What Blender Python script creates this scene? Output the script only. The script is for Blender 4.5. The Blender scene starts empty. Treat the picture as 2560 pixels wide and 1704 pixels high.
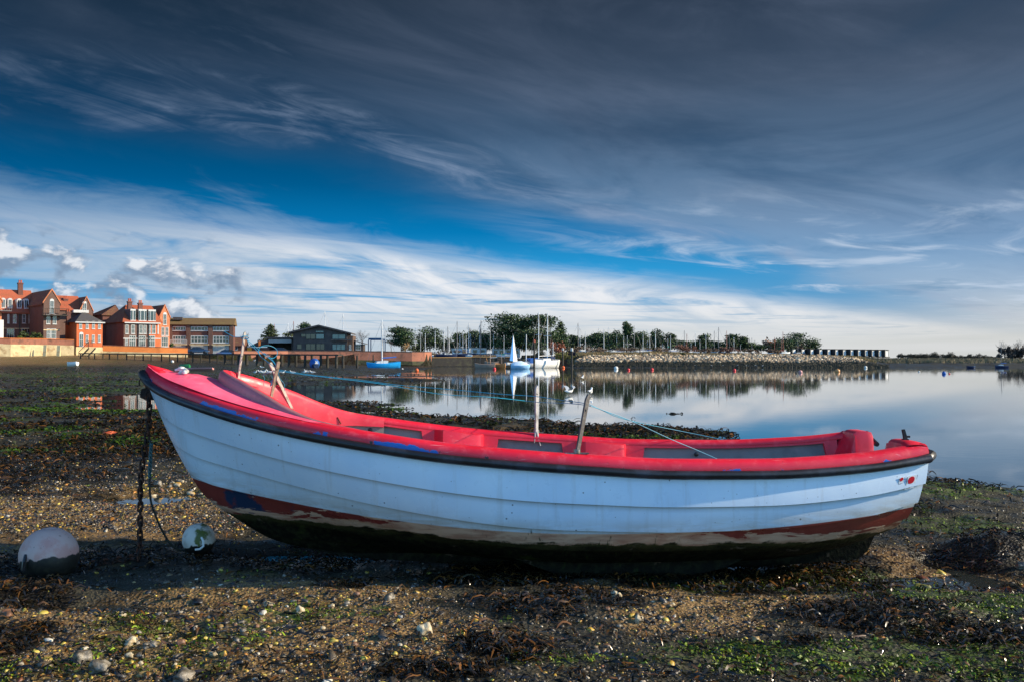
import bpy, math, random
import numpy as np
from mathutils import Vector, Matrix
R = math.radians
rng = np.random.default_rng(7)
random.seed(7)
scene = bpy.context.scene
col = scene.collection

# ------------------------------------------------------------------ camera
F, CX, CY, YH, H = 2500.0, 1280.0, 852.0, 898.0, 1.45      # focal length and horizon in photo pixels, eye height in metres
PITCH = math.atan((YH - CY) / F)
cam_d = bpy.data.cameras.new('camera'); cam = bpy.data.objects.new('camera', cam_d); col.objects.link(cam)
cam_d.sensor_width = 36.0; cam_d.lens = 36.0 * F / 2560.0
cam_d.clip_start = 0.05; cam_d.clip_end = 9000
cam.location = (0, 0, H); cam.rotation_euler = (math.pi / 2 + PITCH, 0, 0)
scene.camera = cam
scene.view_settings.view_transform = 'Standard'; scene.view_settings.look = 'None'
scene.view_settings.exposure = 0.65; scene.view_settings.gamma = 1.0
scene.cycles.max_bounces = 6; scene.cycles.use_denoising = True
scene.cycles.caustics_reflective = False; scene.cycles.caustics_refractive = False

def ray(px, py):
    dx = (px - CX) / F; dv = -(py - CY) / F
    c, s = math.cos(PITCH), math.sin(PITCH)
    return (dx, c - dv * s, s + dv * c)
def at(px, py, Y):
    """the point at depth Y seen at a photo pixel"""
    d = ray(px, py); k = Y / d[1]
    return Vector((d[0] * k, Y, H + d[2] * k))
def zat(py, Y): return at(CX, py, Y).z
def xat(px, Y): return (px - CX) / F * Y * 0.99983
def gp(px, py, z=0.0):
    d = ray(px, py); k = (z - H) / d[2]
    return (d[0] * k, d[1] * k)

# ------------------------------------------------------------------ node helpers
def S(r, g, b):
    f = lambda c: (c / 255 / 12.92) if c <= 10.31 else ((c / 255 + 0.055) / 1.055) ** 2.4
    return (f(r), f(g), f(b), 1.0)
class NT:
    def __init__(s, tree): s.t = tree; s.n = tree.nodes; s.l = tree.links
    def new(s, typ): return s.n.new(typ)
    def put(s, sock, v):
        if isinstance(v, bpy.types.NodeSocket): s.l.new(v, sock)
        elif v is not None: sock.default_value = v
    def m(s, op, a, b=None, c=None, clamp=False):
        n = s.new('ShaderNodeMath'); n.operation = op; n.use_clamp = clamp
        for i, v in enumerate((a, b, c)): s.put(n.inputs[i], v)
        return n.outputs[0]
    def ss(s, x, lo, hi, a=0.0, b=1.0, kind='SMOOTHSTEP'):
        n = s.new('ShaderNodeMapRange'); n.interpolation_type = kind; n.clamp = True
        s.put(n.inputs['Value'], x)
        if isinstance(lo, (int, float)) and isinstance(hi, (int, float)) and lo > hi: lo, hi, a, b = hi, lo, b, a
        s.put(n.inputs['From Min'], lo); s.put(n.inputs['From Max'], hi)
        s.put(n.inputs['To Min'], a); s.put(n.inputs['To Max'], b)
        return n.outputs[0]
    def vec(s, x, y, z=0.0):
        n = s.new('ShaderNodeCombineXYZ')
        for i, v in enumerate((x, y, z)): s.put(n.inputs[i], v)
        return n.outputs[0]
    def sep(s, v):
        n = s.new('ShaderNodeSeparateXYZ'); s.put(n.inputs[0], v); return n.outputs
    def noise(s, v, scale, detail=4.0, rough=0.5, dist=0.0):
        n = s.new('ShaderNodeTexNoise'); s.put(n.inputs['Vector'], v)
        n.inputs['Scale'].default_value = scale; n.inputs['Detail'].default_value = detail
        n.inputs['Roughness'].default_value = rough; n.inputs['Distortion'].default_value = dist
        return n.outputs['Fac']
    def voro(s, v, scale, feature='F1', out='Distance'):
        n = s.new('ShaderNodeTexVoronoi'); n.feature = feature; s.put(n.inputs['Vector'], v)
        n.inputs['Scale'].default_value = scale; return n.outputs[out]
    def mix(s, f, a, b, blend='MIX'):
        n = s.new('ShaderNodeMix'); n.data_type = 'RGBA'; n.blend_type = blend
        s.put(n.inputs['Factor'], f); s.put(n.inputs['A'], a); s.put(n.inputs['B'], b)
        for i in n.inputs:
            if i.name == 'A' and i.type == 'RGBA': s.put(i, a)
            if i.name == 'B' and i.type == 'RGBA': s.put(i, b)
        return [o for o in n.outputs if o.type == 'RGBA'][0]
    def ramp(s, f, stops, interp='LINEAR'):
        n = s.new('ShaderNodeValToRGB'); s.put(n.inputs[0], f); cr = n.color_ramp; cr.interpolation = interp
        while len(cr.elements) > 1: cr.elements.remove(cr.elements[-1])
        cr.elements[0].position = stops[0][0]; cr.elements[0].color = stops[0][1]
        for p, c in stops[1:]:
            e = cr.elements.new(p); e.color = c
        return n.outputs[0]
def scaled(c, k): return (c[0] * k, c[1] * k, c[2] * k, 1.0)

# ------------------------------------------------------------------ sun and sky
SUN_EL, SUN_AZ = R(24.5), R(-1.5)          # azimuth measured from +X towards +Y
sdir = Vector((math.cos(SUN_EL) * math.cos(SUN_AZ), math.cos(SUN_EL) * math.sin(SUN_AZ), math.sin(SUN_EL)))
sun_d = bpy.data.lights.new('sun', 'SUN'); sun = bpy.data.objects.new('sun', sun_d); col.objects.link(sun)
sun_d.energy = 5.0; sun_d.angle = R(0.5); sun_d.color = (1.0, 0.85, 0.63)
sun.rotation_euler = (-sdir).to_track_quat('-Z', 'Y').to_euler()

world = bpy.data.worlds.new('World'); scene.world = world; world.use_nodes = True
def build_world():
    g = NT(world.node_tree)
    bg = [n for n in g.n if n.type == 'BACKGROUND'][0]
    sky = g.new('ShaderNodeTexSky'); sky.sky_type = 'NISHITA'; sky.sun_disc = False
    sky.sun_elevation = SUN_EL; sky.sun_rotation = math.pi / 2 - SUN_AZ
    sky.air_density = 1.0; sky.dust_density = 0.3; sky.ozone_density = 3.0
    tc = g.new('ShaderNodeTexCoord')
    dx, dy, dz = g.sep(tc.outputs['Generated'])
    hyp = g.m('SQRT', g.m('ADD', g.m('MULTIPLY', dx, dx), g.m('MULTIPLY', dy, dy)))
    e = g.m('DIVIDE', dz, g.m('MAXIMUM', hyp, 0.02))            # tangent of the elevation
    az = g.m('ARCTAN2', dx, dy)                                 # 0 = north, + to the east
    zz = g.m('MAXIMUM', dz, 0.012)
    px = g.m('DIVIDE', dx, zz); py = g.m('DIVIDE', dy, zz)
    u = g.m('ADD', g.m('MULTIPLY', px, 0.559), g.m('MULTIPLY', py, 0.829))
    v = g.m('SUBTRACT', g.m('MULTIPLY', px, 0.829), g.m('MULTIPLY', py, 0.559))
    ca = g.m('ADD', g.m('MULTIPLY', az, 0.985), g.m('MULTIPLY', e, -0.17)); cb = g.m('ADD', e, g.m('MULTIPLY', az, 0.19))
    wis = g.noise(g.vec(g.m('MULTIPLY', ca, 7.0), g.m('MULTIPLY', cb, 30.0), 1.7), 1.0, 8.0, 0.62, 1.3)
    wis2 = g.noise(g.vec(g.m('MULTIPLY', ca, 3.2), g.m('MULTIPLY', cb, 11.0), 6.1), 1.0, 7.0, 0.6, 0.9)
    # fibres lie along the cloud bands
    fib = g.noise(g.vec(g.m('MULTIPLY', u, 0.42), g.m('MULTIPLY', v, 1.15)), 1.0, 7.0, 0.6, 1.1)
    broad = g.noise(g.vec(g.m('MULTIPLY', u, 0.30), g.m('MULTIPLY', v, 0.55), 3.3), 1.0, 6.0, 0.58, 0.9)
    warp = g.noise(g.vec(g.m('MULTIPLY', u, 0.10), g.m('MULTIPLY', v, 0.30), 8.1), 1.0, 3.0, 0.5)
    vw = g.m('ADD', g.m('ADD', v, g.m('MULTIPLY', g.m('SUBTRACT', wis2, 0.5), 2.4)), g.m('ADD', g.m('MULTIPLY', g.m('SUBTRACT', warp, 0.5), 1.5), g.m('MULTIPLY', g.m('SUBTRACT', fib, 0.5), 0.85)))
    azn = g.ss(az, -0.5, 0.5, 0.0, 1.0, 'LINEAR')
    # clear sky low in the north: pale at the horizon, deep blue above
    blue = g.ramp(g.ss(e, 0.0, 0.45, 0, 1, 'LINEAR'), [(0.0, S(160, 190, 212)), (0.10, S(120, 176, 216)), (0.20, S(44, 154, 214)), (0.28, S(6, 122, 184)),
        (0.38, S(0, 90, 142)), (0.50, S(0, 62, 102)), (0.64, S(4, 42, 70)), (0.80, S(10, 34, 52)), (1.0, S(22, 32, 44))])
    blue = g.mix(g.m('MULTIPLY', g.ss(az, 0.05, 0.5), 0.45), blue, S(70, 120, 165))
    # the grey veil overhead
    veil_l = g.ramp(g.ss(e, 0.08, 0.42, 0, 1, 'LINEAR'), [(0.0, S(140, 165, 190)), (0.2, S(92, 132, 168)), (0.42, S(56, 88, 120)), (0.66, S(38, 60, 84)), (1.0, S(28, 42, 58))])
    veil_r = g.ramp(g.ss(e, 0.05, 0.42, 0, 1, 'LINEAR'), [(0.0, S(218, 223, 228)), (0.15, S(158, 182, 210)), (0.35, S(98, 126, 158)), (0.6, S(70, 86, 108)), (0.8, S(54, 68, 88)), (1.0, S(40, 50, 66))])
    veil = g.mix(azn, veil_l, veil_r)
    tex = g.ss(g.m('ADD', g.m('MULTIPLY', wis2, 0.7), g.m('MULTIPLY', fib, 0.4)), 0.45, 0.8)
    veil = g.mix(g.m('MULTIPLY', tex, 0.30), veil, S(126, 140, 166))
    veil = g.mix(g.m('MULTIPLY', g.ss(broad, 0.55, 0.3), 0.35), veil, S(34, 44, 60))
    a_veil = g.m('MULTIPLY', g.m('MULTIPLY', g.ss(vw, -4.7, -2.6), g.ss(broad, 0.2, 0.55, 0.6, 1.0)), g.m('MULTIPLY', g.ss(az, -0.55, 0.2, 0.38, 0.95), g.ss(e, 0.09, 0.19, 0.62, 1.0)))
    c = g.mix(a_veil, blue, veil)
    # a bright wisp along the veil's lower edge
    w = g.m('SUBTRACT', 1.0, g.m('ABSOLUTE', g.m('DIVIDE', g.m('ADD', vw, 3.25), 0.55)), clamp=True)
    w = g.m('MULTIPLY', g.m('MULTIPLY', w, g.ss(wis, 0.38, 0.7)), g.ss(u, 1.0, 3.2))
    c = g.mix(g.m('MULTIPLY', w, 0.55), c, S(150, 168, 196))
    # the long white bank
    vb = g.m('ADD', g.m('ADD', v, g.m('ADD', g.m('MULTIPLY', g.m('SUBTRACT', wis, 0.5), 2.0), g.m('MULTIPLY', g.m('SUBTRACT', wis2, 0.5), 1.6))), g.m('ADD', g.m('MULTIPLY', g.m('SUBTRACT', warp, 0.5), 1.0), g.m('MULTIPLY', g.m('SUBTRACT', fib, 0.5), 1.25)))
    a_bank = g.m('MULTIPLY', g.ss(vb, -4.9, -6.9), g.ss(az, -0.55, -0.2, 0.6, 1.0))
    holes = g.ss(g.noise(g.vec(g.m('MULTIPLY', u, 0.30), g.m('MULTIPLY', v, 0.5), 5.0), 1.0, 5.0, 0.55, 0.8), 0.66, 0.47)
    a_bank = g.m('MULTIPLY', a_bank, g.m('MAXIMUM', holes, g.ss(vb, -7.6, -6.4)))
    bank = g.mix(g.ss(g.m('ADD', g.m('MULTIPLY', wis, 0.6), g.m('MULTIPLY', wis2, 0.5)), 0.42, 0.66), S(172, 196, 220), S(240, 241, 244))
    bank = g.mix(g.m('MULTIPLY', g.ss(az, -0.10, -0.42), 0.62), bank, S(156, 178, 200))
    bank = g.mix(g.m('MULTIPLY', g.ss(e, 0.22, 0.12, 1.0, 0.0), 0.8), bank, S(96, 132, 160))
    c = g.mix(g.m('MULTIPLY', a_bank, 0.95), c, bank)
    # lesser bands higher to the right
    n2 = g.noise(g.vec(g.m('MULTIPLY', u, 0.38), g.m('MULTIPLY', v, 0.85), 11.0), 1.0, 6.0, 0.6, 0.9)
    a2 = g.m('MULTIPLY', g.m('MULTIPLY', g.ss(n2, 0.5, 0.74), g.ss(v, -5.2, -4.2)), g.m('MULTIPLY', g.ss(az, -0.1, 0.2), g.ss(e, 0.20, 0.10)))
    c = g.mix(g.m('MULTIPLY', a2, 0.8), c, S(196, 212, 232))
    # pale air at the horizon
    hz = g.mix(g.ss(az, -0.35, 0.1), S(158, 190, 216), S(216, 219, 219))
    hz = g.mix(g.ss(az, 0.25, 0.45), hz, S(208, 210, 208))
    band = g.ss(g.noise(g.vec(g.m('MULTIPLY', az, 2.2), g.m('MULTIPLY', e, 34.0), 2.0), 1.0, 4.0, 0.55, 0.4), 0.4, 0.62)
    hz = g.mix(g.m('MULTIPLY', band, 0.45), hz, S(228, 229, 232))
    c = g.mix(g.ss(e, 0.068, 0.012), c, hz)
    # cumulus low in the north-west
    cw = g.noise(g.vec(g.m('MULTIPLY', az, 22.0), g.m('MULTIPLY', e, 34.0), 4.0), 1.0, 5.0, 0.55, 0.2)
    cw2 = g.noise(g.vec(g.m('ADD', g.m('MULTIPLY', az, 22.0), 0.22), g.m('ADD', g.m('MULTIPLY', e, 34.0), 0.26), 4.0), 1.0, 5.0, 0.55, 0.2)
    win = g.m('MULTIPLY', g.ss(az, -0.25, -0.31), g.m('MULTIPLY', g.ss(e, 0.13, 0.085), g.ss(e, 0.02, 0.05)))
    a_cu = g.m('MULTIPLY', g.ss(g.m('ADD', cw, g.m('MULTIPLY', win, 0.10)), 0.52, 0.66), g.ss(win, 0.02, 0.3))
    lit = g.ss(g.m('SUBTRACT', cw, cw2), 0.0, 0.15)
    cu = g.mix(lit, S(128, 150, 176), S(236, 239, 244))
    c = g.mix(g.m('MULTIPLY', a_cu, 0.85), c, cu)
    # below the horizon
    c = g.mix(g.ss(dz, 0.0, -0.05), c, S(60, 58, 52))
    # the half of the sky behind the photographer is clear
    k = g.new('ShaderNodeVectorMath'); k.operation = 'SCALE'; g.put(k.inputs[0], c); k.inputs['Scale'].default_value = 10.0 / 1.5 / 2 ** 0.65
    fin = g.mix(g.ss(dy, 0.25, -0.2), k.outputs[0], g.mix(1.0, sky.outputs[0], (0.76, 1.10, 1.32, 1.0), 'MULTIPLY'))
    g.put(bg.inputs['Color'], fin); bg.inputs['Strength'].default_value = 0.15
build_world()

# ------------------------------------------------------------------ object helpers
def tag(o, label=None, cat=None, group=None, kind=None):
    if label: o['label'] = label
    if cat: o['category'] = cat
    if group: o['group'] = group
    if kind: o['kind'] = kind
    return o
def empty(name, loc=(0, 0, 0), rz=0.0, label=None, cat=None, group=None):
    o = bpy.data.objects.new(name, None); col.objects.link(o); o.empty_display_size = 0.1
    o.location = loc; o.rotation_euler = (0, 0, rz); tag(o, label, cat, group); return o
def kids(o): return [c for c in bpy.data.objects if c.parent == o]
def copy_tree(o, parent=None, _k=None):
    if _k is None:
        _k = {}
        for c in bpy.data.objects:
            if c.parent: _k.setdefault(c.parent.name, []).append(c)
    c = o.copy(); col.objects.link(c); c.parent = parent
    for ch in _k.get(o.name, []): copy_tree(ch, c, _k)
    return c
class MB:
    """collects shapes into one mesh"""
    def __init__(s): s.v = []; s.f = []; s.mi = []; s.cur = 0
    def add(s, vs, fs):
        b = len(s.v); s.v += [tuple(x) for x in vs]; s.f += [tuple(i + b for i in f) for f in fs]; s.mi += [s.cur] * len(fs); return s
    def box(s, x0, x1, y0, y1, z0, z1):
        v = [(x0, y0, z0), (x1, y0, z0), (x1, y1, z0), (x0, y1, z0), (x0, y0, z1), (x1, y0, z1), (x1, y1, z1), (x0, y1, z1)]
        return s.add(v, [(0, 3, 2, 1), (4, 5, 6, 7), (0, 1, 5, 4), (1, 2, 6, 5), (2, 3, 7, 6), (3, 0, 4, 7)])
    def hexa(s, v): return s.add(v, [(0, 3, 2, 1), (4, 5, 6, 7), (0, 1, 5, 4), (1, 2, 6, 5), (2, 3, 7, 6), (3, 0, 4, 7)])
    def prism(s, poly, z0, z1):
        n = len(poly); v = [(p[0], p[1], z0) for p in poly] + [(p[0], p[1], z1) for p in poly]
        return s.add(v, [tuple(range(n))[::-1], tuple(range(n, 2 * n))] + [(i, (i + 1) % n, n + (i + 1) % n, n + i) for i in range(n)])
    def prism_y(s, poly, y0, y1):
        n = len(poly); v = [(p[0], y0, p[1]) for p in poly] + [(p[0], y1, p[1]) for p in poly]
        return s.add(v, [tuple(range(n)), tuple(range(n, 2 * n))[::-1]] + [(i, n + i, n + (i + 1) % n, (i + 1) % n) for i in range(n)])
    def prism_x(s, poly, x0, x1):
        n = len(poly); v = [(x0, p[0], p[1]) for p in poly] + [(x1, p[0], p[1]) for p in poly]
        return s.add(v, [tuple(range(n))[::-1], tuple(range(n, 2 * n))] + [(i, (i + 1) % n, n + (i + 1) % n, n + i) for i in range(n)])
    def grid(s, P, closed_u=False, closed_v=False, flip=False):
        P = np.asarray(P, float); nu, nv = P.shape[:2]; fs = []
        for i in range(nu if closed_u else nu - 1):
            for j in range(nv if closed_v else nv - 1):
                a, b, c, d = i * nv + j, ((i + 1) % nu) * nv + j, ((i + 1) % nu) * nv + (j + 1) % nv, i * nv + (j + 1) % nv
                fs.append((d, c, b, a) if flip else (a, b, c, d))
        return s.add(P.reshape(-1, 3).tolist(), fs)
    def tube(s, pts, r, n=8, cap=True, flat=1.0):
        pts = [Vector(p) for p in pts]; rr = r if isinstance(r, (list, tuple)) else [r] * len(pts)
        rows = []; up = None
        for i, p in enumerate(pts):
            t = (pts[min(i + 1, len(pts) - 1)] - pts[max(i - 1, 0)])
            if t.length < 1e-9: t = Vector((0, 0, 1))
            t.normalize()
            if up is None:
                up = Vector((0, 1, 0)) if abs(t.y) < 0.9 else Vector((1, 0, 0))
            a = t.cross(up)
            if a.length < 1e-6: a = t.orthogonal()
            a.normalize(); b = a.cross(t).normalized(); up = b
            rows.append([p + (a * math.cos(2 * math.pi * k / n) * flat + b * math.sin(2 * math.pi * k / n)) * rr[i] for k in range(n)])
        base = len(s.v); s.grid([[list(q) for q in row] for row in rows], closed_v=True)
        if cap:
            L = len(pts) - 1
            s.f += [tuple(base + k for k in range(n))[::-1], tuple(base + L * n + k for k in range(n))]; s.mi += [s.cur] * 2
        return s
    def lathe(s, prof, n=16, loc=(0, 0, 0), axis='z'):
        rows = []
        for r, h in prof:
            row = []
            for k in range(n):
                a = 2 * math.pi * k / n
                p = (r * math.cos(a), r * math.sin(a), h) if axis == 'z' else ((h, r * math.cos(a), r * math.sin(a)) if axis == 'x' else (r * math.sin(a), h, r * math.cos(a)))
                row.append((p[0] + loc[0], p[1] + loc[1], p[2] + loc[2]))
            rows.append(row)
        base = len(s.v); s.grid(rows, closed_v=True, flip=True)
        s.f += [tuple(base + k for k in range(n))[::-1], tuple(base + (len(prof) - 1) * n + k for k in range(n))]; s.mi += [s.cur] * 2
        return s
    def build(s, name, mats, parent=None, smooth=True, sharp=35.0, loc=None):
        me = bpy.data.meshes.new(name); me.from_pydata(s.v, [], s.f)
        mats = mats if isinstance(mats, (list, tuple)) else [mats]
        for m in mats: me.materials.append(m)
        if len(mats) > 1: me.polygons.foreach_set('material_index', s.mi)
        if smooth:
            me.shade_smooth(); me.set_sharp_from_angle(angle=R(sharp))
        me.update()
        o = bpy.data.objects.new(name, me); col.objects.link(o); o.parent = parent
        if loc is not None: o.location = loc
        return o
def np_mesh(name, verts, faces, mats, parent=None, colr=None, smooth=False, mi=None, attrs=None, sharp=None):
    """a mesh straight from arrays; every face has the same number of corners"""
    verts = np.asarray(verts, np.float32); faces = np.asarray(faces, np.int32)
    me = bpy.data.meshes.new(name); m, k = faces.shape
    me.vertices.add(len(verts)); me.vertices.foreach_set('co', verts.ravel())
    me.loops.add(m * k); me.loops.foreach_set('vertex_index', faces.ravel())
    me.polygons.add(m); me.polygons.foreach_set('loop_start', np.arange(0, m * k, k, dtype=np.int32))
    mats = mats if isinstance(mats, (list, tuple)) else [mats]
    for x in mats: me.materials.append(x)
    if mi is not None: me.polygons.foreach_set('material_index', np.asarray(mi, np.int32))
    if colr is not None:
        ca = me.color_attributes.new('tint', 'FLOAT_COLOR', 'POINT')
        c4 = np.ones((len(verts), 4), np.float32); c4[:, :3] = colr; ca.data.foreach_set('color', c4.ravel())
    for an, av in (attrs or {}).items():
        a = me.attributes.new(an, 'FLOAT', 'POINT'); a.data.foreach_set('value', np.asarray(av, np.float32))
    me.update(calc_edges=True); me.validate()
    if smooth: me.shade_smooth()
    if sharp: me.set_sharp_from_angle(angle=R(sharp))
    o = bpy.data.objects.new(name, me); col.objects.link(o); o.parent = parent
    return o

# ------------------------------------------------------------------ plain materials
def pmat(name, c, rough=0.6, metal=0.0, var=0.18, scale=3.0, bump=0.0, bscale=30.0, spec=0.5, coat=0.0, c2=None, thr=(0.45, 0.62), tint=False, sss=0.0):
    """principled paint with uneven tone; c2 = a second colour in patches; tint = per-object-vertex colour"""
    m = bpy.data.materials.new(name); m.use_nodes = True; g = NT(m.node_tree)
    b = g.n['Principled BSDF']; tc = g.new('ShaderNodeTexCoord'); o = tc.outputs['Object']
    base = c
    if tint:
        a = g.new('ShaderNodeVertexColor'); a.layer_name = 'tint'; base = a.outputs[0]
    n = g.noise(o, scale, 6.0, 0.6)
    if c2 is not None: base = g.mix(g.ss(g.noise(o, scale * 0.7, 7.0, 0.62), thr[0], thr[1]), base, c2)
    if var:
        f = g.ss(n, 0.3, 0.7, 1 - var, 1 + var, 'LINEAR')
        base = g.mix(1.0, base, g.vec(f, f, f), 'MULTIPLY')
    g.put(b.inputs['Base Color'], base)
    b.inputs['Roughness'].default_value = rough; b.inputs['Metallic'].default_value = metal
    b.inputs['Specular IOR Level'].default_value = spec; b.inputs['Coat Weight'].default_value = coat
    if bump:
        bp = g.new('ShaderNodeBump'); bp.inputs['Strength'].default_value = bump; bp.inputs['Distance'].default_value = 0.02
        g.put(bp.inputs['Height'], g.noise(o, bscale, 5.0, 0.6)); g.put(b.inputs['Normal'], bp.outputs[0])
    return m
# ------------------------------------------------------------------ noise for the terrain
def _hash(ix, iy, seed):
    h = (ix.astype(np.int64) * 374761393 + iy.astype(np.int64) * 668265263 + seed * 974711) & 0xFFFFFFFF
    h = ((h ^ (h >> 13)) * 1274126177) & 0xFFFFFFFF
    return ((h ^ (h >> 16)) & 0xFFFF) / 65535.0
def vnoise(x, y, seed=0):
    ix, iy = np.floor(x), np.floor(y); fx, fy = x - ix, y - iy
    fx = fx * fx * (3 - 2 * fx); fy = fy * fy * (3 - 2 * fy)
    a, b, c, d = _hash(ix, iy, seed), _hash(ix + 1, iy, seed), _hash(ix, iy + 1, seed), _hash(ix + 1, iy + 1, seed)
    return (a + (b - a) * fx) * (1 - fy) + (c + (d - c) * fx) * fy - 0.5
def fbm(x, y, octs=4, seed=0, gain=0.5):
    s = 0.0; a = 1.0
    for k in range(octs):
        s = s + a * vnoise(x * 2 ** k + 13.7 * k, y * 2 ** k - 7.1 * k, seed + k); a *= gain
    return s
def sstep(x, lo, hi):
    t = np.clip((x - lo) / (hi - lo), 0, 1); return t * t * (3 - 2 * t)
WL = -0.04
WPOLY = [(640, 1000), (800, 1022), (990, 1040), (1150, 1047), (1400, 1056), (1600, 1064), (1760, 1083), (1830, 1096), (1960, 1122), (2100, 1138), (2250, 1142), (2330, 1136),
         (2410, 1146), (2345, 1158), (2300, 1170), (2380, 1180), (2450, 1198), (2560, 1240), (2800, 1330), (3300, 1420), (5200, 1150), (6000, 919.5), (2560, 918), (2100, 917.5), (1450, 919),
         (1300, 917), (1090, 916), (1010, 930), (900, 944), (800, 958), (690, 975)]
WXY = np.array([gp(a, b, WL) for a, b in WPOLY])
def water_sd(x, y):
    """signed distance to the water's edge, positive in the water"""
    d = np.full(x.shape, 1e9); inside = np.zeros(x.shape, bool); n = len(WXY)
    for i in range(n):
        ax, ay = WXY[i]; bx, by = WXY[(i + 1) % n]; ex, ey = bx - ax, by - ay
        t = np.clip(((x - ax) * ex + (y - ay) * ey) / (ex * ex + ey * ey), 0, 1)
        d = np.minimum(d, (x - ax - t * ex) ** 2 + (y - ay - t * ey) ** 2)
        cr = ((ay > y) != (by > y)); xi = ax + (y - ay) / (by - ay if by != ay else 1e-9) * ex
        inside ^= cr & (x < xi)
    return np.sqrt(d) * np.where(inside, 1, -1)
# mounds (photo pixel, radii across and away in metres, height)
MOUNDS = [(1520, 1445, 0.75, 0.26, 0.10), (1250, 1450, 0.45, 0.22, 0.055), (1720, 1430, 0.42, 0.22, 0.075), (1330, 1540, 0.55, 0.22, 0.06), (1560, 1510, 0.3, 0.15, 0.05), (1220, 1620, 0.4, 0.2, 0.04), (700, 1470, 0.7, 0.2, 0.02),
          (2490, 1392, 0.62, 0.32, 0.15), (2300, 1560, 0.6, 0.2, 0.05), (2100, 1540, 0.4, 0.16, 0.03), (60, 1500, 0.5, 0.35, 0.03), (2325, 1146, 0.5, 0.22, 0.05), (2220, 1215, 1.2, 0.4, 0.04), (780, 1000, 3, 1.0, 0.10), (900, 1008, 4, 0.7, 0.10), (1010, 1018, 3.5, 0.5, 0.09), (930, 955, 8, 2.0, 0.20), (1060, 948, 8, 1.8, 0.22), (1180, 938, 10, 2, 0.26), (1300, 934, 8, 1.6, 0.26), (850, 975, 4, 1.2, 0.12), (1150, 975, 3.0, 0.5, 0.17), (1140, 1000, 3, 0.5, 0.14), (1830, 1019, 1.3, 0.3, 0.27), (1890, 1024, 1.0, 0.25, 0.28), (1925, 1034, 0.9, 0.2, 0.28), (1690, 1030, 0.7, 0.18, 0.25), (1400, 1075, 5.0, 1.2, 0.05),
          (1680, 1078, 1.2, 0.5, 0.05), (2480, 1470, 0.5, 0.12, 0.03), (140, 907, 2.6, 3.0, 0.6)]
DIPS = [(2560, 1150, 1.6, 1.0, 0.2), (2470, 1165, 0.5, 0.3, 0.1), (425, 1238, 0.26, 0.30, 0.10), (335, 1240, 0.26, 0.22, 0.09), (2372, 1404, 0.16, 0.16, 0.06), (350, 990, 2.2, 1.6, 0.10), (385, 1003, 1.6, 1.0, 0.10), (370, 1016, 1.8, 0.8, 0.10), (120, 1111, 0.8, 0.35, 0.09), (245, 1108, 0.5, 0.3, 0.09), (310, 1120, 0.3, 0.16, 0.07),
        (1250, 1071, 1.2, 0.5, 0.12), (440, 1585, 0.12, 0.09, 0.06), (330, 1510, 0.5, 0.12, 0.045), (1850, 1404, 0.45, 0.16, 0.05), (760, 1385, 0.5, 0.16, 0.05), (2410, 1448, 0.5, 0.2, 0.05), (1080, 940, 9, 3, 0.08), (1000, 975, 8, 3, 0.08), (860, 992, 6, 2.4, 0.09),
        (700, 962, 6, 2.0, 0.08), (180, 1063, 1.0, 0.3, 0.06), (2450, 1190, 0.8, 0.3, 0.08)]
MXY = [(gp(a, b) + (c, d, e)) for a, b, c, d, e in MOUNDS]; DXY = [(gp(a, b) + (c, d, e)) for a, b, c, d, e in DIPS]
WALLP = np.array([(-900, 158), (-300, 168), (20, 178), (185, 184), (256, 187), (470, 193), (585, 197), (720, 205), (1078, 214), (1082, 224), (1290, 226), (1300, 400)], float)
def azpx(x, y): return 1280 + 2500 * x / np.maximum(y, 0.5)
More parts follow.
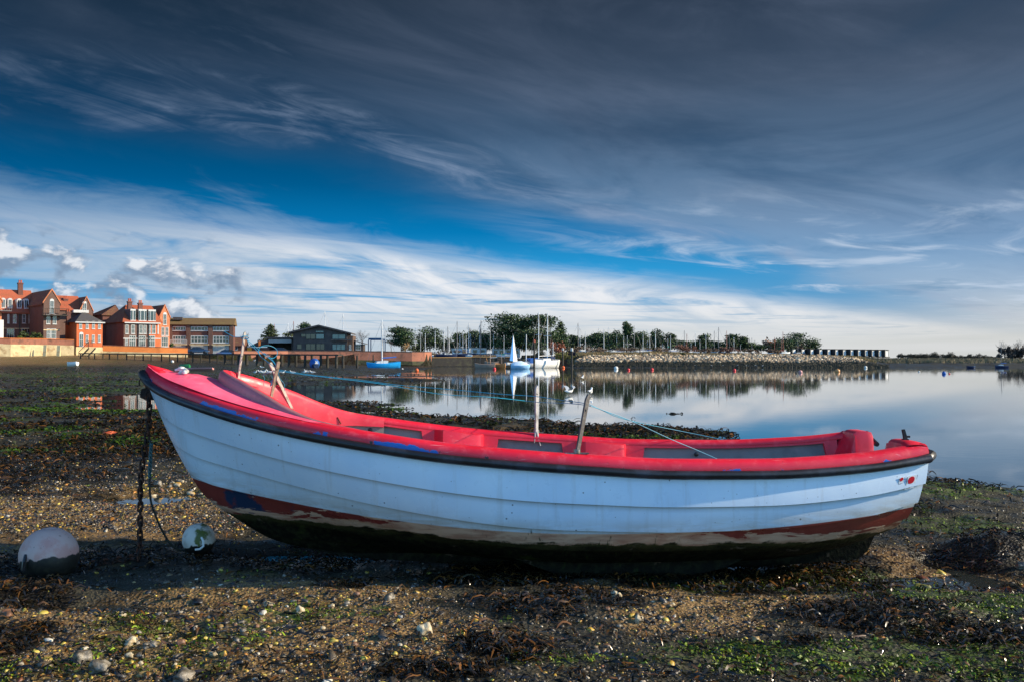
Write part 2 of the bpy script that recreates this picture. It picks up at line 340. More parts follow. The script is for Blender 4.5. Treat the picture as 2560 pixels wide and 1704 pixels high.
def ground_z(x, y, fine=True):
    x = np.asarray(x, float); y = np.asarray(y, float); a = azpx(x, y); r = np.hypot(x, y)
    sd = water_sd(x, y)
    wob = fbm(x / 2.5, y / 2.5, 4, 3) * np.where(r < 22, 0.9, 2.2) * np.clip(r / 18, 0.25, 2.0)
    sdw = sd + wob
    soft = sstep(a, 1250, 900) * sstep(y, 20, 32)
    land = WL + np.minimum(0.075, np.maximum(-sdw, 0) * (0.055 * (1 - soft) + 0.006 * soft))
    sea = WL - np.minimum(0.30, np.maximum(sdw, 0) * (0.05 * (1 - soft) + 0.007 * soft))
    z = np.where(sdw < 0, land, sea)
    amp = 0.45 + 0.55 * np.clip((r - 8) / 12, 0, 1)
    z = z + amp * (fbm(x / 4.0, y / 4.0, 4, 11) * 0.05 * np.clip(0.4 + 0.8 * soft + (sd > 0) * 0.3, 0, 1)) 
    z = z + fbm(x / 0.9, y / 0.9, 3, 21) * 0.026 * (1 - 0.5 * (sd > 0.5))
    if fine: z = z + fbm(x / 0.22, y / 0.22, 3, 31) * 0.027 * np.clip(1.5 - r / 40, 0.3, 1) * (sd < 1.5)
    jx = x + fbm(x / 0.3, y / 0.3, 3, 51) * 0.22; jy = y + fbm(x / 0.3, y / 0.3, 3, 57) * 0.22
    for mx, my, rx, ry, h in MXY: z = z + h * np.exp(-((jx - mx) / rx) ** 2 - ((jy - my) / ry) ** 2)
    for mx, my, rx, ry, h in DXY:
        q = max(1.0, rx * 0.8)
        jx2 = x + fbm(x / (0.5 * q), y / (0.5 * q), 3, 61) * 0.5 * rx; jy2 = y + fbm(x / (0.5 * q), y / (0.5 * q), 3, 67) * 0.6 * ry
        m_ = np.clip(1.5 * np.exp(-((jx2 - mx) / (rx * 1.25)) ** 2 - ((jy2 - my) / (ry * 1.9)) ** 2), 0, 1); z = z * (1 - m_) + m_ * np.minimum(z, WL - 0.010 - 0.12 * h + 0.25 * (z - WL - 0.03))
    # nothing stands up through the boat
    ub = np.clip(1 - np.maximum(np.abs(x - 0.3) - 2.0, 0) / 0.6, 0, 1) * np.clip(1 - np.maximum(np.abs(y - 7.05) - 0.45, 0) / 0.35, 0, 1)
    z = z - ub * np.maximum(z - 0.012, 0)
    # the upper shore on the left
    k = sstep(a, 1100, 150); z = z + k * 2.1 * np.clip((y - 88) / 92, 0, 1.1) ** 1.6
    # far bank on the right
    bank = np.interp(y, [184, 190, 203, 216, 262, 300], [-0.4, 0.02, 0.85, 2.75, 2.75, 2.2])
    bank2 = np.interp(y, [182, 195, 214, 300, 420], [-0.4, 0.12, 0.5, 1.5, 1.9])
    kb = sstep(a, 2120, 2230); bank = np.minimum(bank, np.interp(a, [1400, 1700, 2050, 2150], [2.75, 2.6, 2.05, 1.8])); bk = bank * (1 - kb) + bank2 * kb
    bk = np.where(a < 1440, np.interp(y, [196, 208, 226, 232], [-0.4, 0.2, 1.6, 2.4]), bk)
    bk = np.where(a < 1300, -1.0, bk) + fbm(x / 5, y / 5, 3, 71) * 0.35 * sstep(y, 188, 205)
    z = np.where((y > 180) & (a > 1290), np.maximum(z, bk), z)
    # made ground behind the sea walls
    wy = np.interp(a, WALLP[:, 0], WALLP[:, 1])
    z = np.where((y > wy + 0.5) & (a < 1300) & (a > -2500), np.maximum(z, 2.6 - 0.7 * sstep(a, 1070, 1085)), z)
    z = np.where((y < 2), 0.02, z)
    return z

# ------------------------------------------------------------------ which cover grows where (0..1, world ground coordinates)
def blob(x, y, spots):
    m = np.zeros(np.shape(x))
    for px, py, rx, ry in spots:
        cx, cy = gp(px, py); k = cy * cy / (F * H)                 # photo-pixel radii to metres at that distance
        m = np.maximum(m, np.exp(-(((x - cx) / (rx * cy / F)) ** 2 + ((y - cy) / (ry * k)) ** 2)))
    return m
WEED_SHADE_SPOTS = [(1520, 1430, 330, 45), (1250, 1440, 240, 40), (1330, 1545, 220, 60), (1240, 1630, 200, 40), (1500, 1520, 220, 40), (1980, 1450, 300, 55), (2150, 1560, 330, 45), (2420, 1600, 260, 45), (2470, 1392, 230, 62), (2480, 1475, 120, 16),
    (60, 1490, 170, 45), (160, 1440, 120, 25), (260, 1130, 420, 70), (80, 1190, 260, 40), (2330, 1150, 140, 14), (2300, 1195, 240, 26), (2250, 1275, 160, 16), (1400, 1075, 480, 22), (1700, 1078, 120, 12), (1100, 1690, 220, 40), (850, 1480, 80, 16), (2000, 1620, 120, 22), (1720, 1440, 110, 35), (20, 1620, 80, 50), (1250, 1392, 620, 34), (1900, 1400, 260, 16), (330, 1400, 420, 45), (760, 1400, 320, 40)]  # last spots, under the hull and beside the bow, paint the boat's shade
ALGAE_SPOTS = [(1500, 1660, 420, 42), (1800, 1650, 400, 48), (2150, 1660, 400, 45), (2450, 1680, 350, 60), (2300, 1270, 180, 34), (2430, 1310, 190, 40), (2450, 1520, 180, 40), (2200, 1480, 160, 40), (1950, 1680, 500, 50), (2350, 1640, 260, 40), (2330, 1235, 200, 30), (1270, 1570, 60, 18), (1280, 1510, 50, 12), (1450, 1530, 60, 14), (880, 1545, 120, 12), (330, 1022, 330, 9), (200, 938, 330, 6), (430, 955, 260, 5), (150, 975, 260, 5), (620, 905, 260, 5)]
SAND_SPOTS = [(500, 1600, 520, 130), (700, 1510, 420, 40), (1000, 1620, 300, 90), (1780, 1490, 260, 60), (150, 1290, 420, 70), (250, 1330, 300, 30), (2100, 1400, 220, 30), (2350, 1440, 220, 30), (1700, 1560, 220, 30), (80, 1400, 300, 40)]
def masks(x, y):
    j = 0.35
    n1 = fbm(x / 0.7, y / 0.7, 4, 101); n2 = fbm(x / 1.3, y / 1.3, 4, 111); n3 = fbm(x / 2.2, y / 2.2, 4, 121)
    r = np.hypot(x, y)
    nf = fbm(x / (0.06 * np.maximum(r, 4)), y / (0.25 * np.maximum(r, 4)), 3, 131)
    weed = sstep(blob(x, y, WEED_SHADE_SPOTS) + n1 * 0.75, 0.38, 0.62)
    far = sstep(y, 11, 17)
    weed = np.maximum(weed, far * (1 - sstep(azpx(x, y), 560, 150) * sstep(y, 112, 140)) * sstep(n3 + nf * 0.5 + 0.25, 0.0, 0.3))
    algae = sstep(blob(x, y, ALGAE_SPOTS) + n2 * 1.0 + n1 * 0.5, 0.36, 0.7)
    algae = np.maximum(algae, 0.8 * far * sstep(n2 + nf * 0.4, 0.16, 0.4) * sstep(azpx(x, y), 1100, 600))
    sand = sstep(blob(x, y, SAND_SPOTS) + n2 * 0.7, 0.25, 0.7) * (1 - weed)
    beach = sstep(azpx(x, y), 560, 150) * sstep(y, 118, 150) + 0.3 * sstep(azpx(x, y), 1000, 500) * sstep(y, 150, 175)
    return weed, algae, np.clip(sand + beach, 0, 1), beach

def ground_material():
    m = bpy.data.materials.new('shore_ground'); m.use_nodes = True; g = NT(m.node_tree); b = g.n['Principled BSDF']
    tc = g.new('ShaderNodeTexCoord'); P = tc.outputs['Object']
    at_ = lambda nm: (lambda a: (setattr(a, 'attribute_name', nm), a.outputs['Fac'])[1])(g.new('ShaderNodeAttribute'))
    weed, algae, sand = at_('weed'), at_('algae'), at_('sand')
    n1 = g.noise(P, 3.0, 8.0, 0.65); n2 = g.noise(P, 28.0, 5.0, 0.65); n3 = g.noise(P, 90.0, 3.0, 0.6)
    mud = g.mix(g.ss(n1, 0.35, 0.65), S(29, 27, 17), S(54, 50, 33))
    mud = g.mix(g.ss(n2, 0.55, 0.75), mud, S(20, 18, 14))
    sn = g.mix(g.ss(n2, 0.35, 0.65), S(100, 78, 46), S(150, 119, 72))
    sn = g.mix(g.ss(n3, 0.52, 0.68), sn, S(44, 36, 24))
    c = g.mix(g.m('MULTIPLY', sand, g.ss(n1, 0.25, 0.5)), mud, sn)
    wd = g.mix(g.ss(n2, 0.4, 0.65), S(13, 11, 8), S(38, 32, 19))  # near-black weed tone also carries the painted shade round the boat
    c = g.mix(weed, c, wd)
    al = g.mix(g.ss(n2, 0.35, 0.7), S(34, 48, 10), S(74, 96, 20))
    c = g.mix(g.m('MULTIPLY', algae, g.ss(g.noise(P, 9.0, 6.0, 0.7), 0.42, 0.56)), c, al)
    g.put(b.inputs['Base Color'], c)
    g.put(b.inputs['Roughness'], g.m('SUBTRACT', g.ss(n1, 0.35, 0.6, 0.24, 0.7), g.m('MULTIPLY', weed, 0.14)))
    bp = g.new('ShaderNodeBump'); bp.inputs['Strength'].default_value = 0.9; bp.inputs['Distance'].default_value = 0.02
    hgt = g.m('ADD', g.m('MULTIPLY', n2, 0.8), g.m('MULTIPLY', g.voro(P, 45.0), 0.7))
    g.put(bp.inputs['Height'], hgt); g.put(b.inputs['Normal'], bp.outputs[0])
    return m
def build_ground():
    rr = np.concatenate([np.linspace(0.3, 2.6, 8)[:-1], 2.6 * (30 / 2.6) ** (np.arange(640) / 640), 30 * (260 / 30) ** (np.arange(330) / 330), 260 * (6000 / 260) ** (np.arange(41) / 40)])
    fine_a = np.linspace(-33, 33, 660); coarse_a = np.linspace(33, 327, 70)[1:-1]
    aa = np.radians(np.concatenate([fine_a, coarse_a]))
    A, Rr = np.meshgrid(aa, rr); X = Rr * np.sin(A); Y = Rr * np.cos(A)
    Z = ground_z(X, Y)
    Z = np.where(np.abs(np.degrees((A + np.pi) % (2 * np.pi) - np.pi)) > 60, np.where(Rr > 260, 1.8, 0.02), Z)
    Z = np.where(Rr > 420, np.minimum(np.maximum(Z, 1.6), 2.2), Z)
    nr, na = X.shape
    i, j = np.meshgrid(np.arange(nr - 1), np.arange(na), indexing='ij'); j2 = (j + 1) % na
    fc = np.stack([i * na + j, i * na + j2, (i + 1) * na + j2, (i + 1) * na + j], -1).reshape(-1, 4)[:, ::-1]
    V = np.stack([X, Y, Z], -1).reshape(-1, 3)
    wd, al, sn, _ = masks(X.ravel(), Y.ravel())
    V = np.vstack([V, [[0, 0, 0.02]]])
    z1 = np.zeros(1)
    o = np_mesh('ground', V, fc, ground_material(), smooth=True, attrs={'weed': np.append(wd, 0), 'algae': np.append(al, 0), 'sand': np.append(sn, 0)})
    tag(o, 'muddy foreshore of shingle, wet mud and weed at low tide', 'ground', kind='structure')
build_ground()

def build_water():
    m = bpy.data.materials.new('still_water'); m.use_nodes = True; g = NT(m.node_tree); b = g.n['Principled BSDF']
    b.inputs['Base Color'].default_value = S(40, 44, 42); b.inputs['Roughness'].default_value = 0.03
    b.inputs['IOR'].default_value = 1.333
    tc = g.new('ShaderNodeTexCoord'); P = tc.outputs['Object']
    x, y, z = g.sep(P)
    n = g.noise(P, 1.6, 3.0, 0.5); n2 = g.noise(g.vec(g.m('MULTIPLY', x, 0.03), g.m('MULTIPLY', y, 0.09)), 1.0, 3.0, 0.5)
    n3 = g.noise(P, 9.0, 2.0, 0.5)
    bp = g.new('ShaderNodeBump'); bp.inputs['Distance'].default_value = 0.02
    g.put(bp.inputs['Strength'], g.ss(n2, 0.45, 0.62, 0.02, 0.075))
    g.put(bp.inputs['Height'], g.m('ADD', n, g.m('MULTIPLY', n3, 0.15))); g.put(b.inputs['Normal'], bp.outputs[0])
    me = MB(); me.grid([[(-1200, -300, WL), (-1200, 1200, WL)], [(2600, -300, WL), (2600, 1200, WL)]], flip=True)
    o = me.build('water', m, smooth=False); tag(o, 'still harbour water at low tide', 'water', kind='structure')
build_water()

# ------------------------------------------------------------------ shingle, weed and algae
def ico(sub):
    t = (1 + 5 ** 0.5) / 2
    v = [(-1, t, 0), (1, t, 0), (-1, -t, 0), (1, -t, 0), (0, -1, t), (0, 1, t), (0, -1, -t), (0, 1, -t), (t, 0, -1), (t, 0, 1), (-t, 0, -1), (-t, 0, 1)]
    f = [(0, 11, 5), (0, 5, 1), (0, 1, 7), (0, 7, 10), (0, 10, 11), (1, 5, 9), (5, 11, 4), (11, 10, 2), (10, 7, 6), (7, 1, 8), (3, 9, 4), (3, 4, 2), (3, 2, 6), (3, 6, 8), (3, 8, 9), (4, 9, 5), (2, 4, 11), (6, 2, 10), (8, 6, 7), (9, 8, 1)]
    v = [np.array(p) / np.linalg.norm(p) for p in v]
    for _ in range(sub):
        mid = {}; nf = []
        def md(a, b):
            k = (min(a, b), max(a, b))
            if k not in mid:
                p = v[a] + v[b]; v.append(p / np.linalg.norm(p)); mid[k] = len(v) - 1
            return mid[k]
        for a, b, c in f:
            x, y, z = md(a, b), md(b, c), md(c, a); nf += [(a, x, z), (b, y, x), (c, z, y), (x, y, z)]
        f = nf
    return np.array(v), np.array(f)
PAL = np.array([S(*c)[:3] for c in [(52, 46, 40), (70, 62, 52), (38, 35, 33), (96, 84, 66), (120, 100, 70), (150, 126, 80), (196, 160, 60), (176, 120, 50), (170, 160, 140), (60, 60, 62), (205, 196, 176), (110, 66, 44), (200, 178, 80), (84, 80, 74)]])
PALP = np.array([20, 17, 18, 10, 7, 5, 5.5, 3, 2, 10, 1.5, 3, 4.5, 8], float); PAL = PAL * 0.82; PALP /= PALP.sum()
def sample_ground(n, px0, px1, py0, py1, power=1.0):
    px = rng.uniform(px0, px1, n); py = py0 + (py1 - py0) * rng.uniform(0, 1, n) ** power
    c, s = math.cos(PITCH), math.sin(PITCH)
    dx = (px - CX) / F; dv = -(py - CY) / F; k = -H / (s + dv * c)
    return dx * k, (c - dv * s) * k
def stones(name, n, sub, r0, r1, box, keep, sink=0.02, rough=0.34):
    x, y = sample_ground(n, *box); p = keep(x, y); sel = rng.uniform(0, 1, n) < p; x, y = x[sel], y[sel]
    z = ground_z(x, y); ok = z > WL - 0.01
    x, y, z = x[ok], y[ok], z[ok]; n = len(x); tv, tf = ico(sub)
    r = r0 * (r1 / r0) ** (rng.uniform(0, 1, n) ** 1.7)
    sc = np.stack([rng.uniform(0.75, 1.35, n), rng.uniform(0.65, 1.0, n), rng.uniform(0.4, 0.75, n)], -1) * r[:, None]
    ang = rng.uniform(0, 2 * np.pi, n); ca, sa = np.cos(ang), np.sin(ang)
    jit = rng.uniform(0.74, 1.26, (n, len(tv), 1))
    L = tv[None] * jit * sc[:, None, :]
    tl = rng.normal(0, 0.3, n)[:, None]; L[:, :, 2] += L[:, :, 0] * tl
    Wx = L[:, :, 0] * ca[:, None] - L[:, :, 1] * sa[:, None] + x[:, None]; Wy = L[:, :, 0] * sa[:, None] + L[:, :, 1] * ca[:, None] + y[:, None]
    Wz = L[:, :, 2] + (z + sc[:, 2] * sink)[:, None]
    V = np.stack([Wx, Wy, Wz], -1).reshape(-1, 3)
    fc = (tf[None] + (np.arange(n) * len(tv))[:, None, None]).reshape(-1, 3)
    cc = PAL[rng.choice(len(PAL), n, p=PALP)] * rng.uniform(0.7, 1.3, (n, 1))
    o = np_mesh(name, V, fc, M['pebble'], colr=np.repeat(cc, len(tv), 0), smooth=True)
    return o
M = {}
M['pebble'] = pmat('pebble', S(90, 80, 66), 0.36, var=0.25, scale=60.0, bump=0.25, bscale=160.0, tint=True, spec=0.6)
def keep_shingle(x, y):
    w, a, s, b = masks(x, y); return np.clip(0.35 + 0.65 * s - 0.75 * w - 0.35 * a, 0.03, 1)
def join(objs, name):
    a = objs[0]
    vs, fs, cs, b = [], [], [], 0
    for o in objs:
        me = o.data; n = len(me.vertices); v = np.empty(n * 3, np.float32); me.vertices.foreach_get('co', v); vs.append(v.reshape(-1, 3))
        f = np.empty(len(me.loops), np.int32); me.loops.foreach_get('vertex_index', f); fs.append(f.reshape(-1, 3) + b); b += n
        c = np.empty(n * 4, np.float32); me.color_attributes['tint'].data.foreach_get('color', c); cs.append(c.reshape(-1, 4)[:, :3])
        bpy.data.objects.remove(o); bpy.data.meshes.remove(me)
    return np_mesh(name, np.vstack(vs), np.vstack(fs), M['pebble'], colr=np.vstack(cs), smooth=True)
sh = [stones('a', 64000, 0, 0.004, 0.012, (-600, 3160, 1150, 1760), keep_shingle), stones('b', 8500, 1, 0.010, 0.021, (-600, 3160, 1190, 1760), keep_shingle),
      stones('e', 26000, 0, 0.007, 0.024, (-300, 1000, 1090, 1340), lambda x, y: 0.25 + 0.75 * keep_shingle(x, y)), stones('c', 420, 1, 0.018, 0.036, (-300, 2860, 1250, 1760), keep_shingle), stones('d', 14000, 0, 0.014, 0.04, (-300, 2860, 1010, 1230), keep_shingle)]
tag(join(sh, 'shingle'), 'wet mixed shingle of brown, ochre and grey pebbles round the boat', 'shingle', kind='stuff')

def ribbons(name, n, box, dens, length, width, cols, rise, mat, seg=4, power=1.0, sizecap=1.0, alt=None):
    x, y = sample_ground(n, *box, power=power); sel = rng.uniform(0, 1, n) < dens(x, y); x, y = x[sel], y[sel]
    z = ground_z(x, y); ok = z > WL - 0.005; x, y, z = x[ok], y[ok], z[ok]; n = len(x)
    d = np.hypot(x, y); lod = np.maximum(1.0, (d / 8.0) ** sizecap)
    Ln = rng.uniform(*length, n) * lod; Wd = rng.uniform(*width, n) * lod; a = rng.uniform(0, 2 * np.pi, n); curl = rng.normal(0, 0.9, n); rs = rng.uniform(*rise, n) * lod
    P = np.zeros((n, seg + 1, 2, 3)); cx, cy = x.copy(), y.copy(); roll = rng.uniform(-0.9, 0.9, n)
    for k in range(seg + 1):
        t = k / seg; aa = a + curl * t
        if k: cx = cx + np.cos(aa) * Ln / seg; cy = cy + np.sin(aa) * Ln / seg
        hh = z + 0.004 + rs * np.sin(np.pi * min(1.0, 0.15 + t * 0.85)) + rng.normal(0, 0.004, n) * lod
        w = Wd * (0.45 + 0.75 * math.sin(math.pi * min(1, 0.2 + 0.75 * t))) * (0.25 if k == seg else 1)
        ox, oy = -np.sin(aa) * w, np.cos(aa) * w
        P[:, k, 0] = np.stack([cx + ox * np.cos(roll), cy + oy * np.cos(roll), hh + w * np.sin(roll)], -1)
        P[:, k, 1] = np.stack([cx - ox * np.cos(roll), cy - oy * np.cos(roll), hh - w * np.sin(roll)], -1)
    V = P.reshape(-1, 3); nv = (seg + 1) * 2
    tf = np.array([(2 * k, 2 * k + 1, 2 * k + 3, 2 * k + 2) for k in range(seg)])
    fc = (tf[None] + (np.arange(n) * nv)[:, None, None]).reshape(-1, 4)
    cc = np.array([S(*c)[:3] for c in cols])[rng.integers(0, len(cols), n)] * rng.uniform(0.6, 1.4, (n, 1))
    if alt: sw = rng.uniform(0, 1, n) < alt[0](x, y); cc = np.where(sw[:, None], np.array([S(*c)[:3] for c in alt[1]])[rng.integers(0, len(alt[1]), n)], cc)
    return np_mesh(name, V, fc, mat, colr=np.repeat(cc, nv, 0), smooth=True)
M['weed'] = pmat('bladder_weed', S(40, 32, 20), 0.25, var=0.3, scale=40.0, tint=True, spec=0.6)
M['algae'] = pmat('green_weed', S(60, 80, 20), 0.45, var=0.3, scale=40.0, tint=True)
WC = [(28, 23, 15), (46, 35, 19), (66, 46, 21), (23, 21, 15), (38, 35, 20), (94, 62, 27), (19, 16, 11)]
WC2 = WC + [(52, 54, 24), (64, 64, 30), (40, 44, 20)]
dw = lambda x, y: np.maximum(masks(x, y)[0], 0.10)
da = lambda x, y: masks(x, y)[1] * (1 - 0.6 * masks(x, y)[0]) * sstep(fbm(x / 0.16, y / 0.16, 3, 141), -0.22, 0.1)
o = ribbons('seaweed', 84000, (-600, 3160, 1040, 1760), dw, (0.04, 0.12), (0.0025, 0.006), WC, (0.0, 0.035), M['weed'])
tag(o, 'dark brown bladder wrack strewn in mats over the shingle', 'seaweed', kind='stuff')
o = ribbons('weed_mats', 140000, (-700, 3100, 925, 1140), lambda x, y: np.where(water_sd(x, y) > 0.5, 1.0, 0.9 * dw(x, y)), (0.035, 0.09), (0.006, 0.015), WC2, (0.0, 0.022), M['weed'], seg=3, sizecap=0.4, alt=(lambda x, y: np.clip(masks(x, y)[1] * 1.3, 0, 1), [(52, 74, 18), (70, 94, 22), (44, 62, 18)]))
tag(o, 'dark weed covering the mud flats behind the boat', 'seaweed', kind='stuff')
AC = [(66, 84, 12), (90, 110, 18), (116, 136, 26), (46, 62, 10), (76, 88, 20)]
o = ribbons('green_algae', 60000, (-300, 2860, 1180, 1760), da, (0.012, 0.036), (0.0025, 0.006), AC, (-0.002, 0.010), M['algae'], seg=3)
tag(o, 'bright green gut weed growing in patches on the shingle', 'algae', kind='stuff')
# ------------------------------------------------------------------ the boat
def interp(tab, x):
    """monotone cubic through a table"""
    xs = np.array([p[0] for p in tab], float); ys = np.array([p[1] for p in tab], float)
    h = np.diff(xs); d = np.diff(ys) / h; m = np.zeros(len(xs)); m[0], m[-1] = d[0], d[-1]
    for i in range(1, len(xs) - 1):
        m[i] = 0 if d[i - 1] * d[i] <= 0 else (h[i - 1] + h[i]) * 3 / ((2 * h[i] + h[i - 1]) / d[i - 1] + (h[i] + 2 * h[i - 1]) / d[i])
    x = np.clip(np.asarray(x, float), xs[0], xs[-1]); k = np.clip(np.searchsorted(xs, x) - 1, 0, len(xs) - 2)
    t = (x - xs[k]) / h[k]; t2, t3 = t * t, t * t * t
    return ys[k] * (2 * t3 - 3 * t2 + 1) + m[k] * h[k] * (t3 - 2 * t2 + t) + ys[k + 1] * (3 * t2 - 2 * t3) + m[k + 1] * h[k] * (t3 - t2)
XB, XS = -2.575, 2.655
HB = [(-2.575, 0.012), (-2.5, 0.12), (-2.35, 0.255), (-2.1, 0.405), (-1.75, 0.55), (-1.45, 0.645), (-1.0, 0.74), (-0.4, 0.81), (0.3, 0.845), (1.0, 0.84), (1.6, 0.81), (2.2, 0.745), (2.7, 0.655)]
ZS = [(-2.6, 1.345), (-2.5, 1.285), (-2.35, 1.22), (-2.08, 1.14), (-1.753, 1.056), (-1.45, 0.993), (-1.02, 0.92), (-0.362, 0.832), (0.496, 0.767), (1.0, 0.74), (1.55, 0.737), (2.21, 0.768), (2.7, 0.83)]
ZK = [(0, 0.12), (0.12, 0.12), (0.3, 0.10), (0.5, 0.075), (0.8, 0.10), (0.92, 0.16), (1.0, 0.26)]
AT = [(0, 1.0), (0.12, 1.2), (0.35, 2.0), (0.55, 2.6), (0.8, 2.5), (1.0, 2.0)]
BT = [(0, 1.0), (0.12, 1.1), (0.35, 1.55), (0.55, 1.85), (0.8, 1.8), (1.0, 1.6)]
STX = [(0, -1.30), (0.10, -1.65), (0.22, -1.93), (0.34, -2.143), (0.47, -2.26), (0.68, -2.405), (0.88, -2.515), (1.0, -2.575)]
STZ = [(0, 0.10), (0.10, 0.18), (0.22, 0.335), (0.34, 0.485), (0.47, 0.645), (0.68, 0.914), (0.88, 1.17), (1.0, 1.315)]
hb = lambda x: interp(HB, x); zs = lambda x: interp(ZS, x)
LANDS = [0.16, 0.32, 0.49, 0.665, 0.835]
def hull_raw(s, t):
    s, t = np.broadcast_arrays(np.asarray(s, float), np.asarray(t, float))
    xN = XB + (XS - XB) * s
    x = interp(STX, t) * (1 - s) + (2.50 + 0.155 * t) * s
    y = hb(xN) * (1 - (1 - t) ** interp(AT, s))
    zk = interp(ZK, s); z = zk + (zs(xN) - 0.02 - zk) * t ** interp(BT, s)
    w = 1 - np.clip(s / 0.3, 0, 1) ** 2 * (3 - 2 * np.clip(s / 0.3, 0, 1))
    z = z + w * (interp(STZ, t) - (0.12 + (1.325 - 0.12) * t))
    return x, y, z
def hull_pt(s, t, off=0.0, clink=True):
    x, y, z = hull_raw(s, t); e = 1e-3
    x1, y1, z1 = hull_raw(np.minimum(s + e, 1), t); x0, y0, z0 = hull_raw(np.maximum(s - e, 0), t)
    x3, y3, z3 = hull_raw(s, np.minimum(t + e, 1)); x2, y2, z2 = hull_raw(s, np.maximum(t - e, 0))
    a = np.stack([x1 - x0, y1 - y0, z1 - z0], -1); b = np.stack([x3 - x2, y3 - y2, z3 - z2], -1)
    n = np.cross(b, a); n = n / np.maximum(np.linalg.norm(n, axis=-1, keepdims=True), 1e-9)
    n = np.where(n[..., 1:2] < 0, -n, n)
    return np.stack([x, y, z], -1) + n * (off if np.isscalar(off) else np.asarray(off)[..., None])
def plank_off(s, t):
    ed = [0.0] + LANDS + [1.0]; o = np.zeros_like(t)
    for a, b in zip(ed[:-1], ed[1:]):
        o = np.where((t >= a) & (t <= b), (1 - (t - a) / (b - a)), o)
    return o * 0.021 * np.clip(s / 0.05, 0.0, 1)

boat = empty('rowing_boat', (0, 7.05, 0), 0, 'white clinker-hulled open boat with a worn red deck and gunwale, aground on the shingle', 'boat')
ZW = lambda x: 0.372 - 0.0367 * x + 0.0331 * x * x
def hull_material():
    m = bpy.data.materials.new('hull_paint'); m.use_nodes = True; g = NT(m.node_tree); b = g.n['Principled BSDF']
    tc = g.new('ShaderNodeTexCoord'); P = tc.outputs['Object']; x, y, z = g.sep(P)
    n_l = g.noise(P, 1.6, 6.0, 0.6); n_m = g.noise(P, 6.0, 7.0, 0.62); n_s = g.noise(P, 22.0, 5.0, 0.6)
    streak = g.noise(g.vec(g.m('MULTIPLY', x, 1.6), g.m('MULTIPLY', y, 2.0), g.m('MULTIPLY', z, 9.0)), 2.2, 7.0, 0.62, 0.4)
    zw = g.m('ADD', 0.372, g.m('ADD', g.m('MULTIPLY', x, -0.0367), g.m('MULTIPLY', g.m('MULTIPLY', x, x), 0.0331)))
    zf = g.m('ADD', 0.288, g.m('ADD', g.m('MULTIPLY', g.m('MAXIMUM', g.m('MULTIPLY', x, -1.0), 0.0), 0.05), g.m('MULTIPLY', g.m('MAXIMUM', g.m('SUBTRACT', x, 1.9), 0.0), 0.06)))
    zf = g.m('ADD', zf, g.m('MULTIPLY', g.m('SUBTRACT', n_m, 0.5), 0.075))
    d_w = g.m('SUBTRACT', z, zw); d_f = g.m('SUBTRACT', z, zf)
    white = g.mix(g.ss(n_l, 0.35, 0.7), S(220, 232, 242), S(204, 220, 236))
    # tan ground bounce painted in just above the old waterline, weather marks
    tan_bounce = g.m('MULTIPLY', g.ss(d_w, 0.13, 0.0), g.ss(streak, 0.3, 0.65))
    white = g.mix(g.m('MULTIPLY', tan_bounce, 0.55), white, S(176, 158, 128))
    run = g.noise(g.vec(g.m('MULTIPLY', x, 9.0), y, g.m('MULTIPLY', z, 0.9)), 2.0, 5.0, 0.6)
    white = g.mix(g.m('MULTIPLY', g.ss(run, 0.54, 0.74), 0.2), white, S(160, 146, 124))
    sp = g.voro(P, 11.0); spm = g.m('MULTIPLY', g.ss(sp, 0.075, 0.05), g.ss(n_l, 0.40, 0.5))
    white = g.mix(g.m('MULTIPLY', spm, 0.75), white, S(58, 58, 58))
    sp2 = g.voro(P, 26.0); white = g.mix(g.m('MULTIPLY', g.ss(sp2, 0.09, 0.05), g.m('MULTIPLY', g.ss(n_m, 0.48, 0.56), 0.8)), white, S(70, 64, 58))
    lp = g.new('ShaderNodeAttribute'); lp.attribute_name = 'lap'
    white = g.mix(g.m('MULTIPLY', lp.outputs['Fac'], g.ss(n_m, 0.25, 0.6, 0.6, 0.95)), white, S(104, 96, 84))  # dark line painted below each plank edge, lap shadow together with dirt
    # worn boot-top: primer, red, older navy
    prim = g.mix(g.ss(streak, 0.4, 0.65), S(208, 166, 138), S(170, 120, 96))
    keep = g.m('MAXIMUM', g.ss(x, -0.5, -1.5), g.ss(x, 1.0, 2.1))
    top = g.ss(d_w, -0.14, -0.01)
    wear = g.m('ADD', g.m('ADD', streak, g.m('MULTIPLY', n_m, 0.35)), g.m('ADD', g.m('MULTIPLY', keep, 0.26), g.m('ADD', g.m('MULTIPLY', top, 0.07), g.m('MULTIPLY', g.ss(d_f, 0.10, 0.0), -0.22))))
    redm = g.ss(wear, 0.82, 0.845)
    red = g.mix(n_s, S(112, 44, 38), S(140, 58, 48))
    navy = g.m('MULTIPLY', g.ss(g.noise(P, 3.2, 5.0, 0.55), 0.54, 0.60), g.ss(x, 0.0, -1.2))
    red = g.mix(navy, red, S(34, 48, 72))
    band = g.mix(redm, prim, red)
    edge = g.ss(g.m('ABSOLUTE', d_w), 0.009, 0.004)
    lo = g.mix(g.ss(d_w, -0.003, 0.003), band, white)
    # weed and slime below
    foul = g.mix(g.ss(n_s, 0.4, 0.7), S(20, 18, 13), S(40, 38, 24))
    foul = g.mix(g.ss(g.noise(P, 5.0, 6.0, 0.6), 0.6, 0.72), foul, S(52, 56, 24))
    foul = g.mix(g.m('MULTIPLY', g.ss(n_m, 0.64, 0.68), 0.5), foul, S(110, 90, 76)); foul = g.mix(g.m('MULTIPLY', g.ss(d_f, -0.075, 0.0), g.ss(streak, 0.3, 0.6)), foul, S(66, 60, 34))
    fm = g.ss(g.m('ADD', d_f, g.m('MULTIPLY', g.m('SUBTRACT', streak, 0.5), 0.09)), 0.012, -0.004)
    c = g.mix(fm, lo, foul)
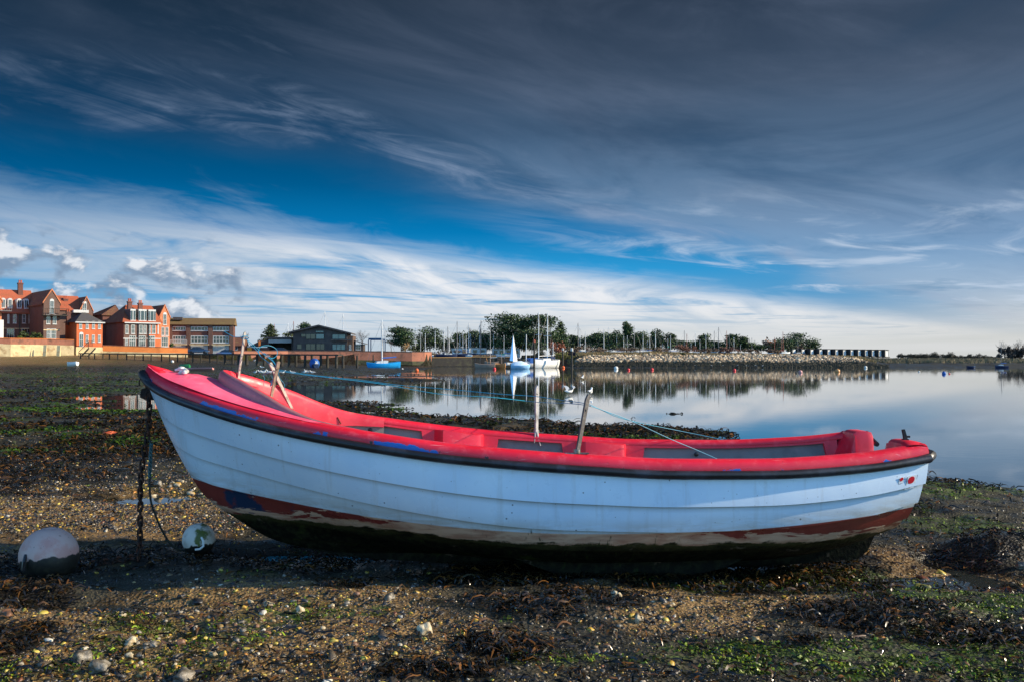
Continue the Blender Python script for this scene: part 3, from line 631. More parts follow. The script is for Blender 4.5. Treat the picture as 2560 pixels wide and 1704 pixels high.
    # green growth creeping up amidships
    gr = g.m('MULTIPLY', g.ss(g.noise(g.vec(g.m('MULTIPLY', x, 14.0), y, g.m('MULTIPLY', z, 5.0)), 2.0, 5.0, 0.6), 0.58, 0.68), g.m('MULTIPLY', g.ss(d_w, 0.05, -0.02), g.ss(g.m('ABSOLUTE', g.m('SUBTRACT', x, 0.45)), 0.8, 0.3)))
    c = g.mix(gr, c, S(48, 54, 26))
    g.put(b.inputs['Base Color'], c)
    g.put(b.inputs['Roughness'], g.m('ADD', g.m('MULTIPLY', fm, 0.25), g.ss(n_m, 0.3, 0.7, 0.24, 0.42)))
    g.put(b.inputs['Specular IOR Level'], g.ss(fm, 0, 1, 0.5, 0.06, 'LINEAR'))
    bp = g.new('ShaderNodeBump'); bp.inputs['Distance'].default_value = 0.01
    g.put(bp.inputs['Strength'], g.m('ADD', 0.04, g.m('MULTIPLY', fm, 0.9))); g.put(bp.inputs['Height'], n_s); g.put(b.inputs['Normal'], bp.outputs[0])
    return m
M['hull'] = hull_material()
def red_material(name, c1, c2, fade, blue=0.0):
    """red boat paint, sun-faded, with an older blue showing where it is rubbed through"""
    m = bpy.data.materials.new(name); m.use_nodes = True; g = NT(m.node_tree); b = g.n['Principled BSDF']
    tc = g.new('ShaderNodeTexCoord'); P = tc.outputs['Object']; x, y, z = g.sep(P)
    n = g.noise(P, 2.4, 7.0, 0.62); n2 = g.noise(P, 14.0, 6.0, 0.6); n3 = g.noise(P, 50.0, 4.0, 0.6)
    c = g.mix(g.ss(n, 0.35, 0.68), c1, c2); c = g.mix(g.m('MULTIPLY', g.ss(n2, 0.52, 0.72), 0.35), c, fade)
    c = g.mix(g.m('MULTIPLY', g.ss(n3, 0.62, 0.7), 0.3), c, S(120, 40, 46))
    scr = g.noise(g.vec(g.m('MULTIPLY', x, 2.0), g.m('MULTIPLY', y, 22.0), g.m('MULTIPLY', z, 22.0)), 3.0, 4.0, 0.6)
    c = g.mix(g.m('MULTIPLY', g.ss(scr, 0.66, 0.72), 0.4), c, S(236, 170, 170))
    if blue:
        a = g.new('ShaderNodeAttribute'); a.attribute_name = 'rub'
        k = g.noise(g.vec(g.m('MULTIPLY', x, 2.6), g.m('MULTIPLY', y, 1.2), g.m('MULTIPLY', z, 3.0)), 1.0, 7.0, 0.6)
        mk = g.m('MULTIPLY', g.ss(g.m('ADD', k, g.m('MULTIPLY', a.outputs['Fac'], 0.30)), 0.845, 0.86), 1.0)
        c = g.mix(mk, c, S(16, 96, 176))
        ch = g.m('MULTIPLY', g.ss(g.m('ADD', n2, g.m('MULTIPLY', a.outputs['Fac'], 0.2)), 0.84, 0.86), 1.0); c = g.mix(ch, c, S(60, 46, 46))
    g.put(b.inputs['Base Color'], c); g.put(b.inputs['Roughness'], g.ss(n2, 0.3, 0.7, 0.30, 0.5))
    bp = g.new('ShaderNodeBump'); bp.inputs['Strength'].default_value = 0.06; bp.inputs['Distance'].default_value = 0.01
    g.put(bp.inputs['Height'], n3); g.put(b.inputs['Normal'], bp.outputs[0])
    return m
M['red'] = red_material('red_gelcoat', S(214, 26, 48), S(228, 40, 62), S(236, 96, 108), 1.0)
M['salmon'] = red_material('sunlit_lining', S(218, 38, 56), S(230, 66, 76), S(240, 110, 110), 0.0)  # lighter than the lining aft, direct sun put into the colour
M['pink'] = red_material('faded_red_deck', S(232, 78, 110), S(240, 106, 136), S(244, 140, 160), 0.0)
M['rubber'] = pmat('black_rubber', S(26, 26, 28), 0.42, var=0.3, scale=8.0, c2=S(44, 46, 54), bump=0.1)
M['grey_liner'] = pmat('grey_liner', S(126, 120, 114), 0.5, var=0.15, scale=3.0, c2=S(104, 98, 94), bump=0.05)
M['galv'] = pmat('galvanised_steel', S(150, 150, 148), 0.38, 0.85, var=0.2, scale=30.0, c2=S(110, 100, 90))
M['rust'] = pmat('rusty_iron', S(44, 30, 24), 0.7, 0.4, var=0.4, scale=25.0, c2=S(84, 46, 28), bump=0.5, bscale=80)
M['white_plastic'] = pmat('white_plastic', S(226, 224, 218), 0.4, var=0.1, scale=20.0, c2=S(190, 184, 172))
M['black_plastic'] = pmat('black_plastic', S(24, 24, 26), 0.35, var=0.2)
M['wood'] = pmat('weathered_oak', S(190, 180, 164), 0.6, var=0.2, scale=18.0, c2=S(150, 138, 122), bump=0.3, bscale=60)
M['wood_dark'] = pmat('dark_wet_wood', S(150, 126, 104), 0.55, var=0.25, scale=18.0, c2=S(112, 92, 74), bump=0.3, bscale=60)
M['wood_grey'] = pmat('silvered_wood', S(180, 176, 170), 0.6, var=0.2, scale=18.0, c2=S(140, 136, 130), bump=0.3, bscale=60)
M['twine'] = pmat('blue_twine', S(22, 136, 168), 0.5, var=0.15, scale=40.0)
M['rope'] = pmat('weedy_rope', S(48, 54, 46), 0.7, var=0.3, scale=60.0, c2=S(30, 30, 24), bump=0.6, bscale=120)

def svals():
    return np.concatenate([np.linspace(0, 0.12, 26)[:-1], np.linspace(0.12, 1, 90)])
def build_hull():
    sv = svals(); tv = []
    ed = [0.0] + LANDS + [1.0]
    for i, (a, b) in enumerate(zip(ed[:-1], ed[1:])):
        q = np.linspace(a, b, 9); q[-2] = b - 0.014
        if i > 0: q[0] = a + 1e-4
        tv += list(q[:-1]) + ([b - 1e-4] if i < len(ed) - 2 else [b])
    tv = np.array(tv); Sg, Tg = np.meshgrid(sv, tv, indexing='ij')
    Pn = hull_pt(Sg, Tg, 0.0); off = plank_off(Sg, Tg); Pn = hull_pt(Sg, Tg, off)
    near = Pn * np.array([1, -1, 1]); far = Pn
    near[:, 0, 1] = np.minimum(near[:, 0, 1], 0); near[0, :, 1] = np.minimum(near[0, :, 1], -0.006)
    far = near * np.array([1, -1, 1])
    mb = MB(); mb.grid(near.tolist()); mb.grid(far.tolist(), flip=True)
    # stem band closes the two sides, keel strip below
    mb.grid(np.stack([near[0], far[0]], 0).tolist(), flip=True)
    mb.grid(np.stack([near[:, 0], far[:, 0]], 0).tolist())
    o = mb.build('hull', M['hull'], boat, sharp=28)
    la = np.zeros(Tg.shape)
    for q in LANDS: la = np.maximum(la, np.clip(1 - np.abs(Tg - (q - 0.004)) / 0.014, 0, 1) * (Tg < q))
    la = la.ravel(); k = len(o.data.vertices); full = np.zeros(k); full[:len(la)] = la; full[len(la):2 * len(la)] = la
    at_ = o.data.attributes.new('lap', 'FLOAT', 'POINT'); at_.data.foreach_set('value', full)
    return o
hull = build_hull()
def build_keel():
    xs = np.linspace(-1.45, 2.56, 60); top = []; bot = []
    for x in xs:
        zb = np.interp(x, [-1.45, -1.25, -0.95, 0.0, 1.75, 2.43, 2.5, 2.56], [0.14, 0.09, 0.055, -0.005, 0.0, 0.055, 0.12, 0.26])
        zt = np.interp(x, [-1.45, -0.5, 1.6, 2.3, 2.56], [0.16, 0.12, 0.12, 0.17, 0.30]); bot.append(zb); top.append(max(zt, zb + 0.01))
    mb = MB(); rows = [[(x, -0.022, t), (x, -0.018, b), (x, 0.018, b), (x, 0.022, t)] for x, t, b in zip(xs, top, bot)]
    mb.grid(rows, closed_v=True); mb.build('keel', M['hull'], boat, sharp=40)
    for sg in (-1, 1):
        mb = MB(); rows = []
        for x, zb in [(-0.02, 0.155), (0.12, 0.10), (0.30, 0.035), (1.2, 0.03), (1.4, 0.08), (1.55, 0.15)]:
            s_ = (x - XB) / (XS - XB); y0 = 0.40; 
            rows.append([(x, sg * (y0 - 0.018), 0.19), (x, sg * (y0 - 0.014 + 0.02), zb), (x, sg * (y0 + 0.014 + 0.02), zb), (x, sg * (y0 + 0.018), 0.19)])
        mb.grid(rows, closed_v=True, flip=sg < 0); b_ = len(mb.v) - 24
        mb.f += [(b_, b_ + 1, b_ + 2, b_ + 3), (b_ + 23, b_ + 22, b_ + 21, b_ + 20)]; mb.mi += [0, 0]
        mb.build('bilge_keel', M['hull'], boat, sharp=40)
build_keel()
# sheer line as a plan curve with outward normals (near side, y negative), bow to stern
XG = np.concatenate([np.array([-2.575, -2.56, -2.54, -2.51, -2.47, -2.42, -2.36, -2.28, -2.2, -2.1]), np.linspace(-2.0, XS, 70)])
def sheer_frames():
    x = XG; y = -hb(x); z = zs(x); e = 0.004
    tx = np.ones_like(x); ty = -(hb(np.minimum(x + e, XS)) - hb(np.maximum(x - e, XB))) / (np.minimum(x + e, XS) - np.maximum(x - e, XB))
    n = np.stack([ty, -tx], -1); n = n / np.linalg.norm(n, axis=-1, keepdims=True)      # points outboard on the near side
    return x, y, z, n
def sweep_sides(prof, name, mat, rub=None, flip=False, xlim=None, bow_clamp=True, sharp=40):
    """prof: list of (outboard offset, height) swept along both sheers"""
    x, y, z, n = sheer_frames(); mb = MB(); rb = []
    for sg in (1, -1):
        rows = []
        for i in range(len(x)):
            if xlim and not (xlim[0] <= x[i] <= xlim[1]): continue
            row = []
            for j, (o, h) in enumerate(prof(x[i]) if callable(prof) else prof):
                oo = o
                qx, qy = x[i] + n[i, 0] * oo, y[i] + n[i, 1] * oo
                qy = min(qy, -0.002) if oo < 0 else qy
                if oo < 0: qx = x[i] + n[i, 0] * max(oo, -hb(x[i]) * 0.8)
                row.append((qx, sg * qy, z[i] + h)); rb.append(rub[j] if rub else 0.0)
            rows.append(row)
        mb.grid(rows, flip=(sg < 0) ^ flip)
    o = mb.build(name, mat, boat, sharp=sharp)
    if rub:
        a = o.data.attributes.new('rub', 'FLOAT', 'POINT'); a.data.foreach_set('value', rb)
    return o
GH = 0.088
sweep_sides([(-0.004, -0.03), (0.006, 0.02), (0.004, 0.045), (-0.004, 0.066), (-0.018, 0.08), (-0.04, GH), (-0.085, GH + 0.002), (-0.115, GH - 0.004), (-0.13, GH - 0.02), (-0.134, GH - 0.035), (-0.133, GH - 0.045)],
            'gunwale', M['red'], rub=[1, 1, 0.9, 0.55, 0.2, 0.0, 0.0, 0.1, 0.0, 0, 0], flip=True, sharp=60)
def rail_prof(x):
    k = [(0.0, -0.026), (0.018, -0.030), (0.036, -0.022), (0.044, -0.004), (0.043, 0.006), (0.036, 0.018), (0.018, 0.025), (0.0, 0.022)]
    return k
sweep_sides(rail_prof, 'rubbing_strake', M['rubber'], flip=True, sharp=60)
def build_ends():
    # rubber cap round the stem head
    mb = MB(); mb.tube([(-2.50, -0.13, zs(-2.5)), (-2.56, -0.07, zs(-2.56) + 0.005), (-2.60, 0, 1.345), (-2.56, 0.07, zs(-2.56) + 0.005), (-2.50, 0.13, zs(-2.5))], [0.026, 0.033, 0.036, 0.033, 0.026], 10)
    mb.build('rubber_fender_cap', M['rubber'], boat)
    for sg in (-1, 1):
        mb = MB(); mb.tube([(2.58, sg * (hb(2.58) + 0.012), zs(2.58)), (2.655, sg * (hb(2.655) + 0.006), zs(2.655)), (2.70, sg * 0.60, zs(2.66) + 0.012), (2.705, sg * 0.5, zs(2.66) + 0.02), (2.70, sg * 0.36, zs(2.66) + 0.0)], [0.024, 0.030, 0.032, 0.028, 0.018], 10)
        mb.build('rubber_fender_cap', M['rubber'], boat)
build_ends()
# foredeck with the rounded cockpit opening
X0, X1, XE = -2.02, -1.12, -0.98
def wside(x): return hb(x) - 0.132
def w_open(x):
    x = np.asarray(x, float); k = np.clip((X1 - x) / (X1 - X0), 0, 1)
    return np.where(x <= X0, 0, wside(np.maximum(x, X0)) * np.sqrt(np.maximum(0, 1 - k ** 2.2)))
def deck_z(x, y):
    h = np.maximum(hb(x), 0.02); q = np.clip(np.abs(y) / h, 0, 1)
    cam_ = 0.085 * np.clip((x - XB) / 0.35, 0, 1) * np.clip((-0.9 - x) / 0.7, 0, 1)
    return zs(x) + GH - 0.004 + cam_ * (1 - q ** 2)
def build_deck():
    xs = np.concatenate([np.linspace(XB + 0.02, X0, 30), X0 + (XE - X0) * (1 - np.cos(np.linspace(0.02, math.pi / 2, 44)))])
    mb = MB(); q = np.linspace(0, 1, 15)
    for sg in (-1, 1):
        rows = []
        for x in xs:
            o = hb(x) - np.minimum(0.03, hb(x) * 0.3); i = float(w_open(x)); ys = i + (o - i) * q
            rows.append([(x, sg * yy, float(deck_z(x, yy))) for yy in ys])
        mb.grid(rows, flip=sg > 0)
    mb.build('foredeck', M['pink'], boat, sharp=50)
build_deck()
def opening_path():
    k = np.linspace(0, math.pi / 2, 40)
    xs = X0 + (XE - X0) * (1 - np.cos(k)) ; xs[0] = X0
    ys = w_open(xs); ys[0] = 0
    near = [(x, -y) for x, y in zip(xs, ys)][::-1]; far = [(x, y) for x, y in zip(xs, ys)][1:]
    return near + far
def build_coaming():
    path = opening_path(); n = len(path); outer, inner = [], []; r_o, r_i = [], []
    for i, (x, y) in enumerate(path):
        a = path[max(i - 1, 0)]; b = path[min(i + 1, n - 1)]; t = Vector((b[0] - a[0], b[1] - a[1], 0)).normalized()
        nn = Vector((t.y, -t.x, 0))                              # outboard of the opening
        if nn.dot(Vector((x - (-0.9), y, 0))) < 0: nn = -nn
        hc = 0.085 * float(sstep(np.array(-x), 1.2, 1.9)); dzv = float(deck_z(x, y))
        r_o.append([(x + nn.x * o, y + nn.y * o, dzv + h) for o, h in [(0.046, -0.008), (0.042, hc * 0.4), (0.036, hc * 0.75), (0.026, hc * 0.93), (0.01, hc)]])
        dd = float(np.interp(x, [-1.75, -1.5, -1.2, -1.0], [0.32, 0.14, 0.075, 0.045]))
        r_i.append([(x + nn.x * o, y + nn.y * o, dzv + h) for o, h in [(0.01, hc), (-0.008, hc * 0.97), (-0.022, hc * 0.85 - 0.004), (-0.03, hc * 0.6 - 0.02), (-0.034, -0.06), (-0.036, -0.02 - dd), (-0.018, -0.022 - dd), (-0.04, -0.46)]])
    mb = MB(); mb.grid(r_o); c = mb.build('coaming', red_material('mauve_coaming', S(140, 92, 96), S(168, 104, 110), S(190, 130, 132), 0.0), boat, sharp=60)  # outer face a duller mauve than the deck around it
    mb = MB(); mb.grid(r_i); nj = len(r_i[0]) - 1; mb.mi = [1 if (k % nj) >= nj - 2 and r_i[k // nj][0][0] > -1.62 else 0 for k in range(len(mb.f))]
    mb.build('coaming_lining', [M['salmon'], M['grey_liner']], boat, sharp=60)
build_coaming()
# inner mouldings
REC = [(-1.32, -0.60), (0.0, 0.44), (0.87, 2.42)]     # stowage recesses between the thwart boxes
REC = [(-1.30, -0.62), (-0.18, 0.46), (0.95, 2.45)]
def red_depth(x):
    d = 0.0
    for a, b in REC:
        if a < x < b:
            k = min(1.0, (x - a) / 0.075, (b - x) / 0.075); d = max(d, k)
    return 0.50 - d * 0.482
def build_lining():
    xs = sorted(set(np.round(np.concatenate([np.linspace(XE, 2.47, 100)] + [np.linspace(a, a + 0.075, 6) for a, b in REC] + [np.linspace(b - 0.075, b, 6) for a, b in REC]), 4)))
    xs = [x for x in xs if XE <= x <= 2.47]
    for sg in (-1, 1):
        mb = MB(); rows = []; lip = []
        for x in xs:
            t = zs(x) + GH - 0.04; D = min(red_depth(x), 0.5 - 0.45 * max(0.0, x - 2.05)); y = hb(x) - 0.133
            rows.append([(x, sg * (y - 0.20 * d), t - d) for d in np.linspace(0, D, 6)]); d = D
            lip.append([(x, sg * (y - 0.20 * d), t - d), (x, sg * (y - 0.2 * d + 0.035), t - d - 0.004)])
        mb.grid(rows, flip=sg > 0); mb.grid(lip, flip=sg > 0)
        o = mb.build('side_lining', M['red'], boat, sharp=50)
        mb = MB(); rows = []
        for x in np.linspace(-1.4, 2.47, 60):
            t = zs(x) + GH - 0.04; y = hb(x) - 0.133 + 0.033; rows.append([(x, sg * (y - 0.24 * d), t - d) for d in np.linspace(0.0, 0.45, 5)])
        mb.grid(rows, flip=sg > 0); mb.build('inner_panel', M['grey_liner'], boat, sharp=50)
    mb = MB(); rows = []
    for x in np.linspace(-1.5, 2.42, 40):
        s_ = (x - XB) / (XS - XB); z = 0.33 + 0.25 * max(0, (-0.9 - x)) + 0.25 * max(0, x - 1.6); tt = np.linspace(0, 1, 60); hx, hy, hz = hull_raw(np.full(60, min(1, s_)), tt); w = max(0.03, min(float(np.interp(z - 0.05, hz, hy)) - 0.05, hb(x) - 0.2) * (1 if x > -1.2 else 0.6)); rows.append([(x, w * q, z) for q in np.linspace(-1, 1, 9)])
    mb.grid(rows); mb.build('floor', M['grey_liner'], boat)
    for a, b in [(-0.60, -0.22), (0.49, 0.88)]:
        for sg in (-1, 1):
            mb = MB(); rows = []
            for h in (0.055, -0.48):
                def yy(x, p): return sg * (hb(x) - 0.128 - 0.2 * (0.055 - h) - p)
                xm = (a + b) / 2; zt = lambda x: zs(x) + h if h > 0 else zs(x) + h
                rows.append([(a, yy(a, 0), zt(a)), (a + 0.055, yy(a, 0.07), zt(a)), (a + 0.075, yy(a, 0.085), zt(a)), (b - 0.05, yy(b, 0.085), zt(b)), (b - 0.02, yy(b, 0.07), zt(b)), (b, yy(b, 0.0), zt(b))])
            mb.grid(rows, flip=sg < 0); k = len(mb.v) - 12
            mb.f.append(tuple(range(k, k + 6)) if sg < 0 else tuple(range(k, k + 6))[::-1]); mb.mi.append(0)
            mb.build('thwart_support', M['red'], boat, sharp=30)
    for sg in (-1, 1):
        for x in (-1.08, 1.42):
            mb = MB(); y = hb(x) - 0.133 - 0.012; mb.lathe([(0.0, 0), (0.018, 0.0), (0.018, 0.010), (0.006, 0.016), (0, 0.016)], 12, (0, 0, 0), 'y')
            o = mb.build('drain_plug', M['black_plastic'], boat, loc=(x, sg * y, zs(x) - 0.015)); o.rotation_euler = (0, 0, math.pi if sg > 0 else 0)
build_lining()
def transom_top(y):
    q = abs(y); return zs(2.655) + GH - 0.24 + 0.25 * float(sstep(np.array(q), 0.305, 0.345)) - 0.016 * float(sstep(np.array(q), 0.54, 0.64))
def build_transom():
    tt = np.linspace(0, 1, 80); hx, hy, hz = hull_raw(np.ones(80), tt)
    ys = np.linspace(-0.645, 0.645, 61)
    zb = np.interp(np.abs(ys), hy, hz); mb = MB(); rows_o, rows_i, rim = [], [], []
    for y, b in zip(ys, zb):
        t = max(transom_top(y) - 0.03, b + 0.003); q = np.linspace(0, 1, 8)
        rows_o.append([(2.50 + 0.155 * (0.5 + 0.5 * k), y, b + (t - b) * k) for k in q]); rows_i.append([(2.40 + 0.12 * k, y * 0.90, max(b + 0.07, 0.4) + (t - max(b + 0.07, 0.4)) * k) for k in q])
    mb.grid(rows_o, flip=True); mb.build('transom', M['hull'], boat, sharp=60)
    mb = MB(); mb.grid(rows_i); mb.build('transom_lining', M['red'], boat, sharp=60)
    mb = MB(); rows = []
    for y in np.linspace(-0.655, 0.655, 161):
        t = transom_top(y); rows.append([(2.66, y, t - 0.12), (2.665, y, t - 0.04), (2.652, y, t - 0.008), (2.62, y, t), (2.57, y, t + 0.001), (2.54, y, t - 0.003), (2.522, y, t - 0.016), (2.51, y * 0.99, t - 0.06), (2.485, y * 0.97, t - 0.30)])
    mb.grid(rows); o = mb.build('stern_rim', M['red'], boat, sharp=38)
    mb = MB(); mb.box(-0.022, 0.03, -0.03, 0.03, 0, 0.018); mb.prism_y([(-0.014, 0.018), (0.022, 0.018), (0.012, 0.06), (-0.004, 0.115), (-0.03, 0.11), (-0.02, 0.06)], -0.016, 0.016); mb.box(0.005, 0.05, -0.012, 0.012, 0.03, 0.05)
    mb.build('stern_cleat', M['black_plastic'], boat, loc=(2.585, -0.46, transom_top(0.46) - 0.004)).scale = (0.65, 0.65, 0.65)
    mb = MB(); mb.tube([(0.03 * math.cos(a), 0, 0.03 * math.sin(a)) for a in np.linspace(-1.6, 1.6, 12)], 0.009, 6); mb.build('rope_ring', M['black_plastic'], boat, loc=(2.665, 0.49, transom_top(0.5) - 0.045))
build_transom()
def build_fittings():
    # white cleat and fairlead on the foredeck
    x, y = -2.32, -0.03; z = float(deck_z(x, y))
    mb = MB(); mb.lathe([(0.0, 0.0), (0.034, 0.0), (0.034, 0.012), (0.02, 0.018), (0.018, 0.035), (0.03, 0.045), (0.028, 0.06), (0.0, 0.066)], 14); mb.tube([(-0.06, 0.01, 0.03), (-0.02, 0, 0.042), (0.04, -0.01, 0.036), (0.075, -0.05, 0.02)], [0.012, 0.016, 0.018, 0.015], 8)
    mb.lathe([(0.0, 0.0), (0.022, 0.0), (0.024, 0.02), (0.012, 0.032), (0, 0.034)], 12, (0.06, -0.085, 0.0))
    mb.build('deck_cleat', M['white_plastic'], boat, loc=(x, y, z - 0.002)).scale = (0.75, 0.75, 0.75)
    # iron plate and shackle at the stem
    mb = MB(); mb.box(-0.05, 0.05, -0.022, 0.022, -0.05, 0.055); mb.prism_y([(-0.09, -0.03), (-0.03, -0.06), (-0.02, 0.04), (-0.08, 0.03)], -0.016, 0.016)
    mb.build('stem_plate', M['rust'], boat, loc=(-2.525, 0, 1.215))
    mb = MB(); mb.tube([(-0.02 + 0.04 * math.cos(a), 0, 0.05 + 0.045 * math.sin(a)) for a in np.linspace(-0.5, 3.6, 14)], 0.005, 6); mb.build('shackle', M['rust'], boat, loc=(-2.565, -0.005, 1.235))
    # plate for the rowlock, near gunwale
    x = 0.405; z = zs(x) + GH; mb = MB(); mb.box(-0.075, 0.075, -0.02, 0.02, 0, 0.006); mb.lathe([(0, 0), (0.024, 0.0), (0.024, 0.022), (0.016, 0.024), (0, 0.024)], 12, (0, 0, 0.005))
    mb.build('rowlock_plate', M['galv'], boat, loc=(x, -hb(x) + 0.062, z + 0.001))
    x = 0.19; mb = MB(); mb.box(-0.06, 0.06, -0.02, 0.02, 0, 0.006); mb.lathe([(0, 0), (0.024, 0.0), (0.024, 0.022), (0.016, 0.024), (0, 0.024)], 12, (0, 0, 0.005))
    mb.build('rowlock_plate', M['galv'], boat, loc=(x, hb(x) - 0.062, zs(x) + GH + 0.001))
    # bent wire hooks on the forward lining
    for x, y, z in ((-1.86, -0.29, 1.135), (-1.40, 0.50, 0.985)):
        mb = MB(); mb.tube([(-0.05, 0, -0.01), (-0.01, 0.004, 0.0), (0.02, 0, -0.012), (0.05, 0.004, 0.012), (0.085, 0, 0.03), (0.11, 0, -0.02)], 0.004, 5); mb.tube([(0, 0, 0.05), (0.004, 0, 0.0), (0.012, 0, -0.03)], 0.004, 5)
        mb.build('wire_hook', M['rust'], boat, loc=(x, y, z))
build_fittings()
# the stickers with red discs on the near quarter
M['sticker'] = pmat('white_sticker', S(232, 232, 230), 0.35, var=0.05); M['sticker_red'] = pmat('sticker_red', S(206, 24, 40), 0.35, var=0.1); M['ink'] = pmat('sticker_ink', S(40, 40, 44), 0.5, var=0.1)
def on_hull(x, z):
    lo = np.linspace(0, 1, 200); best = (9, 0, 0)
    for s in np.linspace(max(0, (x - XB) / (XS - XB) - 0.06), min(1, (x - XB) / (XS - XB) + 0.06), 60):
        p = hull_raw(np.full(200, s), lo); d = (p[0] - x) ** 2 + (p[2] - z) ** 2; k = int(np.argmin(d))
        if d[k] < best[0]: best = (d[k], s, lo[k])
    _, s, t = best; p = hull_pt(np.array([s]), np.array([t]), plank_off(np.array([s]), np.array([t])))[0] * np.array([1, -1, 1])
    return p, s, t
def decal(poly, name, mat, parent, cx, cz, off):
    """a flat patch laid on the hull side; poly in metres (along, up)"""
    p0, s, t = on_hull(cx, cz); ds = 0.01
    a = hull_pt(np.array([max(s - ds, 0), min(s + ds, 1)]), np.array([t, t]), 0.019) * np.array([1, -1, 1]); b = hull_pt(np.array([s, s]), np.array([t - ds, t + ds]), 0.019) * np.array([1, -1, 1])
    ex = Vector(a[1] - a[0]).normalized(); ez = Vector(b[1] - b[0]).normalized(); n = ex.cross(ez).normalized()
    if n.y > 0: n = -n
    mb = MB(); vs = [Vector(p0) + ex * u + ez * w + n * off for u, w in poly] + [Vector(p0) + ex * u + ez * w + n * (off - 0.0015) for u, w in poly]; k = len(poly)
    mb.add(vs, [tuple(range(k))] + [(i, k + i, k + (i + 1) % k, (i + 1) % k) for i in range(k)])
    return mb.build(name, mat, parent, smooth=False)
def rect(x0, x1, z0, z1): return [(x0, z0), (x1, z0), (x1, z1), (x0, z1)]
def disc(cx, cz, r, n=24): return [(cx + r * math.cos(2 * math.pi * i / n), cz + r * math.sin(2 * math.pi * i / n)) for i in range(n)]
for nm, pxy, w, r in (('licence_sticker', (2252, 1193), 0.034, 0.024), ('licence_sticker', (2225, 1190), 0.018, 0.0125)):
    q = at(pxy[0], pxy[1], 6.52); q.z -= 0.0
    st = decal(rect(-w, w, -w * 1.45, w * 1.1), nm, M['sticker'], boat, q.x, q.z, 0.002)
    decal(disc(0, 0.008, r), 'red_disc', M['sticker_red'], st, q.x, q.z, 0.003)
    tx = rect(-w * 0.7, w * 0.7, -w * 1.05, -w * 0.98); decal(tx, 'small_print', M['ink'], st, q.x, q.z, 0.003)
    decal(rect(-w * 0.7, w * 0.1, -w * 1.3, -w * 1.2), 'small_print', M['ink'], st, q.x, q.z, 0.003)
    decal(rect(-w * 0.97, -w * 0.9, -w * 1.3, w * 1.0), 'edge_line', M['ink'], st, q.x, q.z, 0.003)
    decal(rect(w * 1.15, w * 1.2, w * 0.2, w * 1.0), 'edge_line', M['ink'], st, q.x, q.z, 0.003)

# ------------------------------------------------------------------ stakes stood in the boat, twine, chain, rope, buoys
def stake(name, label, pts, w, thick, mat, tip='round', hole=None, turn=0.6, group='wooden stakes stood upright in the boat'):
    """a flat wooden bar through world points; thick is its depth along the view, w half its width"""
    a, b = Vector(pts[0]), Vector(pts[-1]); L = (b - a).length; d = (b - a).normalized(); side = d.cross(Vector((0, 1, 0))).normalized(); fw = side.cross(d).normalized()
    if fw.y < 0: fw = -fw
    side, fw = side * math.cos(turn) + fw * math.sin(turn) * (1 if side.x > 0 else -1), fw * math.cos(turn) - side * math.sin(turn) * (1 if side.x > 0 else -1)
    if tip == 'round': top = [(L + w * 0.75 * math.sin(t), w * math.cos(t)) for t in np.linspace(0, math.pi, 9)]
    elif tip == 'point': top = [(L - w * 1.2, w), (L + w * 0.6, w * 0.5), (L + w * 1.4, 0.0), (L + w * 0.6, -w * 0.55), (L - w * 1.2, -w)]
    else: top = [(L, w), (L, -w)]
    outl = [(0, -w * 0.8)] + [(0, w * 0.8)] + top; mb = MB()
    n = len(outl); P = lambda u, v, k: a + d * u + side * v + fw * k
    vs = [P(u, v, -thick) for u, v in outl] + [P(u, v, thick) for u, v in outl]
    mb.add(vs, [tuple(range(n)), tuple(range(n, 2 * n))[::-1]] + [(i, n + i, n + (i + 1) % n, (i + 1) % n) for i in range(n)])
    o = mb.build(name, mat, None, sharp=30); tag(o, label, 'stake', group)
    if hole is not None:
        c = a + d * (L * hole); mb = MB(); mb.lathe([(0, -thick - 0.003), (0.007, -thick - 0.003), (0.007, thick + 0.003), (0, thick + 0.003)], 10, (0, 0, 0), 'y')
        h = mb.build('peg_hole', M['black_plastic'], o, loc=c)
    return o
s_a = stake('wooden_stake', 'tallest pale wooden stake, upright in the bow cockpit with blue twine at its top', [at(588, 1000, 7.12), at(612, 832, 7.16)], 0.0072, 0.008, M['wood'], 'round')
s_b = stake('wooden_stake', 'pale wooden stake leaning left, crossed behind the darker one in the bow', [at(736, 1034, 7.42), at(676, 908, 7.30)], 0.0112, 0.008, M['wood'], 'round', 0.86)
s_c = stake('wooden_stake', 'brown round-topped wooden stake leaning right in front of the pale crossed one', [at(669, 1035, 6.98), at(696, 905, 7.02)], 0.0108, 0.009, M['wood_dark'], 'round', 0.86)
def forked():
    o = stake('wooden_stake', 'silvered wooden stake with a forked foot, standing on the far gunwale', [at(1341, 1082, 7.78), at(1342, 968, 7.78)], 0.0135, 0.009, M['wood_grey'], 'point', 0.86)
    for q0, q1 in (((1339, 1078), (1336, 1106)), ((1342, 1078), (1351, 1113))):
        m2 = MB(); m2.tube([at(q0[0], q0[1], 7.78), at(q1[0], q1[1], 7.76)], [0.013, 0.006], 7, flat=0.8); m2.build('fork_prong', M['wood_grey'], o)
forked()
s_e = stake('wooden_stake', 'grey blade-shaped stake leaning right from the rowlock plate on the near gunwale', [at(1441, 1141, 6.28), at(1469, 992, 6.30)], 0.0145, 0.008, pmat('grey_wood', S(92, 88, 84), 0.55, var=0.2, scale=20, c2=S(70, 64, 60), bump=0.3), 'point', 0.78)

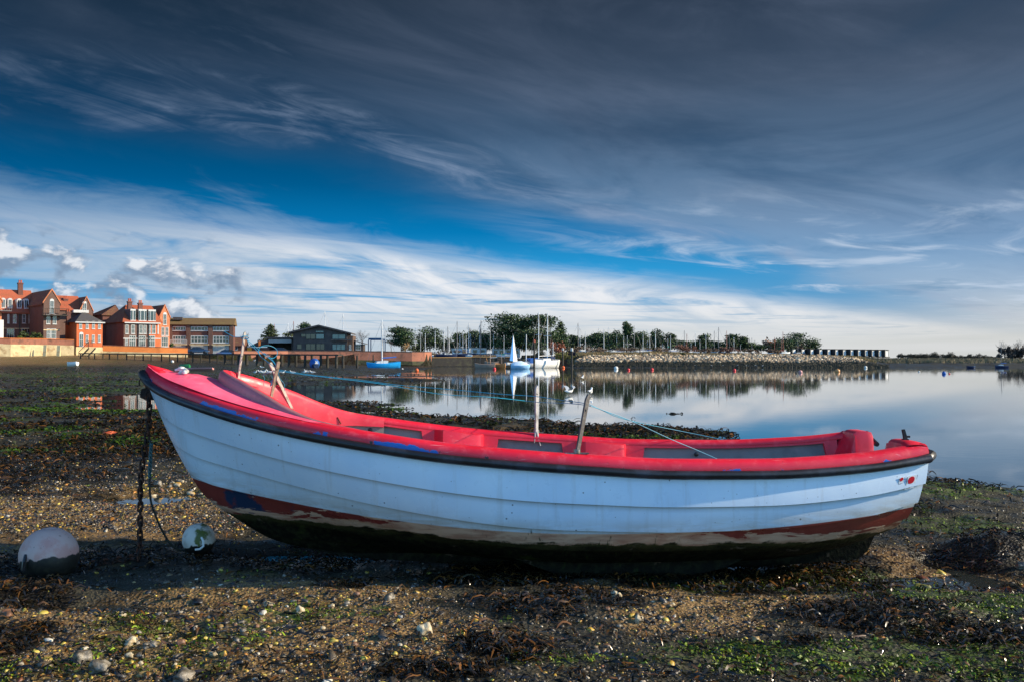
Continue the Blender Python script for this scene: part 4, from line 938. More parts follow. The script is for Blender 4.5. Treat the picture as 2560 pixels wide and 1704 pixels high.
def bez(pts, n=10):
    """smooth curve through points"""
    P = [Vector(p) for p in pts]; out = []
    for i in range(len(P) - 1):
        p0, p1, p2, p3 = P[max(i - 1, 0)], P[i], P[i + 1], P[min(i + 2, len(P) - 1)]
        for k in range(n):
            t = k / n; out.append(0.5 * ((2 * p1) + (p2 - p0) * t + (2 * p0 - 5 * p1 + 4 * p2 - p3) * t * t + (3 * p1 - p0 - 3 * p2 + p3) * t ** 3))
    return out + [P[-1]]
def build_twine():
    mb = MB(); r = 0.0025
    T = lambda pts, rr=r: mb.tube(bez([at(*p) for p in pts], 9), rr, 5)
    T([(620, 840, 7.14), (606, 841, 7.12), (604, 846, 7.14), (618, 847, 7.16), (622, 843, 7.15)], 0.0035)
    T([(560, 828, 7.2), (585, 842, 7.17), (612, 844, 7.14), (625, 860, 7.13), (642, 876, 7.1), (652, 890, 7.08), (668, 903, 7.05), (680, 912, 7.04), (694, 922, 7.02)])
    T([(614, 846, 7.14), (640, 868, 7.15), (660, 885, 7.12), (682, 903, 7.1), (694, 920, 7.03)])
    T([(650, 888, 7.1), (646, 875, 7.1), (655, 865, 7.12), (675, 864, 7.16), (690, 872, 7.2), (693, 884, 7.2), (684, 894, 7.18), (668, 892, 7.12), (660, 882, 7.1), (672, 890, 7.06), (684, 903, 7.04), (694, 918, 7.02)])
    T([(694, 921, 7.02), (690, 940, 7.1), (676, 960, 7.2), (681, 968, 7.2), (683, 950, 7.15), (679, 938, 7.1)])
    T([(659, 962, 7.25), (661, 945, 7.2), (658, 936, 7.15), (672, 931, 7.1), (694, 924, 7.03)])
    T([(676, 964, 7.2), (680, 958, 7.2), (677, 952, 7.22), (684, 950, 7.2)], 0.005)
    T([(694, 924, 7.02), (700, 945, 7.1), (710, 958, 7.2), (712, 975, 7.25)])
    T([(694, 923, 7.02), (735, 930, 7.0), (790, 938, 7.0), (840, 943, 7.0), (900, 949, 6.98), (1000, 962, 6.95), (1120, 972, 6.9), (1250, 984, 6.8), (1340, 990, 6.75), (1400, 999, 6.6), (1465, 1008, 6.31), (1500, 1022, 6.4), (1580, 1052, 6.6), (1680, 1098, 6.8), (1745, 1125, 6.9), (1815, 1156, 6.95)])
    T([(696, 926, 7.02), (760, 936, 7.05), (850, 946, 7.1), (960, 960, 7.2), (1100, 984, 7.3), (1230, 992, 7.4), (1342, 1004, 7.75), (1465, 1012, 6.33), (1540, 1040, 6.9), (1600, 1056, 7.4), (1680, 1072, 7.7), (1790, 1094, 7.82), (1880, 1112, 7.8), (1955, 1124, 7.75)])
    o = mb.build('blue_twine', M['twine']); tag(o, 'thin turquoise twine tangled on the bow stakes and strung aft over the boat', 'twine')
build_twine()
def build_chain():
    top = Vector((-2.555, 7.03, 1.20)); bot = at(345, 1388, 7.0)
    ch = empty('mooring_chain', (bot.x, bot.y, bot.z), 0, 'rusty iron mooring chain hanging from the stem down to the mud', 'chain')
    mb = MB(); a, b, r = 0.0145, 0.021, 0.0075; ring = []
    for t in np.linspace(0, 2 * math.pi, 18, endpoint=False): ring.append((a * math.cos(t), 0, (b if math.sin(t) > 0 else -b) * (1 if abs(math.sin(t)) > 0.02 else 0) + a * math.sin(t)))
    rows = []
    for i, p in enumerate(ring):
        q0, q1 = Vector(ring[i - 1]), Vector(ring[(i + 1) % len(ring)]); tn = (q1 - q0).normalized(); n1 = Vector((0, 1, 0)); n2 = tn.cross(n1)
        rows.append([list(Vector(p) + (n1 * math.cos(k) + n2 * math.sin(k)) * r) for k in np.linspace(0, 2 * math.pi, 7, endpoint=False)])
    mb.grid(rows, closed_u=True, closed_v=True)
    proto = mb.build('chain_link', M['rust'], ch); pitch = 0.0485; L = (top - bot).length; n = int(L / pitch) + 1; rr = random.Random(3)
    for i in range(n):
        o = proto if i == 0 else proto.copy()
        if i: col.objects.link(o); o.parent = ch
        t = i / (n - 1); p = top.lerp(bot, t); p.x += 0.012 * math.sin(t * 9) - 0.028 * math.sin(math.pi * t) * (t - 0.4); p.y += 0.006 * math.sin(t * 13)
        o.location = p - bot; o.rotation_euler = (rr.uniform(-0.05, 0.05), 0.022 + rr.uniform(-0.09, 0.09) + (0.25 if t > 0.94 else 0), (math.pi / 2 if i % 2 else 0) + rr.uniform(-0.25, 0.25))
    for k in range(7):
        o = proto.copy(); col.objects.link(o); o.parent = ch; o.location = Vector((-0.028 - 0.036 * k, -0.02 * k, -0.012 - 0.003 * k)); o.rotation_euler = (math.pi / 2 * (k % 2) + 0.4, math.pi / 2 + 0.2, 0.3)
build_chain()
def build_rope():
    mb = MB(); mb.tube(bez([at(374, 1100, 7.0), at(378, 1115, 6.98), at(376, 1150, 6.97), at(374, 1200, 6.97), at(377, 1250, 7.0), at(390, 1290, 7.05), at(408, 1330, 7.15), at(430, 1362, 7.25), at(455, 1373, 7.32), at(480, 1376, 7.34)], 8), 0.0075, 7)
    o = mb.build('mooring_rope', M['rope']); tag(o, 'slack dark mooring rope sagging from the chain to the small buoy', 'rope')
    mb = MB(); p = bez([at(378, 1108, 6.97), at(376, 1150, 6.96), at(374, 1195, 6.96)], 14)
    for k in range(3):
        mb.tube([q + Vector((0.009 * math.cos(i * 0.7 + k * 2.1), 0.009 * math.sin(i * 0.7 + k * 2.1), 0)) for i, q in enumerate(p)], 0.005, 5)
    mb.build('braided_splice', pmat('teal_rope', S(62, 92, 92), 0.7, var=0.3, scale=50), o)
build_rope()
def buoy_mat(name, c, c2, zline, slime):
    m = bpy.data.materials.new(name); m.use_nodes = True; g = NT(m.node_tree); b = g.n['Principled BSDF']
    tc = g.new('ShaderNodeTexCoord'); P = tc.outputs['Object']; x, y, z = g.sep(P)
    n = g.noise(P, 9.0, 6.0, 0.6); n2 = g.noise(P, 40.0, 4.0, 0.6)
    cc = g.mix(g.ss(n, 0.45, 0.65), c, c2); cc = g.mix(g.m('MULTIPLY', g.ss(n2, 0.66, 0.7), 0.6), cc, S(70, 60, 50))
    if slime: cc = g.mix(g.ss(g.m('SUBTRACT', n, g.m('MULTIPLY', g.m('ABSOLUTE', g.m('SUBTRACT', x, 0.035)), 3.0)), 0.38, 0.5), cc, g.mix(n2, S(64, 74, 22), S(100, 108, 44)))
    foul = g.mix(g.ss(n2, 0.4, 0.7), S(16, 14, 10), S(36, 34, 22))
    zt = g.m('SUBTRACT', z, g.m('MULTIPLY', x, 0.18))
    cc = g.mix(g.ss(g.m('ADD', zt, g.m('MULTIPLY', g.m('SUBTRACT', n, 0.5), 0.14)), zline + 0.006, zline - 0.006), cc, foul)
    g.put(b.inputs['Base Color'], cc); b.inputs['Roughness'].default_value = 0.55
    bp = g.new('ShaderNodeBump'); bp.inputs['Strength'].default_value = 0.15; g.put(bp.inputs['Height'], n); g.put(b.inputs['Normal'], bp.outputs[0])
    return m
def buoy(name, label, c, r, mat, rot, grp=None):
    prof = [(0.0, -r * 0.97)] + [(r * math.sin(t), -r * math.cos(t)) for t in np.linspace(0.2, math.pi - 0.25, 22)] + [(r * 0.2, r * 0.955), (r * 0.12, r * 0.90), (0.0, r * 0.89)]
    b = empty(name, (c.x, c.y, c.z - r), 0, label, 'buoy', grp)
    mb = MB(); mb.lathe(prof, 32); o = mb.build('float', mat, b, sharp=60, loc=(0, 0, r)); return b, o
gb = float(ground_z(np.array([-2.9]), np.array([6.3]))[0])
c = at(123, 1388, 6.62); bb, fl = buoy('mooring_buoy', 'large faded pink and white round buoy, lower half black, left of the chain', c, 0.186, buoy_mat('big_buoy_skin', S(196, 160, 148), S(190, 138, 126), 0.005, False), 0)
mb = MB(); mb.tube([(-0.075, -0.165, 0.225), (-0.073, -0.19, 0.185), (-0.078, -0.185, 0.13)], [0.010, 0.013, 0.015], 8); mb.build('buoy_tail', M['black_plastic'], bb)
c = at(497, 1347, 7.35); bb, fl = buoy('mooring_buoy', 'small white buoy smeared with green slime, by the rope end under the bow', c, 0.118, buoy_mat('small_buoy_skin', S(210, 200, 186), S(184, 168, 150), -0.04, True), 0)
mb = MB(); mb.tube([(0.05, -0.10, 0.15), (0.07, -0.118, 0.125), (0.07, -0.118, 0.09), (0.045, -0.115, 0.07), (0.01, -0.115, 0.065)], 0.008, 7); mb.build('buoy_handle', M['white_plastic'], bb)
# ------------------------------------------------------------------ the far shore: materials
def brick_mat(name, c1, c2, mortar, scale=1.0, c3=None):
    m = bpy.data.materials.new(name); m.use_nodes = True; g = NT(m.node_tree); b = g.n['Principled BSDF']
    tc = g.new('ShaderNodeTexCoord'); P = tc.outputs['Object']; x, y, z = g.sep(P)
    br = g.new('ShaderNodeTexBrick'); g.put(br.inputs['Vector'], g.vec(g.m('ADD', x, y), z, 0.0))
    br.inputs['Color1'].default_value = c1; br.inputs['Color2'].default_value = c2; br.inputs['Mortar'].default_value = mortar
    br.inputs['Scale'].default_value = 4.4 * scale; br.inputs['Mortar Size'].default_value = 0.012; br.inputs['Bias'].default_value = 0.1
    n = g.noise(P, 0.5, 6.0, 0.6); f = g.ss(n, 0.3, 0.7, 0.78, 1.22, 'LINEAR'); c = g.mix(1.0, br.outputs['Color'], g.vec(f, f, f), 'MULTIPLY')
    if c3 is not None: c = g.mix(g.m('MULTIPLY', g.ss(g.noise(P, 0.9, 7.0, 0.65), 0.5, 0.66), 0.7), c, c3)
    g.put(b.inputs['Base Color'], c); b.inputs['Roughness'].default_value = 0.8
    return m
def tile_mat(name, c1, c2, moss):
    m = bpy.data.materials.new(name); m.use_nodes = True; g = NT(m.node_tree); b = g.n['Principled BSDF']
    tc = g.new('ShaderNodeTexCoord'); P = tc.outputs['Object']; x, y, z = g.sep(P)
    n = g.noise(P, 1.2, 6.0, 0.6); n2 = g.noise(P, 9.0, 4.0, 0.6)
    c = g.mix(g.ss(n2, 0.35, 0.65), c1, c2); c = g.mix(g.m('MULTIPLY', g.ss(n, 0.5, 0.68), 0.6), c, moss)
    g.put(b.inputs['Base Color'], c); b.inputs['Roughness'].default_value = 0.75
    bp = g.new('ShaderNodeBump'); bp.inputs['Strength'].default_value = 0.5; bp.inputs['Distance'].default_value = 0.05
    g.put(bp.inputs['Height'], g.m('FRACT', g.m('MULTIPLY', z, 5.0))); g.put(b.inputs['Normal'], bp.outputs[0])
    return m
M['brick_brown'] = brick_mat('brown_brick', S(88, 62, 52), S(106, 76, 63), S(108, 90, 80))
M['brick_orange'] = brick_mat('orange_brick', S(190, 86, 42), S(208, 104, 54), S(186, 118, 78))
M['brick_mix'] = brick_mat('buff_orange_brick', S(190, 104, 66), S(206, 126, 80), S(200, 150, 112))
M['brick_dark'] = brick_mat('dark_red_brick', S(92, 54, 46), S(108, 64, 52), S(100, 80, 70))
M['brick_wall'] = brick_mat('old_sea_wall_brick', S(150, 88, 66), S(172, 106, 80), S(150, 118, 96), c3=S(96, 70, 56))
M['brick_lit'] = brick_mat('orange_garden_wall', S(226, 118, 48), S(238, 136, 60), S(228, 150, 90))
M['tile_red'] = tile_mat('red_roof_tile', S(150, 72, 46), S(172, 90, 58), S(132, 80, 48))
M['tile_brown'] = tile_mat('brown_roof_tile', S(96, 60, 46), S(116, 76, 56), S(128, 104, 60))
M['slate'] = tile_mat('dark_slate', S(66, 64, 66), S(84, 80, 80), S(92, 88, 72))
M['tile_olive'] = tile_mat('mossy_brown_tile', S(98, 78, 52), S(118, 94, 60), S(122, 108, 52))
M['white_paint'] = pmat('white_paint', S(196, 196, 192), 0.45, var=0.06, scale=2.0)
M['glass_dark'] = pmat('dark_glass', S(34, 42, 50), 0.08, var=0.3, scale=0.6, spec=0.8)
M['glass_teal'] = pmat('teal_glass', S(60, 104, 112), 0.08, var=0.3, scale=0.4, spec=0.8)
M['concrete'] = pmat('pale_concrete', S(214, 190, 142), 0.8, var=0.2, scale=1.2, c2=S(178, 142, 98), thr=(0.5, 0.66))
M['clad'] = pmat('dark_timber_cladding', S(66, 58, 56), 0.7, var=0.12, scale=1.0, c2=S(82, 72, 68))
M['clad_brown'] = pmat('brown_timber_cladding', S(92, 72, 60), 0.7, var=0.12, scale=1.0)
M['pier_wood'] = pmat('tarred_pier_wood', S(38, 34, 30), 0.75, var=0.3, scale=2.0, c2=S(56, 52, 40))
M['dark_wall'] = pmat('weed_blackened_wall', S(40, 36, 32), 0.8, var=0.3, scale=1.5, c2=S(58, 56, 40))
M['slime'] = pmat('green_slime', S(70, 70, 34), 0.7, var=0.3, scale=2.0, c2=S(44, 40, 26))
M['fascia'] = pmat('pale_fascia', S(170, 172, 168), 0.6, var=0.08)
M['render'] = pmat('white_render', S(224, 222, 214), 0.7, var=0.06)
M['clay'] = pmat('clay_pot', S(176, 84, 52), 0.7, var=0.1)
M['alu'] = pmat('mast_aluminium', S(232, 232, 230), 0.4, 0.0, var=0.06, spec=0.6)
M['wire'] = pmat('rigging_wire', S(120, 120, 122), 0.5, var=0.0)
M['blue_cover'] = pmat('blue_canvas', S(28, 92, 168), 0.6, var=0.15, scale=2.0)
M['blue_hull'] = pmat('blue_boat_paint', S(34, 158, 226), 0.3, var=0.06)
M['navy_hull'] = pmat('navy_boat_paint', S(36, 48, 78), 0.3, var=0.06)
M['white_hull'] = pmat('white_boat_paint', S(232, 232, 230), 0.3, var=0.05)
M['pale_blue'] = pmat('pale_blue_cover', S(150, 196, 228), 0.5, var=0.1, scale=1.5)
M['antifoul'] = pmat('dark_antifouling', S(40, 36, 40), 0.6, var=0.2)
M['taupe'] = pmat('varnished_grey_hull', S(150, 130, 116), 0.4, var=0.12, scale=2)
M['varnish'] = pmat('varnished_timber', S(196, 138, 84), 0.35, var=0.12, scale=2)
M['orange_plastic'] = pmat('orange_plastic', S(232, 100, 40), 0.4, var=0.08); M['red_plastic'] = pmat('red_plastic', S(214, 52, 56), 0.4, var=0.08)
M['black_hut'] = pmat('black_hut_paint', S(30, 32, 36), 0.6, var=0.1); M['teal_paint'] = pmat('teal_paint', S(30, 150, 120), 0.5, var=0.08)
M['green_hull'] = pmat('green_boat_paint', S(30, 112, 62), 0.4, var=0.1); M['pink_hull'] = pmat('faded_pink_hull', S(196, 140, 138), 0.5, var=0.1)
M['reed'] = pmat('dry_reed', S(150, 118, 76), 0.8, var=0.2, scale=0.6, c2=S(120, 96, 60))
M['feather'] = pmat('white_feathers', S(236, 236, 234), 0.7, var=0.04); M['bill'] = pmat('dark_bill', S(120, 84, 40), 0.5); M['wing'] = pmat('grey_wing', S(168, 174, 180), 0.7, var=0.04)
M['car_blue'] = pmat('dark_blue_car_paint', S(28, 40, 66), 0.2, var=0.02, coat=1.0); M['car_silver'] = pmat('silver_blue_car_paint', S(126, 142, 168), 0.25, var=0.02, coat=1.0); M['tyre'] = pmat('tyre_rubber', S(20, 20, 20), 0.7)
M['yellow_paint'] = pmat('yellow_panel', S(232, 160, 48), 0.5); M['sail_white'] = pmat('white_sail', S(232, 230, 224), 0.6, var=0.05); M['sail_blue'] = pmat('blue_sail_strip', S(42, 128, 196), 0.6, var=0.05)
M['rust_mast'] = pmat('rust_red_mast', S(160, 78, 56), 0.5, var=0.1); M['grey_mast'] = pmat('grey_mast', S(110, 108, 108), 0.5, var=0.1)

# ------------------------------------------------------------------ buildings: local x runs along the sunlit front, y goes back, front plane y = 0
def corner(name, px, Y, deg, label, cat='house', group=None):
    o = empty(name, (xat(px, Y), Y, 0), R(deg), label, cat, group); return o
def along(o, px):
    """distance along the local x axis at which a photo column is reached"""
    k = (px - CX) / F; c, s = math.cos(o.rotation_euler.z), math.sin(o.rotation_euler.z); X, Y = o.location.x, o.location.y
    return (k * Y - X) / (c - k * s)
def depth_at(o, u): return o.location.y + math.sin(o.rotation_euler.z) * u
def zl(o, py, u=0.0): return zat(py, depth_at(o, u))
WK = 0.5
def window(par, u, z, w, h, y=0.0, panes=2, arch=False, frame=0.11, glass='glass_dark', side=False, name='window'):
    """white frame standing 6 cm proud, glass a child; u, z = lower middle"""
    if frame < 0.12: w = w * WK; f_ = 0.085
    mb = MB(); f = frame if frame > 0.12 else 0.085; x0, x1 = u - w / 2, u + w / 2
    mb.box(x0, x0 + f, -0.06, 0.05, z, z + h); mb.box(x1 - f, x1, -0.06, 0.05, z, z + h); mb.box(x0 + f, x1 - f, -0.06, 0.05, z, z + f); mb.box(x0 + f, x1 - f, -0.06, 0.05, z + h - f, z + h)
    for k in range(1, panes): xm = x0 + w * k / panes; mb.box(xm - f * 0.35, xm + f * 0.35, -0.05, 0.04, z + f, z + h - f)
    if h > 1.0: mb.box(x0 + f, x1 - f, -0.045, 0.035, z + h * 0.5 - f * 0.3, z + h * 0.5 + f * 0.3)
    if arch: mb.prism_y([(u + w / 2 * math.cos(t), z + h + w / 2 * math.sin(t)) for t in np.linspace(0, math.pi, 10)], -0.055, 0.045)
    mb.box(x0 - 0.08, x1 + 0.08, -0.12, -0.062, z - 0.09, z - 0.01)
    fr = mb.build(name, M['white_paint'], par, smooth=False, loc=(0, y, 0))
    g_ = MB(); g_.box(x0 + f * 0.9, x1 - f * 0.9, -0.03, 0.02, z + f * 0.9, z + h - f * 0.9); g_.build('pane', M[glass], fr, smooth=False)
    return fr
def french(par, u, z, w, h, y=0.0): return window(par, u, z, w, h, y, 3, name='french_window')
def chimney(par, u, v, z0, z1, w=0.9, pots=2):
    w *= 0.72; z1 += 0.2
    mb = MB(); mb.box(u - w / 2, u + w / 2, v - 0.35, v + 0.35, z0, z1 - 0.25); mb.box(u - w / 2 - 0.08, u + w / 2 + 0.08, v - 0.43, v + 0.43, z1 - 0.25, z1)
    c = mb.build('chimney', M['brick_dark'], par, smooth=False)
    for k in range(pots):
        p = MB(); p.lathe([(0.16, 0), (0.13, 0.3), (0.17, 0.55), (0.11, 0.55)], 10, (u + (k - (pots - 1) / 2) * 0.36, v, z1)); p.build('chimney_pot', M['clay'], c)
    return c
def roof_ridge_x(par, x0, x1, y0, y1, ze, zr, mat, over=0.3, hip0=0.0, hip1=0.0):
    """roof with its ridge along x; hips set the ridge in from the ends"""
    ym = (y0 + y1) / 2; a, b = x0 - over, x1 + over; c, d = y0 - over, y1 + over; t = 0.14
    v = [(a, c, ze), (b, c, ze), (b, d, ze), (a, d, ze), (a + hip0 + (0 if hip0 else 0), ym, zr), (b - hip1, ym, zr)]
    mb = MB(); mb.add(v, [(0, 1, 5, 4), (1, 2, 5), (2, 3, 4, 5), (3, 0, 4), (3, 2, 1, 0)])
    mb.box(a, b, c - 0.05, c + 0.05, ze - t, ze + 0.04)
    return mb.build('roof', mat, par, smooth=False)
def roof_ridge_y(par, x0, x1, y0, y1, ze, zr, mat, over=0.12):
    xm = (x0 + x1) / 2; t = 0.22; mb = MB()
    for s, xe in ((-1, x0 - 0.25), (1, x1 + 0.25)):
        k = (zr - ze) / (xm - x0) ; zz = ze - 0.25 * k
        mb.hexa([(xe, y0 + over, zz), (xm, y0 + over, zr), (xm, y1, zr), (xe, y1, zz), (xe, y0 + over, zz + t), (xm, y0 + over, zr + t), (xm, y1, zr + t), (xe, y1, zz + t)] if s < 0 else
                [(xm, y0 + over, zr), (xe, y0 + over, zz), (xe, y1, zz), (xm, y1, zr), (xm, y0 + over, zr + t), (xe, y0 + over, zz + t), (xe, y1, zz + t), (xm, y1, zr + t)])
    return mb.build('roof', mat, par, smooth=False)
def gable_walls(par, x0, x1, y0, y1, zb, ze, zr, mat, cope=True):
    xm = (x0 + x1) / 2; mb = MB(); mb.prism_y([(x0, zb), (x1, zb), (x1, ze), (xm, zr), (x0, ze)], y0, y1)
    w = mb.build('wall', mat, par, smooth=False)
    if cope:
        mb = MB(); 
        for xa, xb in ((x0 - 0.15, xm), (x1 + 0.15, xm)):
            za = ze - 0.15; p = [(xa, za + 0.02), (xb, zr + 0.04), (xb, zr + 0.34), (xa, za + 0.34)]; mb.prism_y(p, y0 - 0.1, y0 + 0.25)
        mb.build('coping', M['brick_mix'], par, smooth=False)
    return w
def band(par, x0, x1, z, mat, y=0.0, h=0.15): mb = MB(); mb.box(x0, x1, y - 0.07, y - 0.003, z, z + h); return mb.build('string_course', mat, par, smooth=False)
ANG = 40.0
def house_terrace():
    o = corner('terraced_house', -120, 186, ANG, 'brown brick terrace with four round-topped white dormers, cut by the left edge of the photo'); L = along(o, 86); ze = zl(o, 784, L); zb = 2.0
    zr = zl(o, 725, along(o, 38)) + 0.1; D = 8.0
    mb = MB(); mb.box(0, L, 0, D, zb, ze); mb.build('wall', M['brick_brown'], o, smooth=False); roof_ridge_x(o, 0, L, 0, D, ze, ze + 4.7, M['tile_red'])
    h = lambda py, u: zl(o, py, u)
    for px in (20, 36, 59, 75.5): u = along(o, px); window(o, u, h(808, u), 1.25 if px > 30 else 0.7, 1.75, panes=2)
    for px, w in ((26, 2.6), (64, 3.0)): u = along(o, px); french(o, u, h(846, u), w, 2.0)
    band(o, 0, L, h(822, L * 0.7), M['concrete'])
    mb = MB(); u = along(o, 48); mb.box(u - 0.06, u + 0.06, -0.14, -0.01, zb, ze); mb.build('drainpipe', M['black_plastic'], o, smooth=False)
    for px in (9, 26, 49, 67):
        u = along(o, px); z0 = ze + 0.75; mb = MB(); mb.prism_y([(u - 0.42, z0), (u + 0.42, z0), (u + 0.42, z0 + 1.7)] + [(u + 0.42 * math.cos(t), z0 + 1.7 + 0.42 * math.sin(t)) for t in np.linspace(0.15, math.pi - 0.15, 9)] + [(u - 0.42, z0 + 1.7)], 0.5, 3.4)
        d = mb.build('dormer', M['white_paint'], o, smooth=False)
        for s in (-0.15, 0.15): g_ = MB(); g_.box(u + s - 0.10, u + s + 0.10, 0.46, 0.52, z0 + 0.35, z0 + 1.75); g_.build('dormer_pane', M['glass_dark'], d, smooth=False)
    u = along(o, 44); chimney(o, u + 1.2, 3.4, ze + 3.4, ze + 5.9, 1.2)
    # bay with a white wall and balcony at the edge of the frame
    b = corner('bay_house', -60, 181, ANG, 'pale gabled house end with a white ground floor and iron balcony at the left edge'); L2 = along(b, 3); 
    gable_walls(b, 0, L2, 0, 6, 2.0, zl(b, 752, L2), zl(b, 752, L2) + 3.0, M['brick_mix']); roof_ridge_y(b, 0, L2, 0, 6, zl(b, 752, L2), zl(b, 752, L2) + 3.0, M['tile_red'])
    mb = MB(); mb.box(0, L2 + 0.25, -0.5, -0.01, 2.0, zl(b, 800, L2)); mb.build('rendered_base', M['render'], b, smooth=False)
    z = zl(b, 777, L2); mb = MB(); mb.box(L2 - 3, L2 + 1.4, -1.4, -0.02, z - 0.12, z)
    for k in range(12): x = L2 - 3 + k * 0.395; mb.box(x, x + 0.05, -1.4, -1.36, z, z + 1.1)
    mb.box(L2 - 3, L2 + 1.4, -1.42, -1.34, z + 1.1, z + 1.16); mb.build('balcony', M['grey_mast'], b, smooth=False)
    window(b, L2 - 0.9, zl(b, 798, L2), 1.4, 1.6, 0.0, 2)
house_terrace()
def gable_house(px0, px1, Y, eave, apex, base, depth, wall, roof, label, wide_arch=True, lower=(), balcony=False, ground=True, left=None):
    o = corner('gabled_house', px0, Y, ANG, label); L = along(o, px1); ze = zl(o, eave, L / 2); zr = zl(o, apex, L / 2)
    gable_walls(o, 0, L, 0, depth, 1.8, ze, zr, wall); roof_ridge_y(o, 0, L, 0.1, depth, ze, zr, roof)
    return o, L, ze, zr
def houses():
    o, L, ze, zr = gable_house(108, 149, 187, 758, 726, 850, 14, M['brick_brown'], M['tile_brown'], 'tall brown brick gabled house with an arched balcony window, right of the dormered terrace')
    h = lambda py: zl(o, py, L / 2)
    window(o, L / 2, h(784), 1.5, 2.4, 0, 2, True); z = h(788)
    mb = MB(); mb.box(L / 2 - 1.9, L / 2 + 2.6, -1.3, -0.02, z - 0.15, z)
    for k in range(13): x = L / 2 - 1.9 + k * 0.37; mb.box(x, x + 0.05, -1.3, -1.25, z, z + 1.15)
    mb.box(L / 2 - 1.9, L / 2 + 2.6, -1.32, -1.22, z + 1.15, z + 1.22); mb.build('balcony', M['pier_wood'], o, smooth=False)
    for px in (120, 136): window(o, along(o, px), h(810), 1.35, 1.75)
    for px, w in ((122, 1.6), (132, 2.2)): french(o, along(o, px), h(847), w, 1.9)
    band(o, 0, L, h(826), M['concrete'])
    # the house behind, with a red wing
    o, L, ze, zr = gable_house(200, 231, 206, 778, 744, 850, 13, M['brick_brown'], M['tile_brown'], 'brown brick gabled house with an arched window, behind the small orange house')
    h = lambda py: zl(o, py, L / 2); window(o, L / 2 - 0.4, h(786), 1.6, 2.3, 0, 2, True); mb = MB(); mb.box(-1.6, 1.4, -0.9, -0.02, h(783), h(776)); mb.build('white_parapet', M['white_paint'], o, smooth=False)
    wgo = corner('tiled_house', 138, 204, ANG, 'house with a steep red tiled roof and one stack, behind the tall gabled house'); L2 = along(wgo, 205); ze2 = zl(wgo, 775, L2 / 2)
    mb = MB(); mb.box(0, L2, 0, 8, 1.8, ze2); mb.build('wall', M['brick_brown'], wgo, smooth=False); roof_ridge_x(wgo, 0, L2, 0, 8, ze2, zl(wgo, 741, 3) + 0.3, M['tile_red'], hip0=0.5)
    chimney(wgo, along(wgo, 172), 2.6, ze2, zl(wgo, 748, along(wgo, 172)), 1.2)
    # small orange house
    o = corner('orange_brick_house', 191, 189, ANG, 'small orange brick house with a hipped slate roof, above the pale sea wall'); L = along(o, 256); D = 7.2; ze = zl(o, 805, L / 3)
    mb = MB(); mb.box(0, L, 0, D, 1.4, ze); mb.build('wall', M['brick_orange'], o, smooth=False)
    ym = D / 2; a, b, c, d = -0.35, L + 0.35, -0.35, D + 0.35; zr = zl(o, 781, 0) + 0.15; mb = MB()
    mb.add([(a, c, ze), (b, c, ze), (b, d, ze), (a, d, ze), (a + 2.4, ym, zr), (b - 2.4, ym, zr)], [(0, 1, 5, 4), (1, 2, 5), (2, 3, 4, 5), (3, 0, 4), (3, 2, 1, 0)]); mb.build('roof', M['slate'], o, smooth=False)
    mb = MB(); mb.box(a, b, c - 0.06, c - 0.004, ze - 0.18, ze + 0.02); mb.build('gutter', M['white_paint'], o, smooth=False)
    h = lambda py, u: zl(o, py, u)
    for i, px in enumerate((201, 217.5, 233, 248)):
        u = along(o, px); window(o, u, h(822, u), 1.05, 1.45, panes=2, arch=False); 
        if i: window(o, u, h(855, u), 1.05, 1.4, panes=2)
    u = along(o, 203); window(o, u, h(865, u), 1.5, 2.3, 0, 2, True, name='french_window'); chimney(o, -0.1, 4.9, ze - 0.5, zl(o, 780, 0), 1.0, 2)
    mb = MB(); u0, u1 = along(o, 210), along(o, 225); z = h(867, u0)
    mb.box(u0, u1, -1.4, -0.02, z - 0.2, z - 0.05)
    for k in range(6): x = u0 + (u1 - u0) * k / 5; mb.box(x - 0.03, x + 0.03, -1.4, -1.34, z - 0.05, z + 1.1)
    mb.box(u0, u1, -1.42, -1.34, z + 1.06, z + 1.14); mb.build('railing', M['pier_wood'], o, smooth=False)
    # the long terrace with white dormers
    o = corner('terraced_house', 309, 198, ANG, 'long brick terrace with a red hipped roof, two stacks and white box dormers'); L = along(o, 399); D = 12.0; h = lambda py, u: zl(o, py, u); ze = h(806, L * 0.3); zr = h(760, 4)
    mb = MB(); u1 = along(o, 344); mb.box(0, u1, 0, D, 1.8, ze); mb.build('wall', M['brick_brown'], o, smooth=False)
    u2 = along(o, 371); mb = MB(); mb.box(u1, u2, 0.003, D, 1.8, ze); mb.build('wall', M['brick_brown'], o, smooth=False); mb = MB(); mb.box(u2, L, 0, D, 1.8, ze); mb.build('wall', M['brick_orange'], o, smooth=False)
    mb = MB(); a, b, c, d = -0.4, L + 0.5, -0.4, D + 0.4; ym = D / 2
    mb.add([(a, c, ze), (b, c, ze), (b, d, ze), (a, d, ze), (a + 2.8, ym, zr), (b, ym, zr)], [(0, 1, 5, 4), (1, 2, 5), (2, 3, 4, 5), (3, 2, 1, 0)]); mb.build('roof', M['tile_red'], o, smooth=False)
    mb = MB(); mb.add([(a - 0.02, c, ze + 0.02), (a - 0.02, d, ze + 0.02), (a + 2.78, ym, zr + 0.02)], [(0, 2, 1)]); mb.build('hip_slope', M['tile_brown'], o, smooth=False)
    mb = MB(); mb.box(0, L, -0.48, -0.41, ze - 0.2, ze + 0.02); mb.build('gutter', M['white_paint'], o, smooth=False)
    for px, t in ((319, 761), (346, 765)): u = along(o, px); chimney(o, u + 1.5, 3.4, ze + 1.6, zl(o, t, u + 2.5) + 0.5, 1.1)
